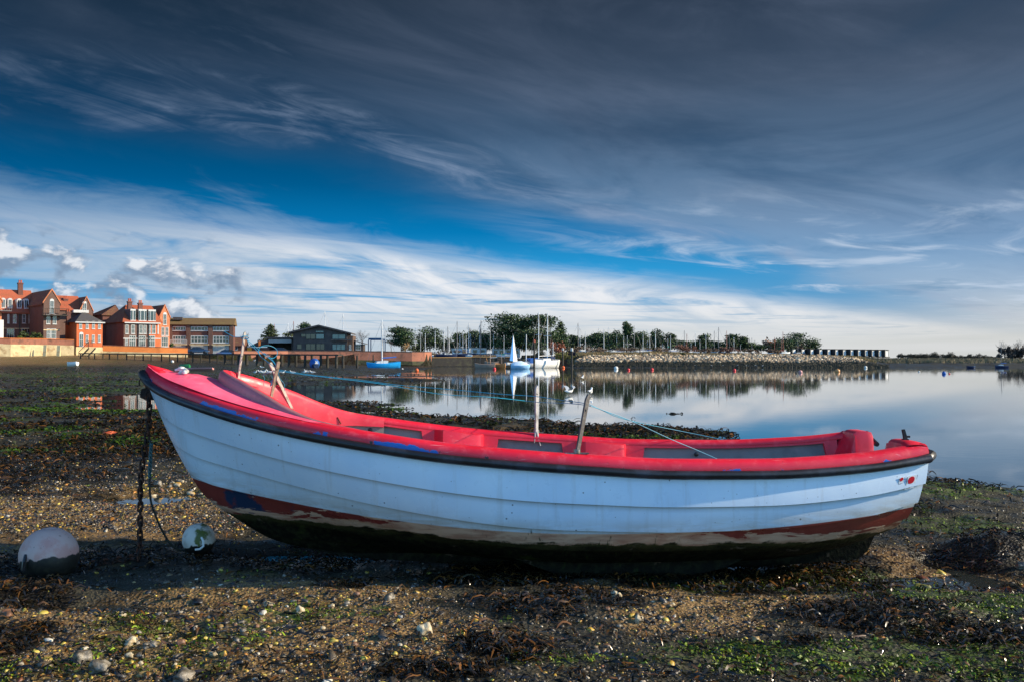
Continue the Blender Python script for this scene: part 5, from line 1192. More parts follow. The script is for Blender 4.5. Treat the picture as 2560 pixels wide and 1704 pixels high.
    for px, w in ((333, 1.9), (352, 1.5), (361.5, 1.5), (376, 1.4), (385, 1.4)):
        w *= 0.55; u = along(o, px); z0 = ze + 0.15; mb = MB(); mb.box(u - w / 2, u + w / 2, 0.15, 3.6, z0, z0 + 2.5); dm = mb.build('dormer', M['white_paint'], o, smooth=False)
        mb = MB(); mb.box(u - w / 2 - 0.03, u - w / 2 - 0.004, 0.3, 3.6, z0, z0 + 2.45); mb.build('dormer_cheek', M['slate'], dm, smooth=False)
        for s in (-0.27, 0.27): g_ = MB(); g_.box(u + w * s - w * 0.17, u + w * s + w * 0.17, 0.10, 0.16, z0 + 0.35, z0 + 2.15); g_.build('dormer_pane', M['glass_dark'], dm, smooth=False)
    for px, w in ((317, 1.2), (332, 1.5), (352, 1.5), (362, 1.1), (374, 0.9), (384, 1.5), (395, 0.5)): u = along(o, px); window(o, u, h(834, u), w, 1.75, panes=2)
    for px, w in ((331, 2.4), (355, 2.6), (379, 2.6)): u = along(o, px); french(o, u, h(866, u), w, 2.2); band(o, u - 1.8, u + 1.8, h(847, u), M['white_paint'], h=0.18)
    u = along(o, 316); window(o, u, h(866, u), 1.1, 1.7)
    for px in (345, 371): u = along(o, px); mb = MB(); mb.box(u - 0.06, u + 0.06, -0.15, -0.01, 2.0, ze); mb.build('drainpipe', M['black_plastic'], o, smooth=False)
    # lower wing on its shaded side
    w_ = corner('tiled_house', 256, 206, ANG, 'low brown-roofed house in shade on the left of the long terrace'); L2 = along(w_, 300); ze2 = zl(w_, 787, 0); mb = MB(); mb.box(0, L2, 0, 9, 1.8, ze2); mb.build('wall', M['brick_dark'], w_, smooth=False); roof_ridge_x(w_, 0, L2, 0, 9, ze2, zl(w_, 758, 4) - 0.2, M['tile_brown'], hip0=4.4)
    o, L, ze, zr = gable_house(399, 424, 206, 794, 765, 860, 12, M['brick_mix'], M['tile_brown'], 'narrow orange brick gabled house with an arched upper window, right end of the long terrace'); h = lambda py: zl(o, py, L / 2)
    window(o, L / 2, h(812), 1.5, 2.2, 0, 2, True); 
    for px in (407, 417): window(o, along(o, px), h(839), 1.3, 1.75)
    french(o, L / 2, h(866), 2.8, 2.0)
    # flats
    o = corner('block_of_flats', 424, 212, 12, 'low block of flats with white strip windows and mossy brown roof, behind the jetty', 'flats'); L = along(o, 581); D = 9.0; h = lambda py: zl(o, py, L / 2); ze, zr = h(812), h(795)
    mb = MB(); mb.box(0, L, 0, D, 1.8, ze); mb.build('wall', M['brick_dark'], o, smooth=False); mb = MB(); mb.prism_x([(-0.7, ze), (D + 0.7, ze), (D * 0.62, h(794)), (D * 0.38, h(794))], -0.3, L + 0.4); mb.build('roof', M['tile_olive'], o, smooth=False)
    mb = MB(); u = along(o, 438); mb.box(u - 0.6, u + 1.3, 1.0, 2.4, h(800), h(794) + 0.1); mb.build('roof_hatch', M['slate'], o, smooth=False)
    piers = [along(o, p) for p in (424.5, 470, 525.5, 578)]
    for a in piers: mb = MB(); mb.box(a - 0.35, a + 0.45, -0.35, -0.004, 1.8, ze - 0.1); mb.build('brick_pier', M['brick_brown'], o, smooth=False)
    for a, b in zip(piers[:-1], piers[1:]):
        m_ = (a + b) / 2 + 0.05; w = b - a - 1.0; window(o, m_, h(827), w, h(816.5) - h(827), 0, 5, frame=0.14); window(o, m_, h(857), w, h(839) - h(857), -0.05, 5, frame=0.14)
        mb = MB(); mb.box(m_ - w / 2, m_ + w / 2, -0.1, -0.004, 1.9, h(862)); mb.build('garage_door', M['fascia'], o, smooth=False)
        mb = MB(); mb.box(m_ - w / 2 - 0.2, m_ + w / 2 + 0.2, -0.75, -0.36, h(862), h(860)); mb.build('balcony_slab', M['concrete'], o, smooth=False)
    mb = MB(); u0, u1 = along(o, 425), along(o, 468)
    for k in range(24): x = u0 + (u1 - u0) * k / 23; mb.box(x - 0.025, x + 0.025, -0.72, -0.67, h(860) + 0.002, h(850))
    mb.box(u0, u1, -0.74, -0.65, h(850), h(849)); mb.build('railing', M['white_paint'], o, smooth=False)
    # houses further right, low
    o = corner('tiled_house', 575, 240, 5, 'low brown house with a tiled roof, right of the flats'); L = along(o, 606); mb = MB(); mb.box(0, L, 0, 7, 1.8, zl(o, 864)); mb.build('wall', M['brick_dark'], o, smooth=False); roof_ridge_x(o, 0, L, 0, 7, zl(o, 864), zl(o, 842), M['tile_brown']); window(o, L * 0.5, zl(o, 874), 1.4, 1.1, 0)
    o = corner('boat_shed', 612, 222, 6, 'low shed with a sloping brown roof and yellow panel beside the garages', 'shed'); L = along(o, 672); mb = MB(); mb.box(0, L, 0, 7, 1.8, zl(o, 868)); mb.build('wall', M['brick_dark'], o, smooth=False)
    mb = MB(); mb.add([(-0.3, -0.3, zl(o, 868)), (L, -0.3, zl(o, 866)), (L, 7, zl(o, 845)), (L * 0.45, 7, zl(o, 850)), (-0.3, 7, zl(o, 865))], [(0, 1, 2, 3, 4)]); mb.build('roof', M['clad_brown'], o, smooth=False)
    mb = MB(); mb.box(L * 0.10, L * 0.28, -0.12, -0.004, zl(o, 876), zl(o, 868.5)); mb.build('yellow_panel', M['yellow_paint'], o, smooth=False)
    mb = MB(); mb.box(L * 0.58, L * 0.66, -0.45, -0.31, zl(o, 866), zl(o, 852)); mb.build('orange_pier', M['brick_lit'], o, smooth=False)
    o = corner('open_garage', 668, 224, 3, 'dark open-fronted garage with a pale flat fascia, left of the black house', 'garage'); L = along(o, 732); z0 = zl(o, 876); z1 = zl(o, 846)
    mb = MB(); mb.box(0, L, 6, 6.3, 1.6, z1); mb.box(0, 0.3, 0, 6, 1.6, z1); mb.box(L - 0.3, L, 0, 6, 1.6, z1); mb.build('wall', M['clad'], o, smooth=False)
    mb = MB(); mb.box(-0.3, L + 0.3, -0.5, 6.6, z1 + 0.004, z1 + 0.3); mb.build('roof', M['slate'], o, smooth=False); mb = MB(); mb.box(0.3, L - 0.3, -0.2, 0.0, zl(o, 857), z1 - 0.15); mb.build('fascia_board', M['fascia'], o, smooth=False)
houses()
def black_house():
    o = corner('black_house', 733, 222, 4, 'modern black timber house with a shallow pitched roof and big corner windows', 'house'); L = along(o, 868); h = lambda py: zl(o, py, L / 2); zb = 1.6
    ze0, za, ze1 = h(831), h(816), h(833); ua = along(o, 797); D = 9.0
    mb = MB(); mb.prism_y([(0, zb), (L, zb), (L, ze1), (ua, za), (0, ze0)], 0, D); mb.build('wall', M['clad'], o, smooth=False)
    mb = MB(); e = 1.0; mb.prism_y([(-e, ze0 - e * (za - ze0) / ua), (ua, za + 0.01), (L + e, ze1 + e * (ze1 - za) / (L - ua)), (L + e, ze1 + 0.34 + e * (ze1 - za) / (L - ua)), (ua, za + 0.36), (-e, ze0 + 0.34 - e * (za - ze0) / ua)], -0.9, D + 0.4); mb.build('roof', M['slate'], o, smooth=False)
    W = lambda a, b, t, u, g, pn=2: (lambda x0, x1: _pane(o, x0, x1, h(u), h(t), g, pn))(along(o, a), along(o, b))
    def _pane(par, x0, x1, z0, z1, g, pn):
        mb = MB(); f = 0.12; mb.box(x0, x1, -0.08, -0.004, z0, z0 + f); mb.box(x0, x1, -0.08, -0.004, z1 - f, z1); mb.box(x0, x0 + f, -0.08, -0.004, z0 + f, z1 - f); mb.box(x1 - f, x1, -0.08, -0.004, z0 + f, z1 - f)
        for k in range(1, pn): xm = x0 + (x1 - x0) * k / pn; mb.box(xm - 0.05, xm + 0.05, -0.07, -0.004, z0 + f, z1 - f)
        w = mb.build('window', M['black_plastic'], par, smooth=False); g_ = MB(); g_.box(x0 + f, x1 - f, -0.05, -0.006, z0 + f, z1 - f); g_.build('pane', M[g], w, smooth=False)
    W(752, 765, 834, 843, 'glass_dark', 1); W(764, 789, 834, 848, 'glass_dark'); W(789, 811, 834, 848, 'glass_teal', 1); W(788, 810, 826, 832, 'glass_teal', 1); W(830, 864, 835, 848, 'glass_teal', 2)
    W(764, 789, 858, 875, 'glass_dark'); W(790, 812, 858, 875, 'glass_dark', 2); W(742, 755, 859, 873, 'glass_dark', 1); W(830, 864, 859, 875, 'glass_teal', 3)
    mb = MB(); u = L; mb.box(u + 0.004, u + 1.2, 0.4, D - 1, zb, ze1 - 0.5); mb.build('side_bay', M['clad_brown'], o, smooth=False)
    window(o, L + 0.6, h(874), 0.9, 1.1, 0.4)
    mb = MB(); u0, u1 = along(o, 828), along(o, 880); mb.box(u0, u1, -0.6, -0.09, h(850) - 0.12, h(849) + 0.05); mb.build('balcony_ledge', M['slate'], o, smooth=False)
    a = corner('garden_annex', 880, 226, 4, 'low dark annex with a sloping roof on the right of the black house', 'annex'); L2 = along(a, 908); mb = MB(); mb.box(0, L2, 0, 6, 1.6, zl(a, 860)); mb.build('wall', M['clad'], a, smooth=False)
    mb = MB(); mb.prism_y([(-0.3, zl(a, 850)), (L2 + 0.5, zl(a, 860)), (L2 + 0.5, zl(a, 858)), (-0.3, zl(a, 848))], -0.5, 6.4); mb.build('roof', M['slate'], a, smooth=False); window(a, L2 * 0.55, zl(a, 874), 2.2, 1.2, 0, 2)
black_house()

# ------------------------------------------------------------------ sea walls and jetty
def wall_run(name, label, pts, courses, thick=0.5, cat='wall'):
    """pts: (px, Y) corners; courses: list of (part name, bottom rows at each point, top rows, material, proud)"""
    b = empty(name, (xat(pts[0][0], pts[0][1]), pts[0][1], 0), 0, label, cat); b['kind'] = 'thing'
    for nm, bot, top, mat, proud in courses:
        mb = MB(); 
        for i in range(len(pts) - 1):
            a = Vector((xat(*pts[i]), pts[i][1], 0)) - b.location; c = Vector((xat(*pts[i + 1]), pts[i + 1][1], 0)) - b.location
            t = (c - a).normalized(); n = Vector((t.y, -t.x, 0)); f0, f1 = n * proud, n * -thick
            z = [bot[i] if not isinstance(bot[i], tuple) else bot[i][0], bot[i + 1], top[i], top[i + 1]]
            za, zb_, zc, zd = (zat(z[0], pts[i][1]), zat(z[1], pts[i + 1][1]), zat(z[2], pts[i][1]), zat(z[3], pts[i + 1][1]))
            mb.hexa([a + f0 + Vector((0, 0, za)), c + f0 + Vector((0, 0, zb_)), c + f1 + Vector((0, 0, zb_)), a + f1 + Vector((0, 0, za)), a + f0 + Vector((0, 0, zc)), c + f0 + Vector((0, 0, zd)), c + f1 + Vector((0, 0, zd)), a + f1 + Vector((0, 0, zc))])
        mb.build(nm, mat, b, smooth=False)
    return b
wall_run('sea_wall', 'old sea wall at the left, brick above and peeling cream concrete panels below', [(-200, 172), (26, 177), (118, 181), (185, 183)],
         [('concrete_base', [888, 890, 894, 896], [852, 860.3, 861.3, 863.3], M['concrete'], 0.06), ('brick_top', [852, 860, 861, 863], [838, 846.5, 847.5, 850], M['brick_wall'], 0.0), ('coping', [838, 846.4, 847.4, 849.9], [836.5, 845, 846, 848.5], M['brick_lit'], 0.08)])
def buttresses():
    for px, y0, y1 in ((80, 861, 891), (117, 862, 894), (151, 863, 896)):
        Y = 180; mb = MB(); z0, z1 = zat(y1, Y), zat(y0, Y); mb.prism_x([(-0.45, z0), (0, z0), (0, z1), (-0.1, z1)], -0.3, 0.3); o = mb.build('buttress', M['concrete'], None, smooth=False, loc=(xat(px, Y), Y - 0.6, 0))
        o['label'] = {80: 'leftmost', 117: 'middle', 151: 'rightmost'}[px] + ' cream concrete buttress against the old sea wall'; o['category'] = 'buttress'; o['group'] = 'buttresses of the left sea wall'
buttresses()
wall_run('sea_wall', 'cream concrete wall below the small orange house, beside the steps', [(190, 184), (257, 187)], [('concrete_base', [892, 893], [866.5, 867.5], M['concrete'], 0.0)])
wall_run('garden_wall', 'bright orange brick garden wall on a cream base, in front of the long terrace', [(257, 188), (400, 191), (469, 193)],
         [('concrete_base', [894, 894, 893.5], [877.3, 881.3, 882.3], M['concrete'], 0.05), ('brick_top', [877, 881, 882], [863, 867.5, 869.5], M['brick_lit'], 0.0), ('coping', [863, 867.5, 869.5], [862, 866.5, 868.5], M['brick_wall'], 0.06)])
wall_run('quay_wall', 'long curved red brick quay wall with a slimy foot, ending in a sunlit corner', [(585, 198), (720, 206), (900, 210), (1030, 212), (1062, 213.5), (1079, 216.5)],
         [('slimy_foot', [903, 908, 910, 912, 912, 912], [894, 897, 899, 902, 902, 902], M['slime'], 0.06), ('brick_face', [894, 897, 899, 902, 902, 902], [877.3, 877, 877.6, 879.6, 879.6, 879.6], M['brick_wall'], 0.0), ('coping', [877.3, 877, 877.6, 879.6, 879.6, 879.6], [876, 875.7, 876.4, 878.3, 878.3, 878.3], M['brick_brown'], 0.06)], thick=1.0)
wall_run('quay_wall', 'black weed-stained quay wall in shade behind the small wooden boats', [(1079.5, 219), (1180, 223), (1290, 225)],
         [('wall_face', [915, 915, 914], [894, 893, 893], M['dark_wall'], 0.0), ('coping', [894, 893, 893], [892, 891, 891], M['reed'], 0.1)], thick=0.8)
def jetty():
    j = empty('jetty', (xat(210, 166), 166, 0), 0, 'long low dark timber jetty running along the mud in front of the walls', 'jetty')
    px = [210, 245, 282, 325, 366, 412, 452, 490, 532, 570, 605, 650, 694, 730, 770, 809, 848]; Yv = lambda p: 166 - (p - 210) / 640 * 20
    tops = lambda p: np.interp(p, [210, 470, 848], [881.5, 883, 885]); o = j.location
    mb = MB(); a, b = Vector((xat(205, Yv(205)), Yv(205), 0)) - o, Vector((xat(852, Yv(852)), Yv(852), 0)) - o; za, zb = zat(tops(205), Yv(205)), zat(tops(852), Yv(852))
    d = (b - a).normalized(); n = Vector((-d.y, d.x, 0)) * 0.7
    up = Vector((0, 0, 1)); mb.hexa([a - n + up * (za - 0.2), b - n + up * (zb - 0.2), b + n + up * (zb - 0.2), a + n + up * (za - 0.2), a - n + up * za, b - n + up * zb, b + n + up * zb, a + n + up * za]); mb.build('deck', M['pier_wood'], j, smooth=False)
    for i, p in enumerate(px):
        for k, (dp, dn) in enumerate(((0, -0.72), (5 if p < 640 else 9, 0.72))):
            q = p + dp * (0.8 if p < 640 else 0.3); Y = Yv(q); c = Vector((xat(q, Y), Y, 0)) - o + n * (dn / 0.7); r = 0.10 + 0.09 * (p > 600) + (0.05 if p in (570, 605, 694) else 0)
            g0 = float(ground_z(np.array([c.x + o.x]), np.array([c.y + o.y]))[0]); top = zat(tops(q), Y) - 0.202 + (0.0 if k else 0.0)
            mb = MB(); mb.tube([(c.x, c.y, g0 - 0.4), (c.x, c.y, top)], [r * 1.1, r], 8); mb.build('pile', M['pier_wood'], j)
    s = empty('steps', (xat(200, 176), 176, 0), 0, 'dark timber steps down from the orange house to the beach', 'steps')
    P0, P1 = at(221, 868, 181) - s.location, at(197, 893, 176) - s.location; mb = MB()
    for sd in (0, 1.2):
        mb.hexa([P0 + Vector((sd, 0, -0.3)), P1 + Vector((sd, 0, -0.3)), P1 + Vector((sd + 0.12, 0, -0.3)), P0 + Vector((sd + 0.12, 0, -0.3)), P0 + Vector((sd, 0, 0)), P1 + Vector((sd, 0, 0)), P1 + Vector((sd + 0.12, 0, 0)), P0 + Vector((sd + 0.12, 0, 0))])
    mb.build('stringer', M['pier_wood'], s, smooth=False); mb = MB()
    for k in range(9): q = P0.lerp(P1, (k + 0.5) / 9); mb.box(q.x + 0.122, q.x + 1.198, q.y - 0.14, q.y + 0.14, q.z - 0.05, q.z)
    mb.build('treads', M['pier_wood'], s, smooth=False)
    mb = MB(); mb.tube([P0 + Vector((0, 0, 1.0)), P1 + Vector((0, 0, 1.0))], 0.06, 6); mb.tube([P1, P1 + Vector((0, 0, 1.02))], 0.06, 6); mb.tube([P0, P0 + Vector((0, 0, 1.02))], 0.06, 6); mb.build('handrail', M['pier_wood'], s)
jetty()
def pile(px, y0, y1, Y, r, label, top=None, name='mooring_post'):
    mb = MB(); mb.tube([at(px, y1 + 4, Y), at(px, (y0 + y1) / 2, Y), at(px, y0, Y)], [r * 1.1, r, r * 0.95], 9); o = mb.build(name, M['pier_wood'], None); tag(o, label, 'post', 'mooring posts along the shore')
    if top is not None:
        p = at(px, y0, Y); mb = MB(); mb.lathe([(0, 0), (r * 1.25, 0), (r * 1.25, r * 2.2), (r * 0.6, r * 3), (0, r * 3)], 10, p); mb.build('post_cap', top, o)
    return o
pile(893, 888, 915, 150, 0.16, 'thick dark post standing alone just past the end of the jetty'); pile(933, 886, 912, 160, 0.10, 'thin dark post between the jetty and the blue yacht')
pile(1407, 876, 917, 180, 0.16, 'pale-topped mooring post right of the white yachts, left of the pair', M['fascia']); pile(1429.5, 877, 919, 176, 0.19, 'white-capped mooring post at the left end of the rock bank', M['white_paint']); pile(1335.5, 856, 922, 165, 0.16, 'tall mooring post with a red top in front of the white yachts', M['rust_mast'])
pile(1671, 868, 891, 203, 0.09, 'slim green beacon post standing on the rock bank', M['teal_paint'])
# ------------------------------------------------------------------ trees and scrub
def leaf_mat(name, cols):
    m = pmat(name, S(*cols[0]), 0.7, var=0.2, scale=1.5, tint=True); return m
M['leaf'] = leaf_mat('foliage', [(40, 56, 30)]); M['bark'] = pmat('bark', S(74, 62, 50), 0.85, var=0.3, scale=2.0); M['twig'] = pmat('bare_twigs', S(112, 96, 84), 0.85, var=0.2, scale=1.0)
M['twig_red'] = pmat('russet_twigs', S(136, 84, 58), 0.85, var=0.25, scale=0.5, c2=S(104, 70, 54))
def leaf_cloud(name, blobs, n, size, cols, parent, seed=1, flat=0.5, fill=0.35):
    """many small leaf faces spread through a cluster of lobes (x, y, z, rx, ry, rz)"""
    r = np.random.default_rng(seed); B = np.array(blobs, float); w = (B[:, 3] * B[:, 4] * B[:, 5]) ** 0.75; k = r.choice(len(B), n, p=w / w.sum())
    d = r.normal(size=(n, 3)); d /= np.linalg.norm(d, axis=1, keepdims=True); rad = np.where(r.uniform(size=n) < fill, r.uniform(0.2, 1, n), r.uniform(0.82, 1.12, n))
    wob = 1 + 0.36 * np.sin(d[:, 0] * 5 + k) * np.sin(d[:, 1] * 4 + 2 * k) + 0.26 * np.sin(d[:, 2] * 7 + d[:, 0] * 6 + k * 3)
    c = B[k, :3] + d * (rad * wob)[:, None] * B[k, 3:6]
    a = r.normal(size=(n, 3)); a[:, 2] *= flat; a /= np.linalg.norm(a, axis=1, keepdims=True); b = np.cross(a, r.normal(size=(n, 3))); b /= np.linalg.norm(b, axis=1, keepdims=True)
    s = size * r.uniform(0.5, 1.4, (n, 1)); V = np.stack([c - a * s, c + b * s * 0.55, c + a * s, c - b * s * 0.55], 1).reshape(-1, 3)
    fc = np.arange(n * 4).reshape(n, 4); cc = np.array([S(*q)[:3] for q in cols])[(k * 7 + r.integers(0, 2, n)) % len(cols)] * r.uniform(0.6, 1.4, (n, 1))
    return np_mesh(name, V, fc, M['leaf'], parent, colr=np.repeat(cc, 4, 0))
PINE = [(38, 58, 34), (50, 72, 40), (60, 84, 42), (32, 50, 34), (74, 96, 44)]
def limbs(mb, base, tips, r):
    for t in tips:
        m = Vector(base).lerp(Vector(t), 0.5) + Vector((random.uniform(-.3, .3), random.uniform(-.3, .3), random.uniform(0, .5))); mb.tube([base, m, t], [r, r * 0.6, r * 0.25], 5)
def pine(px, ytop, ybase, Y, wpx, label, seed, shape='round', group='pines behind the boatyard', name='pine_tree', n=2600, cols=PINE, lean=0.0, low=0.25):
    rr = random.Random(seed); g = zat(ybase, Y); top = zat(ytop, Y); h = top - g; w = wpx * Y / F / 2
    t = empty(name, (xat(px, Y), Y, g), 0, label, 'tree', group); blobs = []
    if shape == 'bush': w *= 1.3
    if shape == 'round':                                                   # flat-topped maritime pine in tiers
        for k in range(20):
            f = rr.uniform(low, 0.92); prof = math.sin(math.pi * min(1, 0.18 + (f - low) / (1 - low) * 0.80)) ** 0.6; a = rr.uniform(0, 2 * math.pi); q = rr.uniform(0.2, 0.95) * prof
            blobs.append((w * q * math.cos(a) * 0.8 + lean * f * h, w * q * math.sin(a) * 0.8, h * f, w * rr.uniform(0.34, 0.56), w * rr.uniform(0.34, 0.56), h * rr.uniform(0.07, 0.15)))
        blobs.append((lean * h, 0, h * 0.86, w * 0.62, w * 0.62, h * 0.13)); blobs.append((0, 0, h * 0.5, w * 0.6, w * 0.6, h * 0.25))
    elif shape == 'cone':
        for k in range(13): f = 0.15 + 0.8 * k / 12; a = k * 2.4; q = (1 - f) * 0.75; blobs.append((w * q * math.cos(a) * 0.7, w * q * math.sin(a) * 0.7, h * f, w * (0.18 + 0.62 * (1 - f)), w * (0.18 + 0.62 * (1 - f)), h * 0.07))
        blobs.append((0, 0, h * 0.96, w * 0.12, w * 0.12, h * 0.06))
    else:                                                                  # bushy cypress or oak
        for k in range(14): f = rr.uniform(0.15, 0.88); a = rr.uniform(0, 6.28); q = rr.uniform(0.1, 0.8) * (1 - 0.5 * f); blobs.append((w * q * math.cos(a), w * q * math.sin(a), h * f, w * rr.uniform(0.34, 0.58), w * rr.uniform(0.34, 0.58), h * rr.uniform(0.12, 0.2)))
    leaf_cloud('crown', blobs, int(n * 2.2), max(0.20, h * 0.027), cols, t, seed, fill=0.3)
    mb = MB(); mb.tube([(0, 0, -0.5), (lean * h * 0.3, 0, h * 0.35), (lean * h * 0.8, 0.1, h * 0.8)], [h * 0.03, h * 0.022, h * 0.008], 7)
    limbs(mb, (lean * h * 0.3, 0, h * 0.35), [(b[0], b[1], b[2]) for b in blobs[:8]], h * 0.011); mb.build('trunk', M['bark'], t)
    return t
def bare_tree(px, ytop, ybase, Y, wpx, label, seed, mat='twig', group='leafless trees and scrub', name='bare_tree', n0=6, depth=4, cat='tree'):
    rr = random.Random(seed); g = zat(ybase, Y); h = zat(ytop, Y) - g; w = wpx * Y / F / 2; t = empty(name, (xat(px, Y), Y, g), 0, label, cat, group)
    mb = MB(); mt = MB()
    mt.tube([(0, 0, -0.3), (0, 0, h * 0.25)], [h * 0.03, h * 0.022], 6)
    def grow(p, d, L, r, k):
        q = p + d * L; mb.tube([p, q], [r, r * 0.6], 3, cap=False)
        if k == 0: return
        for _ in range(3 if k > 1 else 4):
            e = (d + Vector((rr.gauss(0, 0.42) * w / h * 1.6, rr.gauss(0, 0.42), rr.gauss(0.05, 0.25)))).normalized(); grow(q if rr.random() < 0.6 else p + d * L * rr.uniform(0.5, 1), e, L * rr.uniform(0.6, 0.85), r * 0.55, k - 1)
    for k in range(n0):
        a = rr.uniform(0, 6.28); d = Vector((math.cos(a) * rr.uniform(0.1, 0.9) * w / h * 1.6, math.sin(a) * 0.5, 1)).normalized(); grow(Vector((0, 0, h * rr.uniform(0.1, 0.25))), d, h * 0.30, h * 0.014, depth)
    mt.build('trunk', M['bark'], t); mb.build('branches', M[mat], t); return t
def scrub(px, ytop, ybase, Y, wpx, label, seed, cols, group='leafless trees and scrub', name='scrub_bush', n=900, cat='shrub'):
    rr = random.Random(seed); g = zat(ybase, Y); h = zat(ytop, Y) - g; w = wpx * Y / F / 2; t = empty(name, (xat(px, Y), Y, g), 0, label, cat, group)
    blobs = [(rr.uniform(-0.75, 0.75) * w, rr.uniform(-1, 1) * min(w, 2), h * rr.uniform(0.15, 0.7), w * rr.uniform(0.16, 0.32), min(w, 2.0) * 0.5, h * rr.uniform(0.16, 0.32)) for _ in range(max(8, int(w * 2)))]
    leaf_cloud('foliage', blobs, n, max(0.14, h * 0.06), cols, t, seed, fill=0.5, flat=1.5)
    mb = MB(); limbs(mb, (0, 0, -0.2), [b[:3] for b in blobs[:8]], h * 0.02); mb.build('stems', M['twig'], t); return t
pine(1262, 787, 872, 238, 142, 'great round-headed dark pine, left of the tallest pair', 5, low=0.12, n=4600); pine(1354, 789, 876, 236, 134, 'great dark pine behind the two white-masted yachts', 8, low=0.1, n=4600)
pine(1310, 800, 874, 244, 80, 'dense pine filling the gap between the two great pines', 14, low=0.08, n=3000)
pine(1402, 804, 872, 240, 50, 'pointed pine at the right shoulder of the great pines', 21, 'cone', n=1500); pine(1432, 838, 872, 248, 36, 'small low pine right of the pointed pine', 23, n=900)
pine(1003, 818, 872, 240, 86, 'spreading dark pine rising behind the long quay wall', 31, low=0.2, n=2600); pine(1075, 818, 872, 248, 66, 'bushy dark tree among the masts, right of the spreading pine', 33, 'bush', n=2000); pine(1150, 822, 872, 246, 40, 'feathery dark tree left of a taller mast cluster', 35, 'bush', n=1200)
pine(1185, 826, 872, 248, 56, 'dark tree left of the great pines, half hidden by masts', 37, 'bush', n=1600); pine(1215, 832, 874, 242, 40, 'low dark tree at the foot of the great left pine', 39, 'bush', n=1100)
pine(1500, 828, 876, 246, 70, 'dark broad tree at the left of the row behind the rock bank', 41, 'bush', n=2000); pine(1567, 807, 874, 248, 30, 'tall narrow-crowned pine in the middle of the row behind the rocks', 43, 'round', n=1300, low=0.35); pine(1545, 828, 876, 246, 50, 'dark bushy tree left of the tall narrow pine', 44, 'bush', n=1400)
pine(1600, 828, 876, 247, 38, 'dark bushy tree right of the tall narrow pine', 46, 'bush', n=1200); pine(1643, 822, 876, 250, 38, 'rounded pine behind a cluster of masts', 47, n=1300, low=0.15); pine(1675, 832, 876, 250, 44, 'low rounded pine right of the masts cluster', 48, n=1300, low=0.15)
pine(1760, 836, 876, 252, 42, 'small round pine standing alone behind the rocks', 49, n=1300, low=0.15); pine(1830, 837, 876, 254, 44, 'dark pine left of a bushy neighbour, far along the rock bank', 50, n=1300, low=0.12); pine(1862, 841, 876, 255, 26, 'bushy dark pine beside the pale bare trees', 51, 'bush', n=900)
pine(1992, 833, 890, 292, 90, 'wide dark pine behind the russet willow and beach huts', 53, n=2400, low=0.15); pine(2035, 844, 890, 292, 46, 'drooping outer limb pine right of the wide dark pine', 55, n=1200, low=0.2)
pine(676, 812, 862, 246, 60, 'olive conical conifer behind the open garage', 61, 'cone', cols=[(62, 72, 34), (76, 86, 42), (50, 60, 30)], n=1600); pine(714, 832, 862, 246, 40, 'small olive conifer left of the black house', 63, 'bush', cols=[(62, 72, 34), (76, 86, 42)], n=900)
pine(762, 806, 850, 250, 34, 'ragged pine top showing over the black house roof', 65, n=900, low=0.3); pine(742, 822, 850, 252, 26, 'dark tree top at the left end of the black roof', 66, 'bush', n=600)
bare_tree(906, 826, 874, 250, 50, 'pale bare tree with a fan of twigs right of the black house', 71); bare_tree(978, 848, 876, 226, 28, 'small bare tree on the quay behind the blue yacht mast', 73, n0=4, depth=3); bare_tree(613, 828, 866, 262, 30, 'bare tree far behind the low tiled house', 75, n0=5, depth=3)
bare_tree(1880, 842, 876, 264, 44, 'pale leafless tree right of the bushy dark pine', 77, n0=5, depth=3); bare_tree(1908, 848, 876, 266, 34, 'faint leafless tree left of the russet willow', 79, n0=5, depth=3); bare_tree(1172, 816, 862, 252, 22, 'bare tree among masts left of the great pines', 80, n0=4, depth=3)
RUS = [(130, 82, 48), (150, 98, 56), (112, 76, 52), (96, 68, 48)]; OLV = [(84, 78, 40), (104, 92, 48), (66, 62, 36)]; BRN = [(104, 80, 64), (86, 66, 54), (122, 94, 72), (96, 84, 60)]
scrub(1940, 842, 890, 290, 84, 'russet orange willow mound left of the beach huts', 81, RUS, n=2200, cat='shrub'); scrub(1935, 868, 882, 222, 40, 'brown scrub at the foot of the russet willow', 82, BRN); scrub(2005, 860, 890, 289, 56, 'rusty scrub between the willow and the first huts', 83, RUS, n=800)
scrub(1395, 848, 888, 226, 46, 'reddish bush on the bank right of the white yachts', 84, [(150, 88, 60), (128, 78, 56)], n=1100); scrub(1405, 878, 898, 212, 66, 'olive green gorse on the bank behind the mooring posts', 85, [(110, 108, 44), (88, 90, 40), (128, 120, 56)], n=1300); scrub(1440, 862, 882, 222, 50, 'brown scrub behind the posts at the start of the rocks', 86, BRN)
scrub(1712, 856, 882, 222, 66, 'reddish brown scrub behind the middle of the rock bank', 87, [(120, 76, 58), (104, 70, 56)], n=1300); scrub(1770, 868, 882, 224, 60, 'low brown scrub right of the middle scrub', 88, BRN, n=800); scrub(1830, 866, 882, 226, 70, 'low dull red scrub among the far masts', 89, [(116, 74, 60), (96, 68, 58)], n=900); scrub(1880, 870, 884, 226, 50, 'low brown scrub under the pale leafless trees', 90, BRN, n=700)
scrub(1490, 866, 880, 224, 70, 'brown bramble at the left end of the rocks', 91, BRN, n=900); scrub(1560, 866, 880, 224, 80, 'low bramble below the tall narrow pine', 92, BRN, n=900); scrub(1640, 866, 880, 224, 70, 'low bramble under the clustered masts', 93, BRN, n=900); scrub(1708, 878, 886, 210, 16, 'small green bush on top of the rocks', 94, [(52, 66, 30)], n=300)
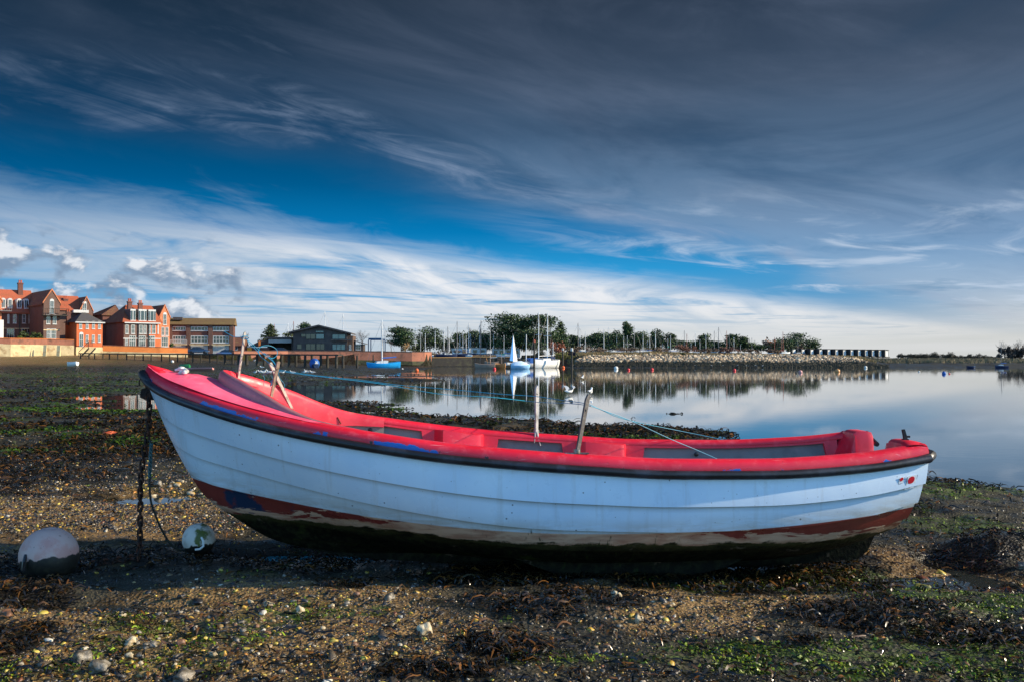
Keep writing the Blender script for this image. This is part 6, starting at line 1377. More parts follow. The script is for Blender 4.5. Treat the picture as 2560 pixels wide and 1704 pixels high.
scrub(1015, 856, 880, 218, 30, 'fawn pampas-like bush on the quay near its sunlit end', 95, [(168, 138, 96), (146, 118, 80)], n=700); scrub(1036, 862, 880, 217, 30, 'dark green bush at the sunlit end of the quay', 96, [(44, 54, 26), (60, 70, 32)], n=700)
scrub(1090, 874, 893, 226, 34, 'brown scrub just past the end of the brick quay', 97, BRN, n=600); scrub(1118, 870, 892, 228, 30, 'dark shrub on the black quay wall', 98, [(58, 52, 38), (44, 42, 30)], n=600); scrub(1150, 872, 892, 228, 36, 'tan scrub on top of the black quay wall', 99, [(128, 112, 76), (104, 92, 62)], n=700)
scrub(1300, 890, 908, 216, 40, 'dark bramble at the right end of the black quay wall', 100, [(50, 48, 30), (66, 62, 34)], n=700); scrub(1345, 872, 896, 226, 50, 'olive scrub on the bank behind the white yachts', 101, OLV, n=1000)
for px, w, s in ((52, 34, 1), (80, 32, 2), (98, 16, 3)): scrub(px, 826 if s < 3 else 832, 848, 186, w, ('broad', 'tallest', 'narrow')[s - 1] + ' green garden shrub on top of the old left sea wall', 110 + s, [(62, 76, 30), (48, 62, 26), (84, 92, 36)], group='garden shrubs on the left wall', name='garden_shrub', n=900)
scrub(426, 856, 868, 196, 14, 'small green bush at the right end of the orange garden wall', 115, [(90, 100, 36), (66, 80, 30)], group='garden shrubs on the left wall', name='garden_shrub', n=300)
for i, (px, yt, w, lab) in enumerate(((1055, 846, 50, 'left of the bushy dark tree'), (1120, 848, 60, 'between the bushy and the feathery tree'), (1205, 846, 60, 'left of the great pines'), (1330, 846, 90, 'under the great pines'), (1465, 846, 60, 'at the left end of the dark row'), (1525, 842, 60, 'right of the broad tree'), (1588, 840, 60, 'below the tall narrow pine'), (1625, 846, 60, 'between two rounded pines'), (1700, 852, 60, 'at the right end of the dark row'), (1800, 858, 70, 'between the lone pine and its neighbour'), (1960, 852, 70, 'behind the russet willow'), (1735, 856, 60, 'left of the lone pine'), (1780, 856, 50, 'right of the lone pine'), (1845, 852, 50, 'between the dark pine and the bushy one'), (1890, 862, 60, 'under the pale leafless trees'), (1425, 852, 50, 'below the pointed pine'), (1245, 842, 70, 'below the great left pine'))):
    pine(px, yt - 5, 878, 256, w, 'dark evergreen undergrowth ' + lab, 200 + i, 'bush', n=900, name='evergreen_bush', group='evergreen undergrowth behind the masts')
# far right shore
FR = [(52, 52, 40), (62, 60, 46), (44, 46, 38), (72, 66, 50)]
for i, (px, yt, w, lab) in enumerate(((2283, 884, 50, 'low mossy thicket'), (2328, 882, 56, 'round olive thicket'), (2372, 883, 56, 'dark flat-topped thicket'), (2418, 885, 60, 'pale grey thicket'), (2470, 887, 60, 'lowest thicket'), (2262, 882, 40, 'darkest round bush'), (2305, 880, 70, 'broad dark thicket'), (2350, 879, 60, 'humped thicket'), (2395, 884, 60, 'low grey thicket'), (2440, 882, 54, 'brownish thicket'))):
    scrub(px, yt, 897, 430, w, lab + ' in the tree line on the far right shore', 120 + i, FR, group='tree line on the far right shore', name='thicket', n=3200)
for i, (px, yt, w, lab) in enumerate(((2512, 857, 50, 'leftmost'), (2550, 854, 50, 'middle'), (2595, 850, 60, 'rightmost'))):
    bare_tree(px, yt, 896, 360, w, lab + ' tall bare tree of the clump at the right edge', 130 + i, group='bare trees at the right edge', n0=6, depth=4); scrub(px, 863, 897, 358, w, lab + ' brown thicket under the bare trees at the right edge', 140 + i, [(72, 60, 52), (58, 50, 44)], group='bare trees at the right edge', name='thicket', n=2600)

# ------------------------------------------------------------------ rock bank and its grass
def rock_bank():
    n = 9000; r = np.random.default_rng(5); a = r.uniform(1428, 2165, n) ; f = r.uniform(0, 1, n); y = 201.5 + 12.5 * f; x = (a - CX) / F * y
    keep = (f < np.interp(a, [1428, 1470, 1560, 2050, 2165], [0.15, 0.7, 1, 0.95, 0.35])) & (f > 0.03 * r.uniform(0, 1, n)); x, y, f = x[keep], y[keep], f[keep]; n = len(x)
    z = ground_z(x, y, False); tv, tf = ico(0); s = r.uniform(0.14, 0.44, n) * (1 - 0.2 * f); sc = np.stack([s * r.uniform(0.8, 1.5, n), s * r.uniform(0.8, 1.3, n), s * r.uniform(0.6, 1.1, n)], -1)
    L = tv[None] * r.uniform(0.65, 1.3, (n, len(tv), 1)) * sc[:, None]; an = r.uniform(0, 6.28, n); ca, sa = np.cos(an)[:, None], np.sin(an)[:, None]
    V = np.stack([L[..., 0] * ca - L[..., 1] * sa + x[:, None], L[..., 0] * sa + L[..., 1] * ca + y[:, None], L[..., 2] + (z + sc[:, 2] * 0.35)[:, None]], -1).reshape(-1, 3)
    cc = np.array([S(*c)[:3] for c in [(196, 176, 146), (170, 150, 122), (214, 198, 170), (140, 122, 100), (120, 106, 90), (184, 158, 126)]])[r.integers(0, 6, n)] * r.uniform(0.5, 1.25, (n, 1))
    cc = np.where((f < 0.22)[:, None], cc * 0.5, cc)
    M['rock'] = pmat('rock_armour', S(180, 160, 130), 0.85, var=0.2, scale=2.0, tint=True)
    o = np_mesh('rock_armour', V, (tf[None] + (np.arange(n) * len(tv))[:, None, None]).reshape(-1, 3), M['rock'], colr=np.repeat(cc, len(tv), 0)); tag(o, 'bank of pale boulders heaped along the far shore', 'rocks', kind='stuff')
    # rough grass along the top, dark weed at its foot
    def tufts(name, n, ar, yr, h, cols, lab, cat, dens=None):
        a = r.uniform(*ar, n); y = r.uniform(*yr, n); x = (a - CX) / F * y; z = ground_z(x, y, False); wd = r.uniform(0.05, 0.14, n); hh = r.uniform(h * 0.5, h, n); dx = r.normal(0, 0.18, n)
        V = np.stack([np.stack([x - wd, y, z - 0.05], -1), np.stack([x + wd, y + r.normal(0, 0.1, n), z - 0.05], -1), np.stack([x + wd * 0.3 + dx, y, z + hh], -1), np.stack([x - wd * 0.3 + dx, y, z + hh], -1)], 1).reshape(-1, 3)
        cc = np.array([S(*c)[:3] for c in cols])[r.integers(0, len(cols), n)] * r.uniform(0.7, 1.3, (n, 1)); o = np_mesh(name, V, np.arange(n * 4).reshape(n, 4), M['leaf'], colr=np.repeat(cc, 4, 0)); tag(o, lab, cat, kind='stuff')
    tufts('rough_grass', 15000, (1420, 2190), (212.5, 220), 0.5, [(150, 118, 72), (130, 104, 62), (168, 136, 86), (112, 98, 58)], 'dry tawny grass along the top of the rock bank', 'grass')
    tufts('shore_weed', 12000, (1440, 2220), (186, 202), 0.35, [(44, 40, 26), (56, 52, 30), (36, 32, 24)], 'dark weed on the mud at the foot of the rocks', 'seaweed')
    tufts('quay_grass', 5000, (1080, 1300), (226.5, 230), 0.6, [(178, 140, 92), (150, 116, 78)], 'dry grass along the top of the black quay wall', 'grass')
    tufts('marsh_grass', 9000, (2150, 2700), (225, 300), 0.6, [(92, 80, 56), (76, 70, 48), (110, 96, 66)], 'dull marsh grass on the far right shore', 'grass')
rock_bank()
# ------------------------------------------------------------------ beach huts
def huts():
    proto = empty('beach_hut', (0, 0, 0), 0); tag(proto, None, 'beach hut', 'row of black and white beach huts')
    mb = MB(); mb.box(-0.85, 0.85, 0, 2.4, 0.35, 2.45); mb.build('front_wall', M['white_paint'], proto, smooth=False)
    mb = MB(); mb.box(-1.15, -0.852, -0.25, 2.4, 0.0, 2.6); mb.box(0.852, 1.0, -0.05, 2.4, 0.0, 2.5); mb.build('dark_side_post', M['black_hut'], proto, smooth=False)
    mb = MB(); mb.hexa([(-1.2, -0.3, 2.62), (1.15, -0.3, 2.52), (1.15, 2.6, 2.52), (-1.2, 2.6, 2.62), (-1.2, -0.3, 2.78), (1.15, -0.3, 2.68), (1.15, 2.6, 2.68), (-1.2, 2.6, 2.78)]); mb.build('roof', M['black_hut'], proto, smooth=False)
    mb = MB(); mb.box(-1.15, 1.1, -0.6, 2.4, 0.0, 0.34); mb.build('base', M['black_hut'], proto, smooth=False)
    dr = MB(); dr.box(-0.3, 0.42, -0.05, -0.004, 0.4, 2.2); dr.build('door', pmat('hut_door', S(226, 224, 222), 0.5, var=0.03), proto, smooth=False)
    px = [1963, 1985, 2008, 2030, 2052, 2072.5, 2092, 2111, 2130, 2148.5, 2166, 2183, 2200, 2216]
    nm = ['first', 'second', 'third', 'fourth', 'fifth', 'sixth', 'seventh', 'eighth', 'ninth', 'tenth', 'eleventh', 'twelfth', 'thirteenth', 'last']
    K = {}; 
    for i, p in enumerate(px):
        o = proto if i == 0 else copy_tree(proto); Y = 268 + i * 0.6; o.location = (xat(p, Y), Y, zat(np.interp(p, [1963, 2216], [884, 893]), Y) + 0.0); o.rotation_euler = (0, 0, R(40)); sc = (zat(np.interp(p, [1963, 2216], [870.5, 873]), Y) - o.location.z) / 2.78
        o.scale = (0.95, 0.8, sc); o['label'] = 'black and white beach hut, %s in the row counted from the rock bank end' % nm[i]
        if i % 3 == 1: 
            for ch in [c for c in bpy.data.objects if c.parent == o and c.name.startswith('door')]: ch.location.x = 0.28
huts()
# ------------------------------------------------------------------ yachts
def hull_loft(mb, L, B, D, draft=0.4, tum=0.5, n=14, transom=0.7):
    rows = []
    for i in range(n + 1):
        s = i / n; x = -L / 2 + L * s; b = B / 2 * (math.sin(math.pi * min(0.5, (1 - s) * 0.9)) ** 0.7) * (transom + (1 - transom) * min(1, s * 3)); sh = D * (1 + 0.22 * (2 * s - 0.9) ** 2); xk = x - (0.12 * L * max(0, s - 0.75) * 2)
        rows.append([(x, -b, sh), (x * 0.99, -b * 0.95, sh * 0.55), (xk, -b * 0.62, 0.05), (xk, 0, -draft * (1 - abs(2 * s - 1) ** 2)), (xk, b * 0.62, 0.05), (x * 0.99, b * 0.95, sh * 0.55), (x, b, sh)])
    b0 = len(mb.v); mb.grid(rows); mb.f.append(tuple(range(b0, b0 + 7))); mb.mi.append(mb.cur)
    deck = [[r[0], (r[0][0], 0, r[0][2] + 0.05), r[6]] for r in rows]; mb.grid(deck, flip=True); return rows
def make_yacht(name, L, B, D, mast_h, hull_m, mast_m, cover_m=None, cabin=True, mast_x=0.05, wires=True, spread=True, rm=0.115, deck_m='white_paint', keel=False):
    o = empty(name, (0, 0, 0)); mb = MB(); hull_loft(mb, L, B, D); mb.build('hull', hull_m, o, sharp=50)
    if cabin: mb = MB(); mb.prism_y([(-L * 0.12, D * 0.98), (L * 0.26, D * 0.98), (L * 0.20, D + 0.38), (-L * 0.08, D + 0.5), (-L * 0.13, D + 0.45)], -B * 0.28, B * 0.28); cb = mb.build('cabin', M[deck_m], o, smooth=False); g_ = MB(); g_.box(-L * 0.05, L * 0.12, -B * 0.285, -B * 0.2805, D + 0.14, D + 0.32); g_.build('cabin_window', M['glass_dark'], cb, smooth=False)
    mx = L * mast_x; mb = MB(); mb.tube([(mx, 0, D * 0.9), (mx - 0.06, 0, mast_h)], [rm, rm * 0.7], 7); ms = mb.build('mast', mast_m, o)
    if spread: mb = MB(); mb.box(mx - 0.06, mx + 0.0, -B * 0.32, B * 0.32, mast_h * 0.58, mast_h * 0.58 + 0.06); mb.build('spreader', mast_m, ms)
    mb = MB(); mb.tube([(mx - 0.05, 0, D + 0.95), (-L * 0.40, 0, D + 1.05)], [0.12 if cover_m else 0.06] * 2, 7); mb.build('boom', cover_m or mast_m, o)
    if wires:
        mb = MB(); t = (mx - 0.05, 0, mast_h * 0.97)
        for e in ((L * 0.49, 0, D * 1.2), (-L * 0.49, 0, D * 1.1)): mb.tube([t, e], 0.022, 3)
        for sg in (-1, 1): mb.tube([(mx, 0, mast_h * 0.96), (mx, sg * B * 0.42, D)], 0.018, 3)
        mb.build('rigging', M['wire'], o)
    return o
def place(o, px, Y, z, rz, label, cat, group=None, sc=1.0):
    o.location = (xat(px, Y), Y, z); o.rotation_euler = (0, 0, R(rz)); o.scale = (sc, sc, sc); tag(o, label, cat, group); return o
def yard_yachts():
    pr = [make_yacht('yacht', 8.0, 2.5, 1.1, 11.0, M['white_hull'], M['alu'], cover_m=M['blue_cover']), make_yacht('yacht', 7.5, 2.4, 1.0, 11.0, M['navy_hull'], M['grey_mast']), make_yacht('yacht', 7.0, 2.3, 1.0, 11.0, M['white_hull'], M['alu']), make_yacht('yacht', 8.0, 2.5, 1.1, 11.0, M['white_hull'], M['rust_mast'])]
    used = [False] * 4
    # photo column of the mast, its top row, which pattern
    A = [(654, 812, 2), (661, 805, 0), (669, 808, 3), (702, 816, 2), (709, 806, 0), (718, 801, 3), (731, 809, 2), (797, 775, 0), (844, 783, 0), (953, 825, 1)]
    B_ = [(1041, 816, 2), (1049, 829, 0), (1065, 833, 2), (1090, 827, 0), (1108, 822, 2), (1117, 816, 1), (1121, 825, 2), (1140, 803, 1), (1148, 835, 2), (1155, 833, 0), (1164, 839, 2), (1169, 807, 0), (1175, 834, 2), (1197, 812, 2), (1205, 801, 1), (1232, 834, 2), (1262, 838, 0)]
    C_ = [(1447, 805, 1), (1452, 815, 0), (1470, 828, 2), (1505, 816, 0), (1514, 819, 2), (1530, 815, 0), (1547, 836, 2), (1565, 838, 0), (1577, 837, 2), (1591, 812, 1), (1618, 833, 2), (1624, 821, 0), (1632, 834, 2), (1646, 824, 0), (1650, 834, 2), (1668, 831, 0), (1681, 844, 2), (1689, 836, 0), (1705, 838, 1)]
    D_ = [(1724, 824, 1), (1730, 832, 3), (1740, 853, 2), (1752, 830, 0), (1761, 846, 2), (1775, 832, 0), (1801, 825, 1), (1812, 816, 1), (1828, 825, 3), (1839, 832, 1), (1848, 841, 2), (1867, 859, 2), (1894, 842, 1), (1955, 841, 3), (1969, 849, 3), (1974, 827, 3), (2015, 841, 1)]
    labs = [(A, '', 'yachts laid up behind the houses'), (B_, 'yacht laid up behind the black quay wall, %s among the trees', 'yachts laid up behind the black quay wall'), (C_, 'yacht laid up behind the near half of the rock bank, %s', 'yachts laid up behind the near rock bank'), (D_, 'yacht laid up behind the far half of the rock bank, %s', 'yachts laid up behind the far rock bank')]
    rr = random.Random(9); words = ['white-masted yacht with a blue boom cover', 'grey-masted yacht', 'bare white-masted yacht', 'rust-red-masted yacht']
    where = ['behind the houses', 'behind the black quay', 'behind the nearer rocks', 'behind the farther rocks']; ordn = ['leftmost'] + [x + ' from the left' for x in 'second third fourth fifth sixth seventh eighth ninth tenth eleventh'.split()]
    for gi, (lst, lab, grp) in enumerate(labs):
        seen = {}
        for px, top, k in lst:
            o = pr[k] if not used[k] else copy_tree(pr[k]); used[k] = True; Y = rr.uniform(224, 244) if lst is not A else rr.uniform(252, 262); z = 2.55 if lst is not B_ else 1.95
            h = zat(top, Y) - z; seen[k] = seen.get(k, 0) + 1; n = sum(1 for q in lst if q[2] == k)
            place(o, px, Y, z, rr.choice((0, 180)) + rr.uniform(-25, 25), words[k] + ' ' + where[gi] + (', ' + ordn[seen[k] - 1] + ' there' if n > 1 else ''), 'yacht', grp)
            o.scale = (h / 11 * 0.9 + 0.1, h / 11 * 0.9 + 0.1, h / 11)
            if lst is not B_: o.location.y += 6
yard_yachts()
def moored():
    wl = WL
    o = make_yacht('yacht', 6.4, 2.1, 1.0, 9.0, M['blue_hull'], M['alu'], cover_m=M['blue_cover'], mast_x=0.03); place(o, 958, 160, 0.02, 184, 'bright blue moored yacht with a white mast and blue sail cover, on the mud', 'yacht'); o.scale = (0.86, 0.86, 0.86); o.rotation_euler = (R(-3), R(2), R(205))
    mb = MB(); mb.box(-3.1, -2.3, -0.05, 0.05, -0.35, 0.7); mb.build('rudder', pmat('green_rudder', S(60, 110, 50), 0.5), o, smooth=False)
    mb = MB(); 
    for sg in (-1, 1): mb.tube([(-2.9, sg * 0.7, 1.0), (-3.0, sg * 0.72, 1.6), (-2.0, sg * 0.9, 1.55), (-2.0, sg * 0.9, 1.0)], 0.025, 4)
    mb.build('guard_rail', M['galv'], o)
    o = make_yacht('yacht', 8.6, 2.7, 1.35, 10.6, M['white_hull'], M['alu'], mast_x=-0.12); place(o, 1362, 178, -0.02, -122, 'large white moored yacht beside the red-topped post, nearest of the white pair', 'yacht', 'pair of white moored yachts'); o.scale = (0.92, 0.92, 0.92)
    mb = MB(); mb.tube([(-3.2, 0, 1.4), (-3.2, 0, 5.0)], 0.06, 6); mb.build('mizzen_mast', M['alu'], o); mb = MB(); mb.box(-2.6, -1.0, -0.8, 0.8, 1.7, 2.2); mb.build('spray_hood', M['navy_hull'], o, smooth=False)
    o = make_yacht('yacht', 8.0, 2.5, 1.2, 11.0, M['white_hull'], M['alu'], mast_x=0.05); place(o, 1349, 188, 0.1, -125, 'white moored yacht with the taller mast, behind the nearest white one', 'yacht', 'pair of white moored yachts'); o.scale = (0.86, 0.86, 0.93)
    o = make_yacht('yacht', 5.5, 1.9, 0.9, 7.0, M['white_hull'], M['alu'], cover_m=M['blue_cover'], mast_x=0.1); place(o, 1321, 182, 0.0, 200, 'small yacht with blue canvas covers, left of the white pair', 'yacht'); o.scale = (0.8, 0.8, 0.85)
    mb = MB(); mb.box(-1.6, -0.2, -0.8, 0.8, 0.9, 1.9); mb.build('cockpit_cover', M['blue_cover'], o, smooth=False)
    # brown gaffers
    o = make_yacht('gaff_boat', 5.6, 1.8, 0.85, 7.2, M['taupe'], pmat('dark_spar', S(84, 66, 56), 0.5), cabin=False, mast_x=0.22, spread=False, wires=True, rm=0.07); place(o, 1212, 168, -0.16, 178, 'long grey-brown open wooden boat with a dark mast, moored by the black quay', 'boat'); o.scale = (0.62, 0.8, 0.95)
    mb = MB(); mb.tube([(-1.5, 0, 0.8), (-1.6, 0, 2.2)], 0.06, 5); mb.tube([(-0.9, 0, 0.8), (-0.4, 0.1, 2.0)], 0.05, 5); mb.build('stowed_spar', M['varnish'], o)
    o = make_yacht('gaff_boat', 4.2, 1.7, 0.85, 3.0, M['varnish'], M['taupe'], cabin=False, mast_x=0.1, spread=False, wires=False, rm=0.06); place(o, 1252, 170, -0.16, -62, 'short varnished wooden boat seen stern on, right of the grey-brown one', 'boat'); o.scale = (0.8, 0.8, 0.95)
    mb = MB(); mb.box(-2.14, -2.105, -0.42, -0.08, 0.25, 0.7); mb.box(-2.14, -2.105, 0.08, 0.42, 0.25, 0.7); mb.build('transom_stripe', M['red_plastic'], o, smooth=False)
    o = make_yacht('yacht', 7.0, 2.2, 1.0, 8.4, M['taupe'], M['alu'], cabin=False, mast_x=0.1, rm=0.08); place(o, 1229, 200, -0.05, 182, 'pale-masted boat moored close under the black quay, behind the brown boats', 'boat'); o.scale = (0.4, 0.6, 0.95)
    # covered boat
    o = empty('covered_boat', (0, 0, 0)); mb = MB(); hull_loft(mb, 4.2, 1.7, 0.55, 0.25); mb.build('hull', M['pale_blue'], o, sharp=50)
    mb = MB(); mb.grid([[(x, -w, 0.55), (x, -w * 0.7, 0.55 + h * 0.7), (x, 0, 0.55 + h), (x, w * 0.7, 0.55 + h * 0.7), (x, w, 0.55)] for x, w, h in ((-2.05, 0.6, 0.05), (-1.9, 0.66, 0.35), (-1.2, 0.8, 0.55), (0.2, 0.84, 0.62), (1.2, 0.6, 0.35), (2.0, 0.08, 0.1))]); mb.build('canvas_cover', pmat('white_blue_canvas', S(206, 226, 240), 0.5, var=0.08), o)
    mb = MB(); mb.box(-2.2, -2.0, -0.15, 0.15, 0.1, 0.85); mb.build('outboard_motor', M['black_plastic'], o, smooth=False); place(o, 1301, 160, -0.1, 4, 'small motor boat under a pale blue canvas cover, beside the white sail', 'boat'); o.scale = (0.75, 0.8, 1.15)
    # dinghy with furled triangular sail
    o = empty('sailing_dinghy', (0, 0, 0)); mb = MB(); hull_loft(mb, 4.0, 1.5, 0.5, 0.2); mb.build('hull', M['white_hull'], o, sharp=50); mb = MB(); mb.tube([(0, 0, 0.4), (0, 0, 5.9)], [0.05, 0.04], 6); mb.build('mast', M['alu'], o)
    mb = MB(); mb.prism_y([(0.06, 0.85), (1.25, 0.5), (0.9, 2.0), (0.06, 5.75)], -0.02, 0.02); mb.build('mainsail', M['sail_white'], o, smooth=False); mb = MB(); mb.prism_y([(-0.06, 0.85), (-0.95, 0.95), (-0.72, 2.2), (-0.06, 5.7)], -0.02, 0.02); mb.build('blue_sail', M['sail_blue'], o, smooth=False)
    place(o, 1283, 186, 0.35, 38, 'dinghy with a half blue, half white triangular sail hoisted, by the quay end', 'dinghy'); o.scale = (0.85, 0.85, 0.95)
    # far right
    o = make_yacht('yacht', 7.0, 2.2, 0.9, 9.2, M['navy_hull'], M['grey_mast'], cover_m=M['blue_cover']); place(o, 2503, 182, WL - 0.12, 180, 'dark blue yacht with a leaning mast, moored at the right of the photo', 'yacht'); o.scale = (0.34, 0.45, 0.52); o.rotation_euler = (R(2), R(-3), R(180))
    def dinghy(name, px, Y, z, L, B, hm, rz, lab, inside='white_paint', tilt=0.0, cat='dinghy'):
        d = empty(name, (0, 0, 0)); mb = MB(); rows = hull_loft(mb, L, B, 0.42, 0.12, n=10, transom=0.8); mb.f = mb.f[:61]; mb.mi = mb.mi[:61]; mb.build('hull', hm, d, sharp=50)
        mb = MB(); mb.grid([[(r[0][0] * 0.93, r[0][1] * 0.9, r[0][2] - 0.02), (r[0][0] * 0.93, r[0][1] * 0.6, 0.12), (r[0][0] * 0.93, -r[0][1] * 0.6, 0.12), (r[0][0] * 0.93, -r[0][1] * 0.9, r[0][2] - 0.02)] for r in rows], flip=True); mb.build('inside', M[inside], d)
        mb = MB(); mb.box(-0.1, 0.15, -B * 0.36, B * 0.36, 0.27, 0.31); mb.build('thwart', M['wood'], d, smooth=False); place(d, px, Y, z, rz, lab, cat); d.rotation_euler = (R(tilt), 0, R(rz)); return d
    g = lambda px, Y: float(ground_z(np.array([xat(px, Y)]), np.array([Y]))[0])
    dinghy('dinghy', 180, 128, g(180, 128) + 0.05, 1.5, 0.85, M['white_hull'], 170, 'small white dinghy lying on the mud below the left sea wall', tilt=8)
    dinghy('dinghy', 460, 118, g(460, 118) + 0.08, 1.3, 0.7, M['green_hull'], 175, 'upturned-looking green dinghy just beyond the bow deck', tilt=25, inside='green_hull')
    dinghy('kayak', 500, 112, g(500, 112) + 0.1, 3.0, 0.8, M['pink_hull'], 177, 'long faded pink kayak lying on the mud beyond the bow deck', tilt=10, inside='pink_hull', cat='kayak').scale = (1, 1, 0.45)
    dinghy('dinghy', 2428, 176, WL - 0.08, 1.5, 0.7, M['navy_hull'], 0, 'small dark rowing dinghy afloat left of the right-hand yacht')
    # boat under the jetty, seen bow on under a blue cover
    o = empty('covered_boat', (0, 0, 0)); mb = MB(); mb.lathe([(0.02, -1.6), (0.45, -1.3), (0.78, -0.3), (0.82, 0.6), (0.7, 1.3), (0.1, 1.5)], 18, (0, 0, 0.62), 'y'); mb.build('blue_cover', M['blue_cover'], o)
    mb = MB(); mb.prism_y([(-0.28, 0.62), (0.3, 0.6), (0.12, 0.8), (0.22, 1.1), (0.0, 0.96), (-0.2, 1.12), (-0.12, 0.84)], -1.72, -1.5); mb.build('white_bow_patch', M['white_plastic'], o, smooth=False); mb = MB(); hull_loft(mb, 3.0, 1.3, 0.5); h_ = mb.build('hull', M['navy_hull'], o, sharp=50); h_.rotation_euler = (0, 0, math.pi / 2)
    place(o, 787, 144, g(787, 144) + 0.0, 20, 'boat wrapped in a blue cover with a white patch, aground under the jetty', 'boat'); o.scale = (0.85, 0.85, 0.95)
moored()
# ------------------------------------------------------------------ travel hoist, white yard sheds, cars
M['hoist_blue'] = pmat('hoist_blue', S(40, 76, 112), 0.5, var=0.2)
def yard():
    o = empty('boat_hoist', (xat(942, 234), 234, 2.2), 0, 'blue steel boat hoist frame standing in the yard behind the quay', 'hoist')
    w = xat(960, 234) - xat(924, 234); h = zat(850, 234) - 2.2
    for x in (-w / 2, w / 2):
        for y in (-2, 2): mb = MB(); mb.box(x - 0.1, x + 0.1, y - 0.1, y + 0.1, 0, h); mb.build('leg', M['hoist_blue'], o, smooth=False)
    mb = MB(); mb.box(-w / 2, w / 2, -2.2, -1.8, h + 0.003, h + 0.45); mb.box(-w / 2, w / 2, 1.8, 2.2, h + 0.003, h + 0.3); mb.build('top_beam', M['hoist_blue'], o, smooth=False)
    for i, (p0, p1, t, lab) in enumerate(((1128, 1172, 870, 'leftmost long low white yard cabin under the masts'), (1178, 1216, 869, 'white yard cabin left of the great pines'), (1230, 1262, 871, 'white yard cabin half hidden by the pine trunks'), (1262, 1300, 871, 'rightmost white yard cabin behind the triangular sail'))):
        Y = 236; x0, x1 = xat(p0, Y), xat(p1, Y); c = empty('yard_cabin', ((x0 + x1) / 2, Y, 1.9), 0, lab, 'cabin', 'white cabins in the boatyard'); w = x1 - x0; h = zat(t, Y) - 1.9
        mb = MB(); mb.box(-w / 2, w / 2, 0, 2.5, 0, h); mb.build('wall', M['white_paint'], c, smooth=False); mb = MB(); mb.box(-w / 2 - 0.15, w / 2 + 0.15, -0.2, 2.7, h + 0.003, h + 0.12); mb.build('roof', M['slate'], c, smooth=False)
        for k in range(2): mb = MB(); q = -w / 4 + k * w / 2; mb.box(q - 0.5, q + 0.5, -0.04, -0.004, h * 0.45, h * 0.8); mb.build('window', M['glass_dark'], c, smooth=False)
    o = empty('slipway_sign', (xat(1257, 224), 224, 1.9), 0, 'small white notice with a green top on the black quay', 'sign'); mb = MB(); mb.box(-0.45, 0.45, -0.03, 0.03, 0.1, 0.62); mb.build('board', M['white_paint'], o, smooth=False); mb = MB(); mb.box(-0.47, 0.47, -0.04, 0.04, 0.623, 0.85); mb.build('green_header', M['teal_paint'], o, smooth=False)
    mb = MB(); mb.box(-0.4, -0.34, 0.035, 0.09, -0.3, 0.6); mb.box(0.34, 0.4, 0.035, 0.09, -0.3, 0.6); mb.build('posts', M['wood'], o, smooth=False)
    def car(px, Y, z, rz, mat, lab):
        c = empty('parked_car', (xat(px, Y), Y, z), R(rz), lab, 'car', 'cars parked by the houses'); mb = MB(); rows = []
        for x, hw, z0, z1 in ((-2.1, 0.7, 0.45, 0.72), (-2.0, 0.84, 0.3, 0.86), (-1.2, 0.88, 0.26, 0.92), (0.9, 0.88, 0.26, 0.94), (1.8, 0.82, 0.28, 0.86), (2.1, 0.66, 0.42, 0.66)): rows.append([(x, -hw, z0), (x, -hw * 1.02, (z0 + z1) / 2), (x, -hw * 0.92, z1), (x, hw * 0.92, z1), (x, hw * 1.02, (z0 + z1) / 2), (x, hw, z0)])
        mb.grid(rows, closed_v=True); mb.f += [(0, 1, 2, 3, 4, 5), tuple(range(30, 36))[::-1]]; mb.mi += [0, 0]; mb.build('body', mat, c, sharp=40)
        mb = MB(); mb.grid([[(x, -w, 0.88), (x2, -w * 0.8, zt), (x2, w * 0.8, zt), (x, w, 0.88)] for x, x2, w, zt in ((-1.7, -1.45, 0.78, 0.92), (-1.3, -0.9, 0.8, 1.42), (0.2, 0.1, 0.8, 1.46), (1.15, 0.55, 0.78, 1.36), (1.3, 1.25, 0.76, 0.92))]); mb.build('windows', M['glass_dark'], c, sharp=40)
        for x in (-1.3, 1.3):
            for y in (-0.82, 0.82): mb = MB(); mb.lathe([(0.0, -0.1), (0.28, -0.1), (0.31, -0.05), (0.31, 0.05), (0.28, 0.1), (0, 0.1)], 16, (x, y, 0.31), 'y'); mb.build('wheel', M['tyre'], c)
    car(496, 205, 2.6, 8, M['car_blue'], 'dark car parked in front of the flats'); car(704, 219, 2.6, -6, M['car_blue'], 'dark blue car under the open garage'); car(566, 203.0, 2.0, 160, M['car_silver'], 'silver blue car parked low at the right of the flats')
yard()
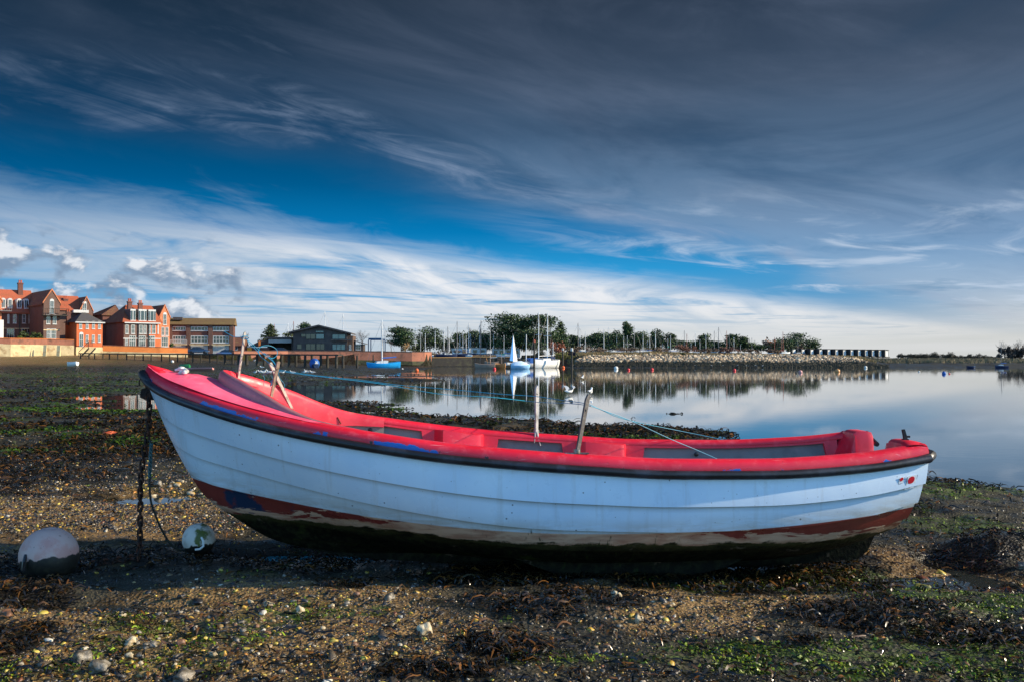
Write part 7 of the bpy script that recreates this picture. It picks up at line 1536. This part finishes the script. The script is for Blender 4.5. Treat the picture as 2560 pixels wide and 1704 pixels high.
# ------------------------------------------------------------------ floating buoys, gulls, scattered stones
def floats():
    g = lambda px, Y: float(ground_z(np.array([xat(px, Y)]), np.array([Y]))[0])
    items = [(1075 - 33, 926, 'orange_plastic', 4.5, 'orange mooring float left of the blue yacht reflection'), (1236, 923, 'red_plastic', 4.0, 'pinkish red float beside the grey-brown boat'), (1408, 919, 'orange_plastic', 4.0, 'orange float at the foot of the pale mooring post'), (1540, 922, 'white_plastic', 5.5, 'largest white float left of two red ones'), (1571, 925, 'red_plastic', 3.8, 'red float between the large white float and its red neighbour'),
             (1630, 924, 'red_plastic', 4.0, 'red float off the middle of the near rock bank'), (1836, 926, 'red_plastic', 4.0, 'lone red float off the far half of the rock bank'), (2001, 931, 'pink_hull', 5.0, 'faded pink float next to a small black one'), (1991, 933, 'black_plastic', 2.2, 'small black float left of the faded pink one'), (2094, 929, 'varnish', 6.0, 'big tan float in front of the beach huts reflection'),
             (2360, 934, 'blue_cover', 5.0, 'blue float on the open water at the right'), (2373, 934, 'red_plastic', 2.2, 'tiny red float beside the blue one'), (2164, 919, 'white_plastic', 4.0, 'white float near the far shore below the last hut'), (1668, 929, 'black_plastic', 2.2, 'small black float right of the red floats'), (2040, 938, 'black_plastic', 2.2, 'small black float right of the faded pink one'), (1006, 923, 'white_plastic', 2.6, 'small white float astern of the blue yacht'), (2298, 929, 'white_plastic', 2.2, 'tiny white float left of the blue one'), (1312, 921, 'white_plastic', 2.2, 'tiny white float by the covered boat')]
    for px, py, m, r, lab in items:
        x, y = gp(px, py, WL); rr = r * y / F; b = empty('float_buoy', (x, y, WL), 0, lab, 'buoy', 'floats on the harbour water'); mb = MB(); mb.lathe([(0, -rr * 0.7)] + [(rr * math.sin(t), rr * 0.35 - rr * math.cos(t)) for t in np.linspace(0.35, math.pi - 0.15, 12)] + [(0, rr * 1.34)], 14); mb.build('float', M[m], b, sharp=60)
        mb = MB(); mb.tube([(rr * 0.25 * math.cos(a), 0, rr * 1.36 + rr * 0.25 * math.sin(a)) for a in np.linspace(-0.4, math.pi + 0.4, 9)], rr * 0.07, 5); mb.build('ring', M['black_plastic'], b)
    x, y = gp(431, 922); b = empty('mooring_buoy', (x, y, float(ground_z(np.array([x]), np.array([y]))[0])), 0, 'white round buoy on the mud just past the tip of the bow deck', 'buoy'); mb = MB(); mb.lathe([(0, 0.0)] + [(0.22 * math.sin(t), 0.2 - 0.22 * math.cos(t)) for t in np.linspace(0.4, 2.95, 12)] + [(0, 0.42)], 16); mb.build('float', M['white_plastic'], b); mb = MB(); mb.tube([(-0.5, 0, 0.02), (-0.2, -0.1, 0.03), (0, 0, 0.06)], 0.03, 5); mb.build('tail_rope', M['rope'], b)
    def gull(flying=False):
        g_ = empty('gull', (0, 0, 0)); mb = MB(); rows = []
        for x, r, z in ((-0.25, 0.012, 0.20), (-0.18, 0.04, 0.19), (-0.06, 0.075, 0.18), (0.06, 0.08, 0.185), (0.12, 0.06, 0.21), (0.15, 0.042, 0.26), (0.165, 0.040, 0.30), (0.19, 0.042, 0.325), (0.215, 0.03, 0.325), (0.23, 0.008, 0.32)): rows.append([(x, r * math.cos(a), z + r * math.sin(a)) for a in np.linspace(0, 2 * math.pi, 10, endpoint=False)])
        mb.grid(rows, closed_v=True); mb.build('body', M['feather'], g_, sharp=70)
        for sg in (-1, 1):
            mb = MB()
            if not flying: mb.grid([[(x, sg * (0.07 * w + 0.012), z + 0.05 * w), (x - 0.02, sg * (0.085 * w + 0.012), z), (x - 0.03, sg * 0.07 * w, z - 0.04 * w)] for x, w, z in ((0.10, 0.7, 0.2), (0.0, 1.0, 0.2), (-0.14, 0.8, 0.2), (-0.28, 0.2, 0.19))], flip=sg > 0)
            else: mb.grid([[(0.10 - 0.1 * t, sg * (0.05 + 0.42 * t), 0.2 + 0.22 * math.sin(t * 2.4)), (0.0 - 0.12 * t, sg * (0.05 + 0.40 * t), 0.2 + 0.21 * math.sin(t * 2.4)), (-0.12 + 0.02 * t, sg * (0.05 + 0.36 * t), 0.19 + 0.2 * math.sin(t * 2.4))] for t in (0, 0.35, 0.7, 1.0)], flip=sg > 0)
            mb.build('wing', M['wing'], g_); mb = MB(); mb.tube([(0.0, sg * 0.03, 0.11), (0.0, sg * 0.03, 0.0), (0.035, sg * 0.03, 0.0)], 0.007, 4); mb.build('leg', M['bill'], g_)
        mb = MB(); mb.tube([(0.228, 0, 0.32), (0.265, 0, 0.312), (0.285, 0, 0.305)], [0.012, 0.009, 0.003], 5); mb.build('bill', M['bill'], g_); return g_
    gp_ = gull(); rr = random.Random(4); first = True
    spots = [(636, 917), (655, 925), (638, 934), (651, 933), (658, 934), (661, 932), (672, 933), (675, 934), (700, 933), (707, 934), (731, 934), (760, 934), (766, 931), (768, 934), (781, 934), (1842, 917), (1868, 917), (1890, 918), (1810, 916), (1780, 916), (1905, 916), (1740, 916)]
    for i, (px, py) in enumerate(spots):
        o = gp_ if first else copy_tree(gp_); first = False; x, y = gp(px, py, 0.08); 
        far = i > 14
        if far: y = 190.0; x = xat(px, y)
        z = max(float(ground_z(np.array([x]), np.array([y]))[0]), WL - 0.03); o.location = (x, y, z); o.rotation_euler = (0, 0, rr.choice((0, math.pi)) + rr.uniform(-0.7, 0.7)); o.scale = (1.15,) * 3
        tag(o, 'white gull standing on the mud flat behind the crossed stakes' if not far else 'white gull at the water edge below the far rocks', 'gull', 'gulls on the mud behind the bow' if not far else 'gulls below the far rocks')
    for px, py, lab, fl in ((1424, 986, 'gull with raised wings landing on the water left of the grey blade stake', True), (1476, 987, 'white gull standing in the shallows right above the grey blade stake', False), (1456, 948, 'gull sitting on the water near the left end of the rocks', False)):
        o = gull(fl); x, y = gp(px, py, WL); o.location = (x, y, WL - 0.03); o.rotation_euler = (0, 0, 0.5 if fl else 1.2); tag(o, lab, 'gull', 'gulls on the water')
    # stones one can point to
    def rock(name, px, py, r, c, lab, cat='stone', group=None, sc=(1, 0.8, 0.6), seed=0, sub=2):
        rg = np.random.default_rng(seed); v, f = ico(sub); n1 = 1 + 0.34 * np.sin(v[:, 0] * 3.1 + seed) * np.sin(v[:, 1] * 2.7 + seed * 2) + 0.22 * np.sin(v[:, 2] * 5 + seed * 3) * np.sin(v[:, 0] * 4.3) + rg.uniform(-0.05, 0.05, len(v))
        x, y = gp(px, py); z = float(ground_z(np.array([x]), np.array([y]))[0]); L = v * n1[:, None] * np.array(sc) * r; a = rg.uniform(0, 6.28); L = np.stack([L[:, 0] * math.cos(a) - L[:, 1] * math.sin(a), L[:, 0] * math.sin(a) + L[:, 1] * math.cos(a), L[:, 2]], -1)
        o = np_mesh(name, L, f, c, smooth=True); o.location = (x, y, z + r * sc[2] * 0.45); tag(o, lab, cat, group); return o
    wm = pmat('white_flint', S(186, 174, 146), 0.5, var=0.25, scale=30, c2=S(150, 132, 100), bump=0.4, bscale=70); ym = pmat('ochre_flint', S(196, 158, 64), 0.4, var=0.25, scale=30, c2=S(150, 110, 50), bump=0.3, bscale=70); gm = pmat('grey_flint', S(92, 84, 70), 0.4, var=0.3, scale=30, c2=S(130, 122, 108), bump=0.4, bscale=70); bm = pmat('brown_flint', S(124, 88, 64), 0.45, var=0.3, scale=30, c2=S(90, 66, 50), bump=0.4, bscale=70); mm = pmat('mossy_stone', S(128, 122, 50), 0.55, var=0.2, scale=20, c2=S(96, 96, 44)); om = pmat('orange_brick_scrap', S(198, 88, 36), 0.6, var=0.2, scale=20, c2=S(160, 66, 30))
    grp = 'larger flints lying on the shingle'
    named = [('stone', 1062, 1608, 0.037, wm, 'angular white flint with dark hollows, standing alone among dark weed', (0.9, 0.8, 1.0)), ('stone', 672, 1528, 0.030, wm, 'long white flint left of a smaller white cube-like stone', (1.2, 0.7, 0.6)), ('stone', 749, 1546, 0.027, wm, 'blocky white flint right of the long white one', (0.9, 0.9, 0.85)), ('stone', 328, 1627, 0.034, wm, 'elongated white flint at the lower left, on dark pebbles', (1.3, 0.7, 0.55)), ('stone', 560, 1658, 0.02, ym, 'bright yellow pebble at the lower left, right of the dark stones', (1.1, 0.8, 0.8)),
             ('stone', 20, 1565, 0.045, bm, 'smooth brown cobble at the left edge', (1.2, 0.7, 0.4)), ('stone', 2302, 1472, 0.040, mm, 'olive green oval cobble at the right, below the stern', (1.3, 0.8, 0.6)), ('stone', 1597, 1570, 0.026, wm, 'cream pebble right of the central weed mounds', (0.9, 0.9, 0.9)), ('stone', 1538, 1518, 0.034, wm, 'cream flint half buried in the central weed', (0.9, 0.7, 0.8)), ('stone', 974, 1520, 0.034, gm, 'pale grey flint beside the sandy patch under the hull', (1.1, 0.9, 0.7)), ('stone', 460, 1700, 0.055, gm, 'large grey flint at the bottom edge of the photo', (1.2, 0.9, 0.6)),
             ('stone', 250, 1690, 0.05, gm, 'grey knobbly flint at the bottom left corner', (1.1, 0.9, 0.7)), ('stone', 205, 1668, 0.045, gm, 'dark grey flint left of the knobbly one', (0.9, 0.9, 0.9)), ('stone', 375, 1634, 0.03, gm, 'rounded grey flint right of the elongated white one', (1.1, 0.9, 0.7)), ('brick_fragment', 272, 1091, 0.085, om, 'orange brick fragment on the weed left of the chain', (1.3, 0.6, 0.5)), ('stone', 2555, 1424, 0.05, gm, 'grey-green cobble at the right edge below the dark weed mound', (1, 0.8, 0.6)), ('stone', 395, 1218, 0.06, gm, 'grey cobble at the near edge of the puddle by the chain', (1.1, 0.8, 0.7))]
    for i, (nm, px, py, r, m, lab, sc) in enumerate(named): rock(nm, px, py, r, m, lab, 'stone' if nm == 'stone' else 'brick', grp if nm == 'stone' else None, sc, i + 3)
    rg = random.Random(12); pl = [(rg.uniform(300, 1150), rg.uniform(1500, 1690)) for _ in range(46)] + [(rg.uniform(1450, 1750), rg.uniform(1500, 1600)) for _ in range(12)] + [(rg.uniform(380, 560), rg.uniform(1205, 1240)) for _ in range(26)]
    kinds = [(wm, 'pale flint pebble in the shingle'), (gm, 'grey flint pebble in the shingle'), (ym, 'ochre flint pebble in the shingle'), (bm, 'brown flint pebble in the shingle')]
    for i, (px, py) in enumerate(pl):
        m, lab = kinds[rg.choice((0, 0, 1, 1, 2, 3))]; near = py > 1300; rock('pebble', px, py, rg.uniform(0.012, 0.023) if near else rg.uniform(0.02, 0.04), m, lab + (' in front of the boat' if near and px < 1200 else ' right of the central weed' if near else ' beside the puddle near the chain'), 'pebble', lab, (rg.uniform(0.9, 1.3), rg.uniform(0.7, 1), rg.uniform(0.5, 0.8)), 50 + i, 1)
floats()
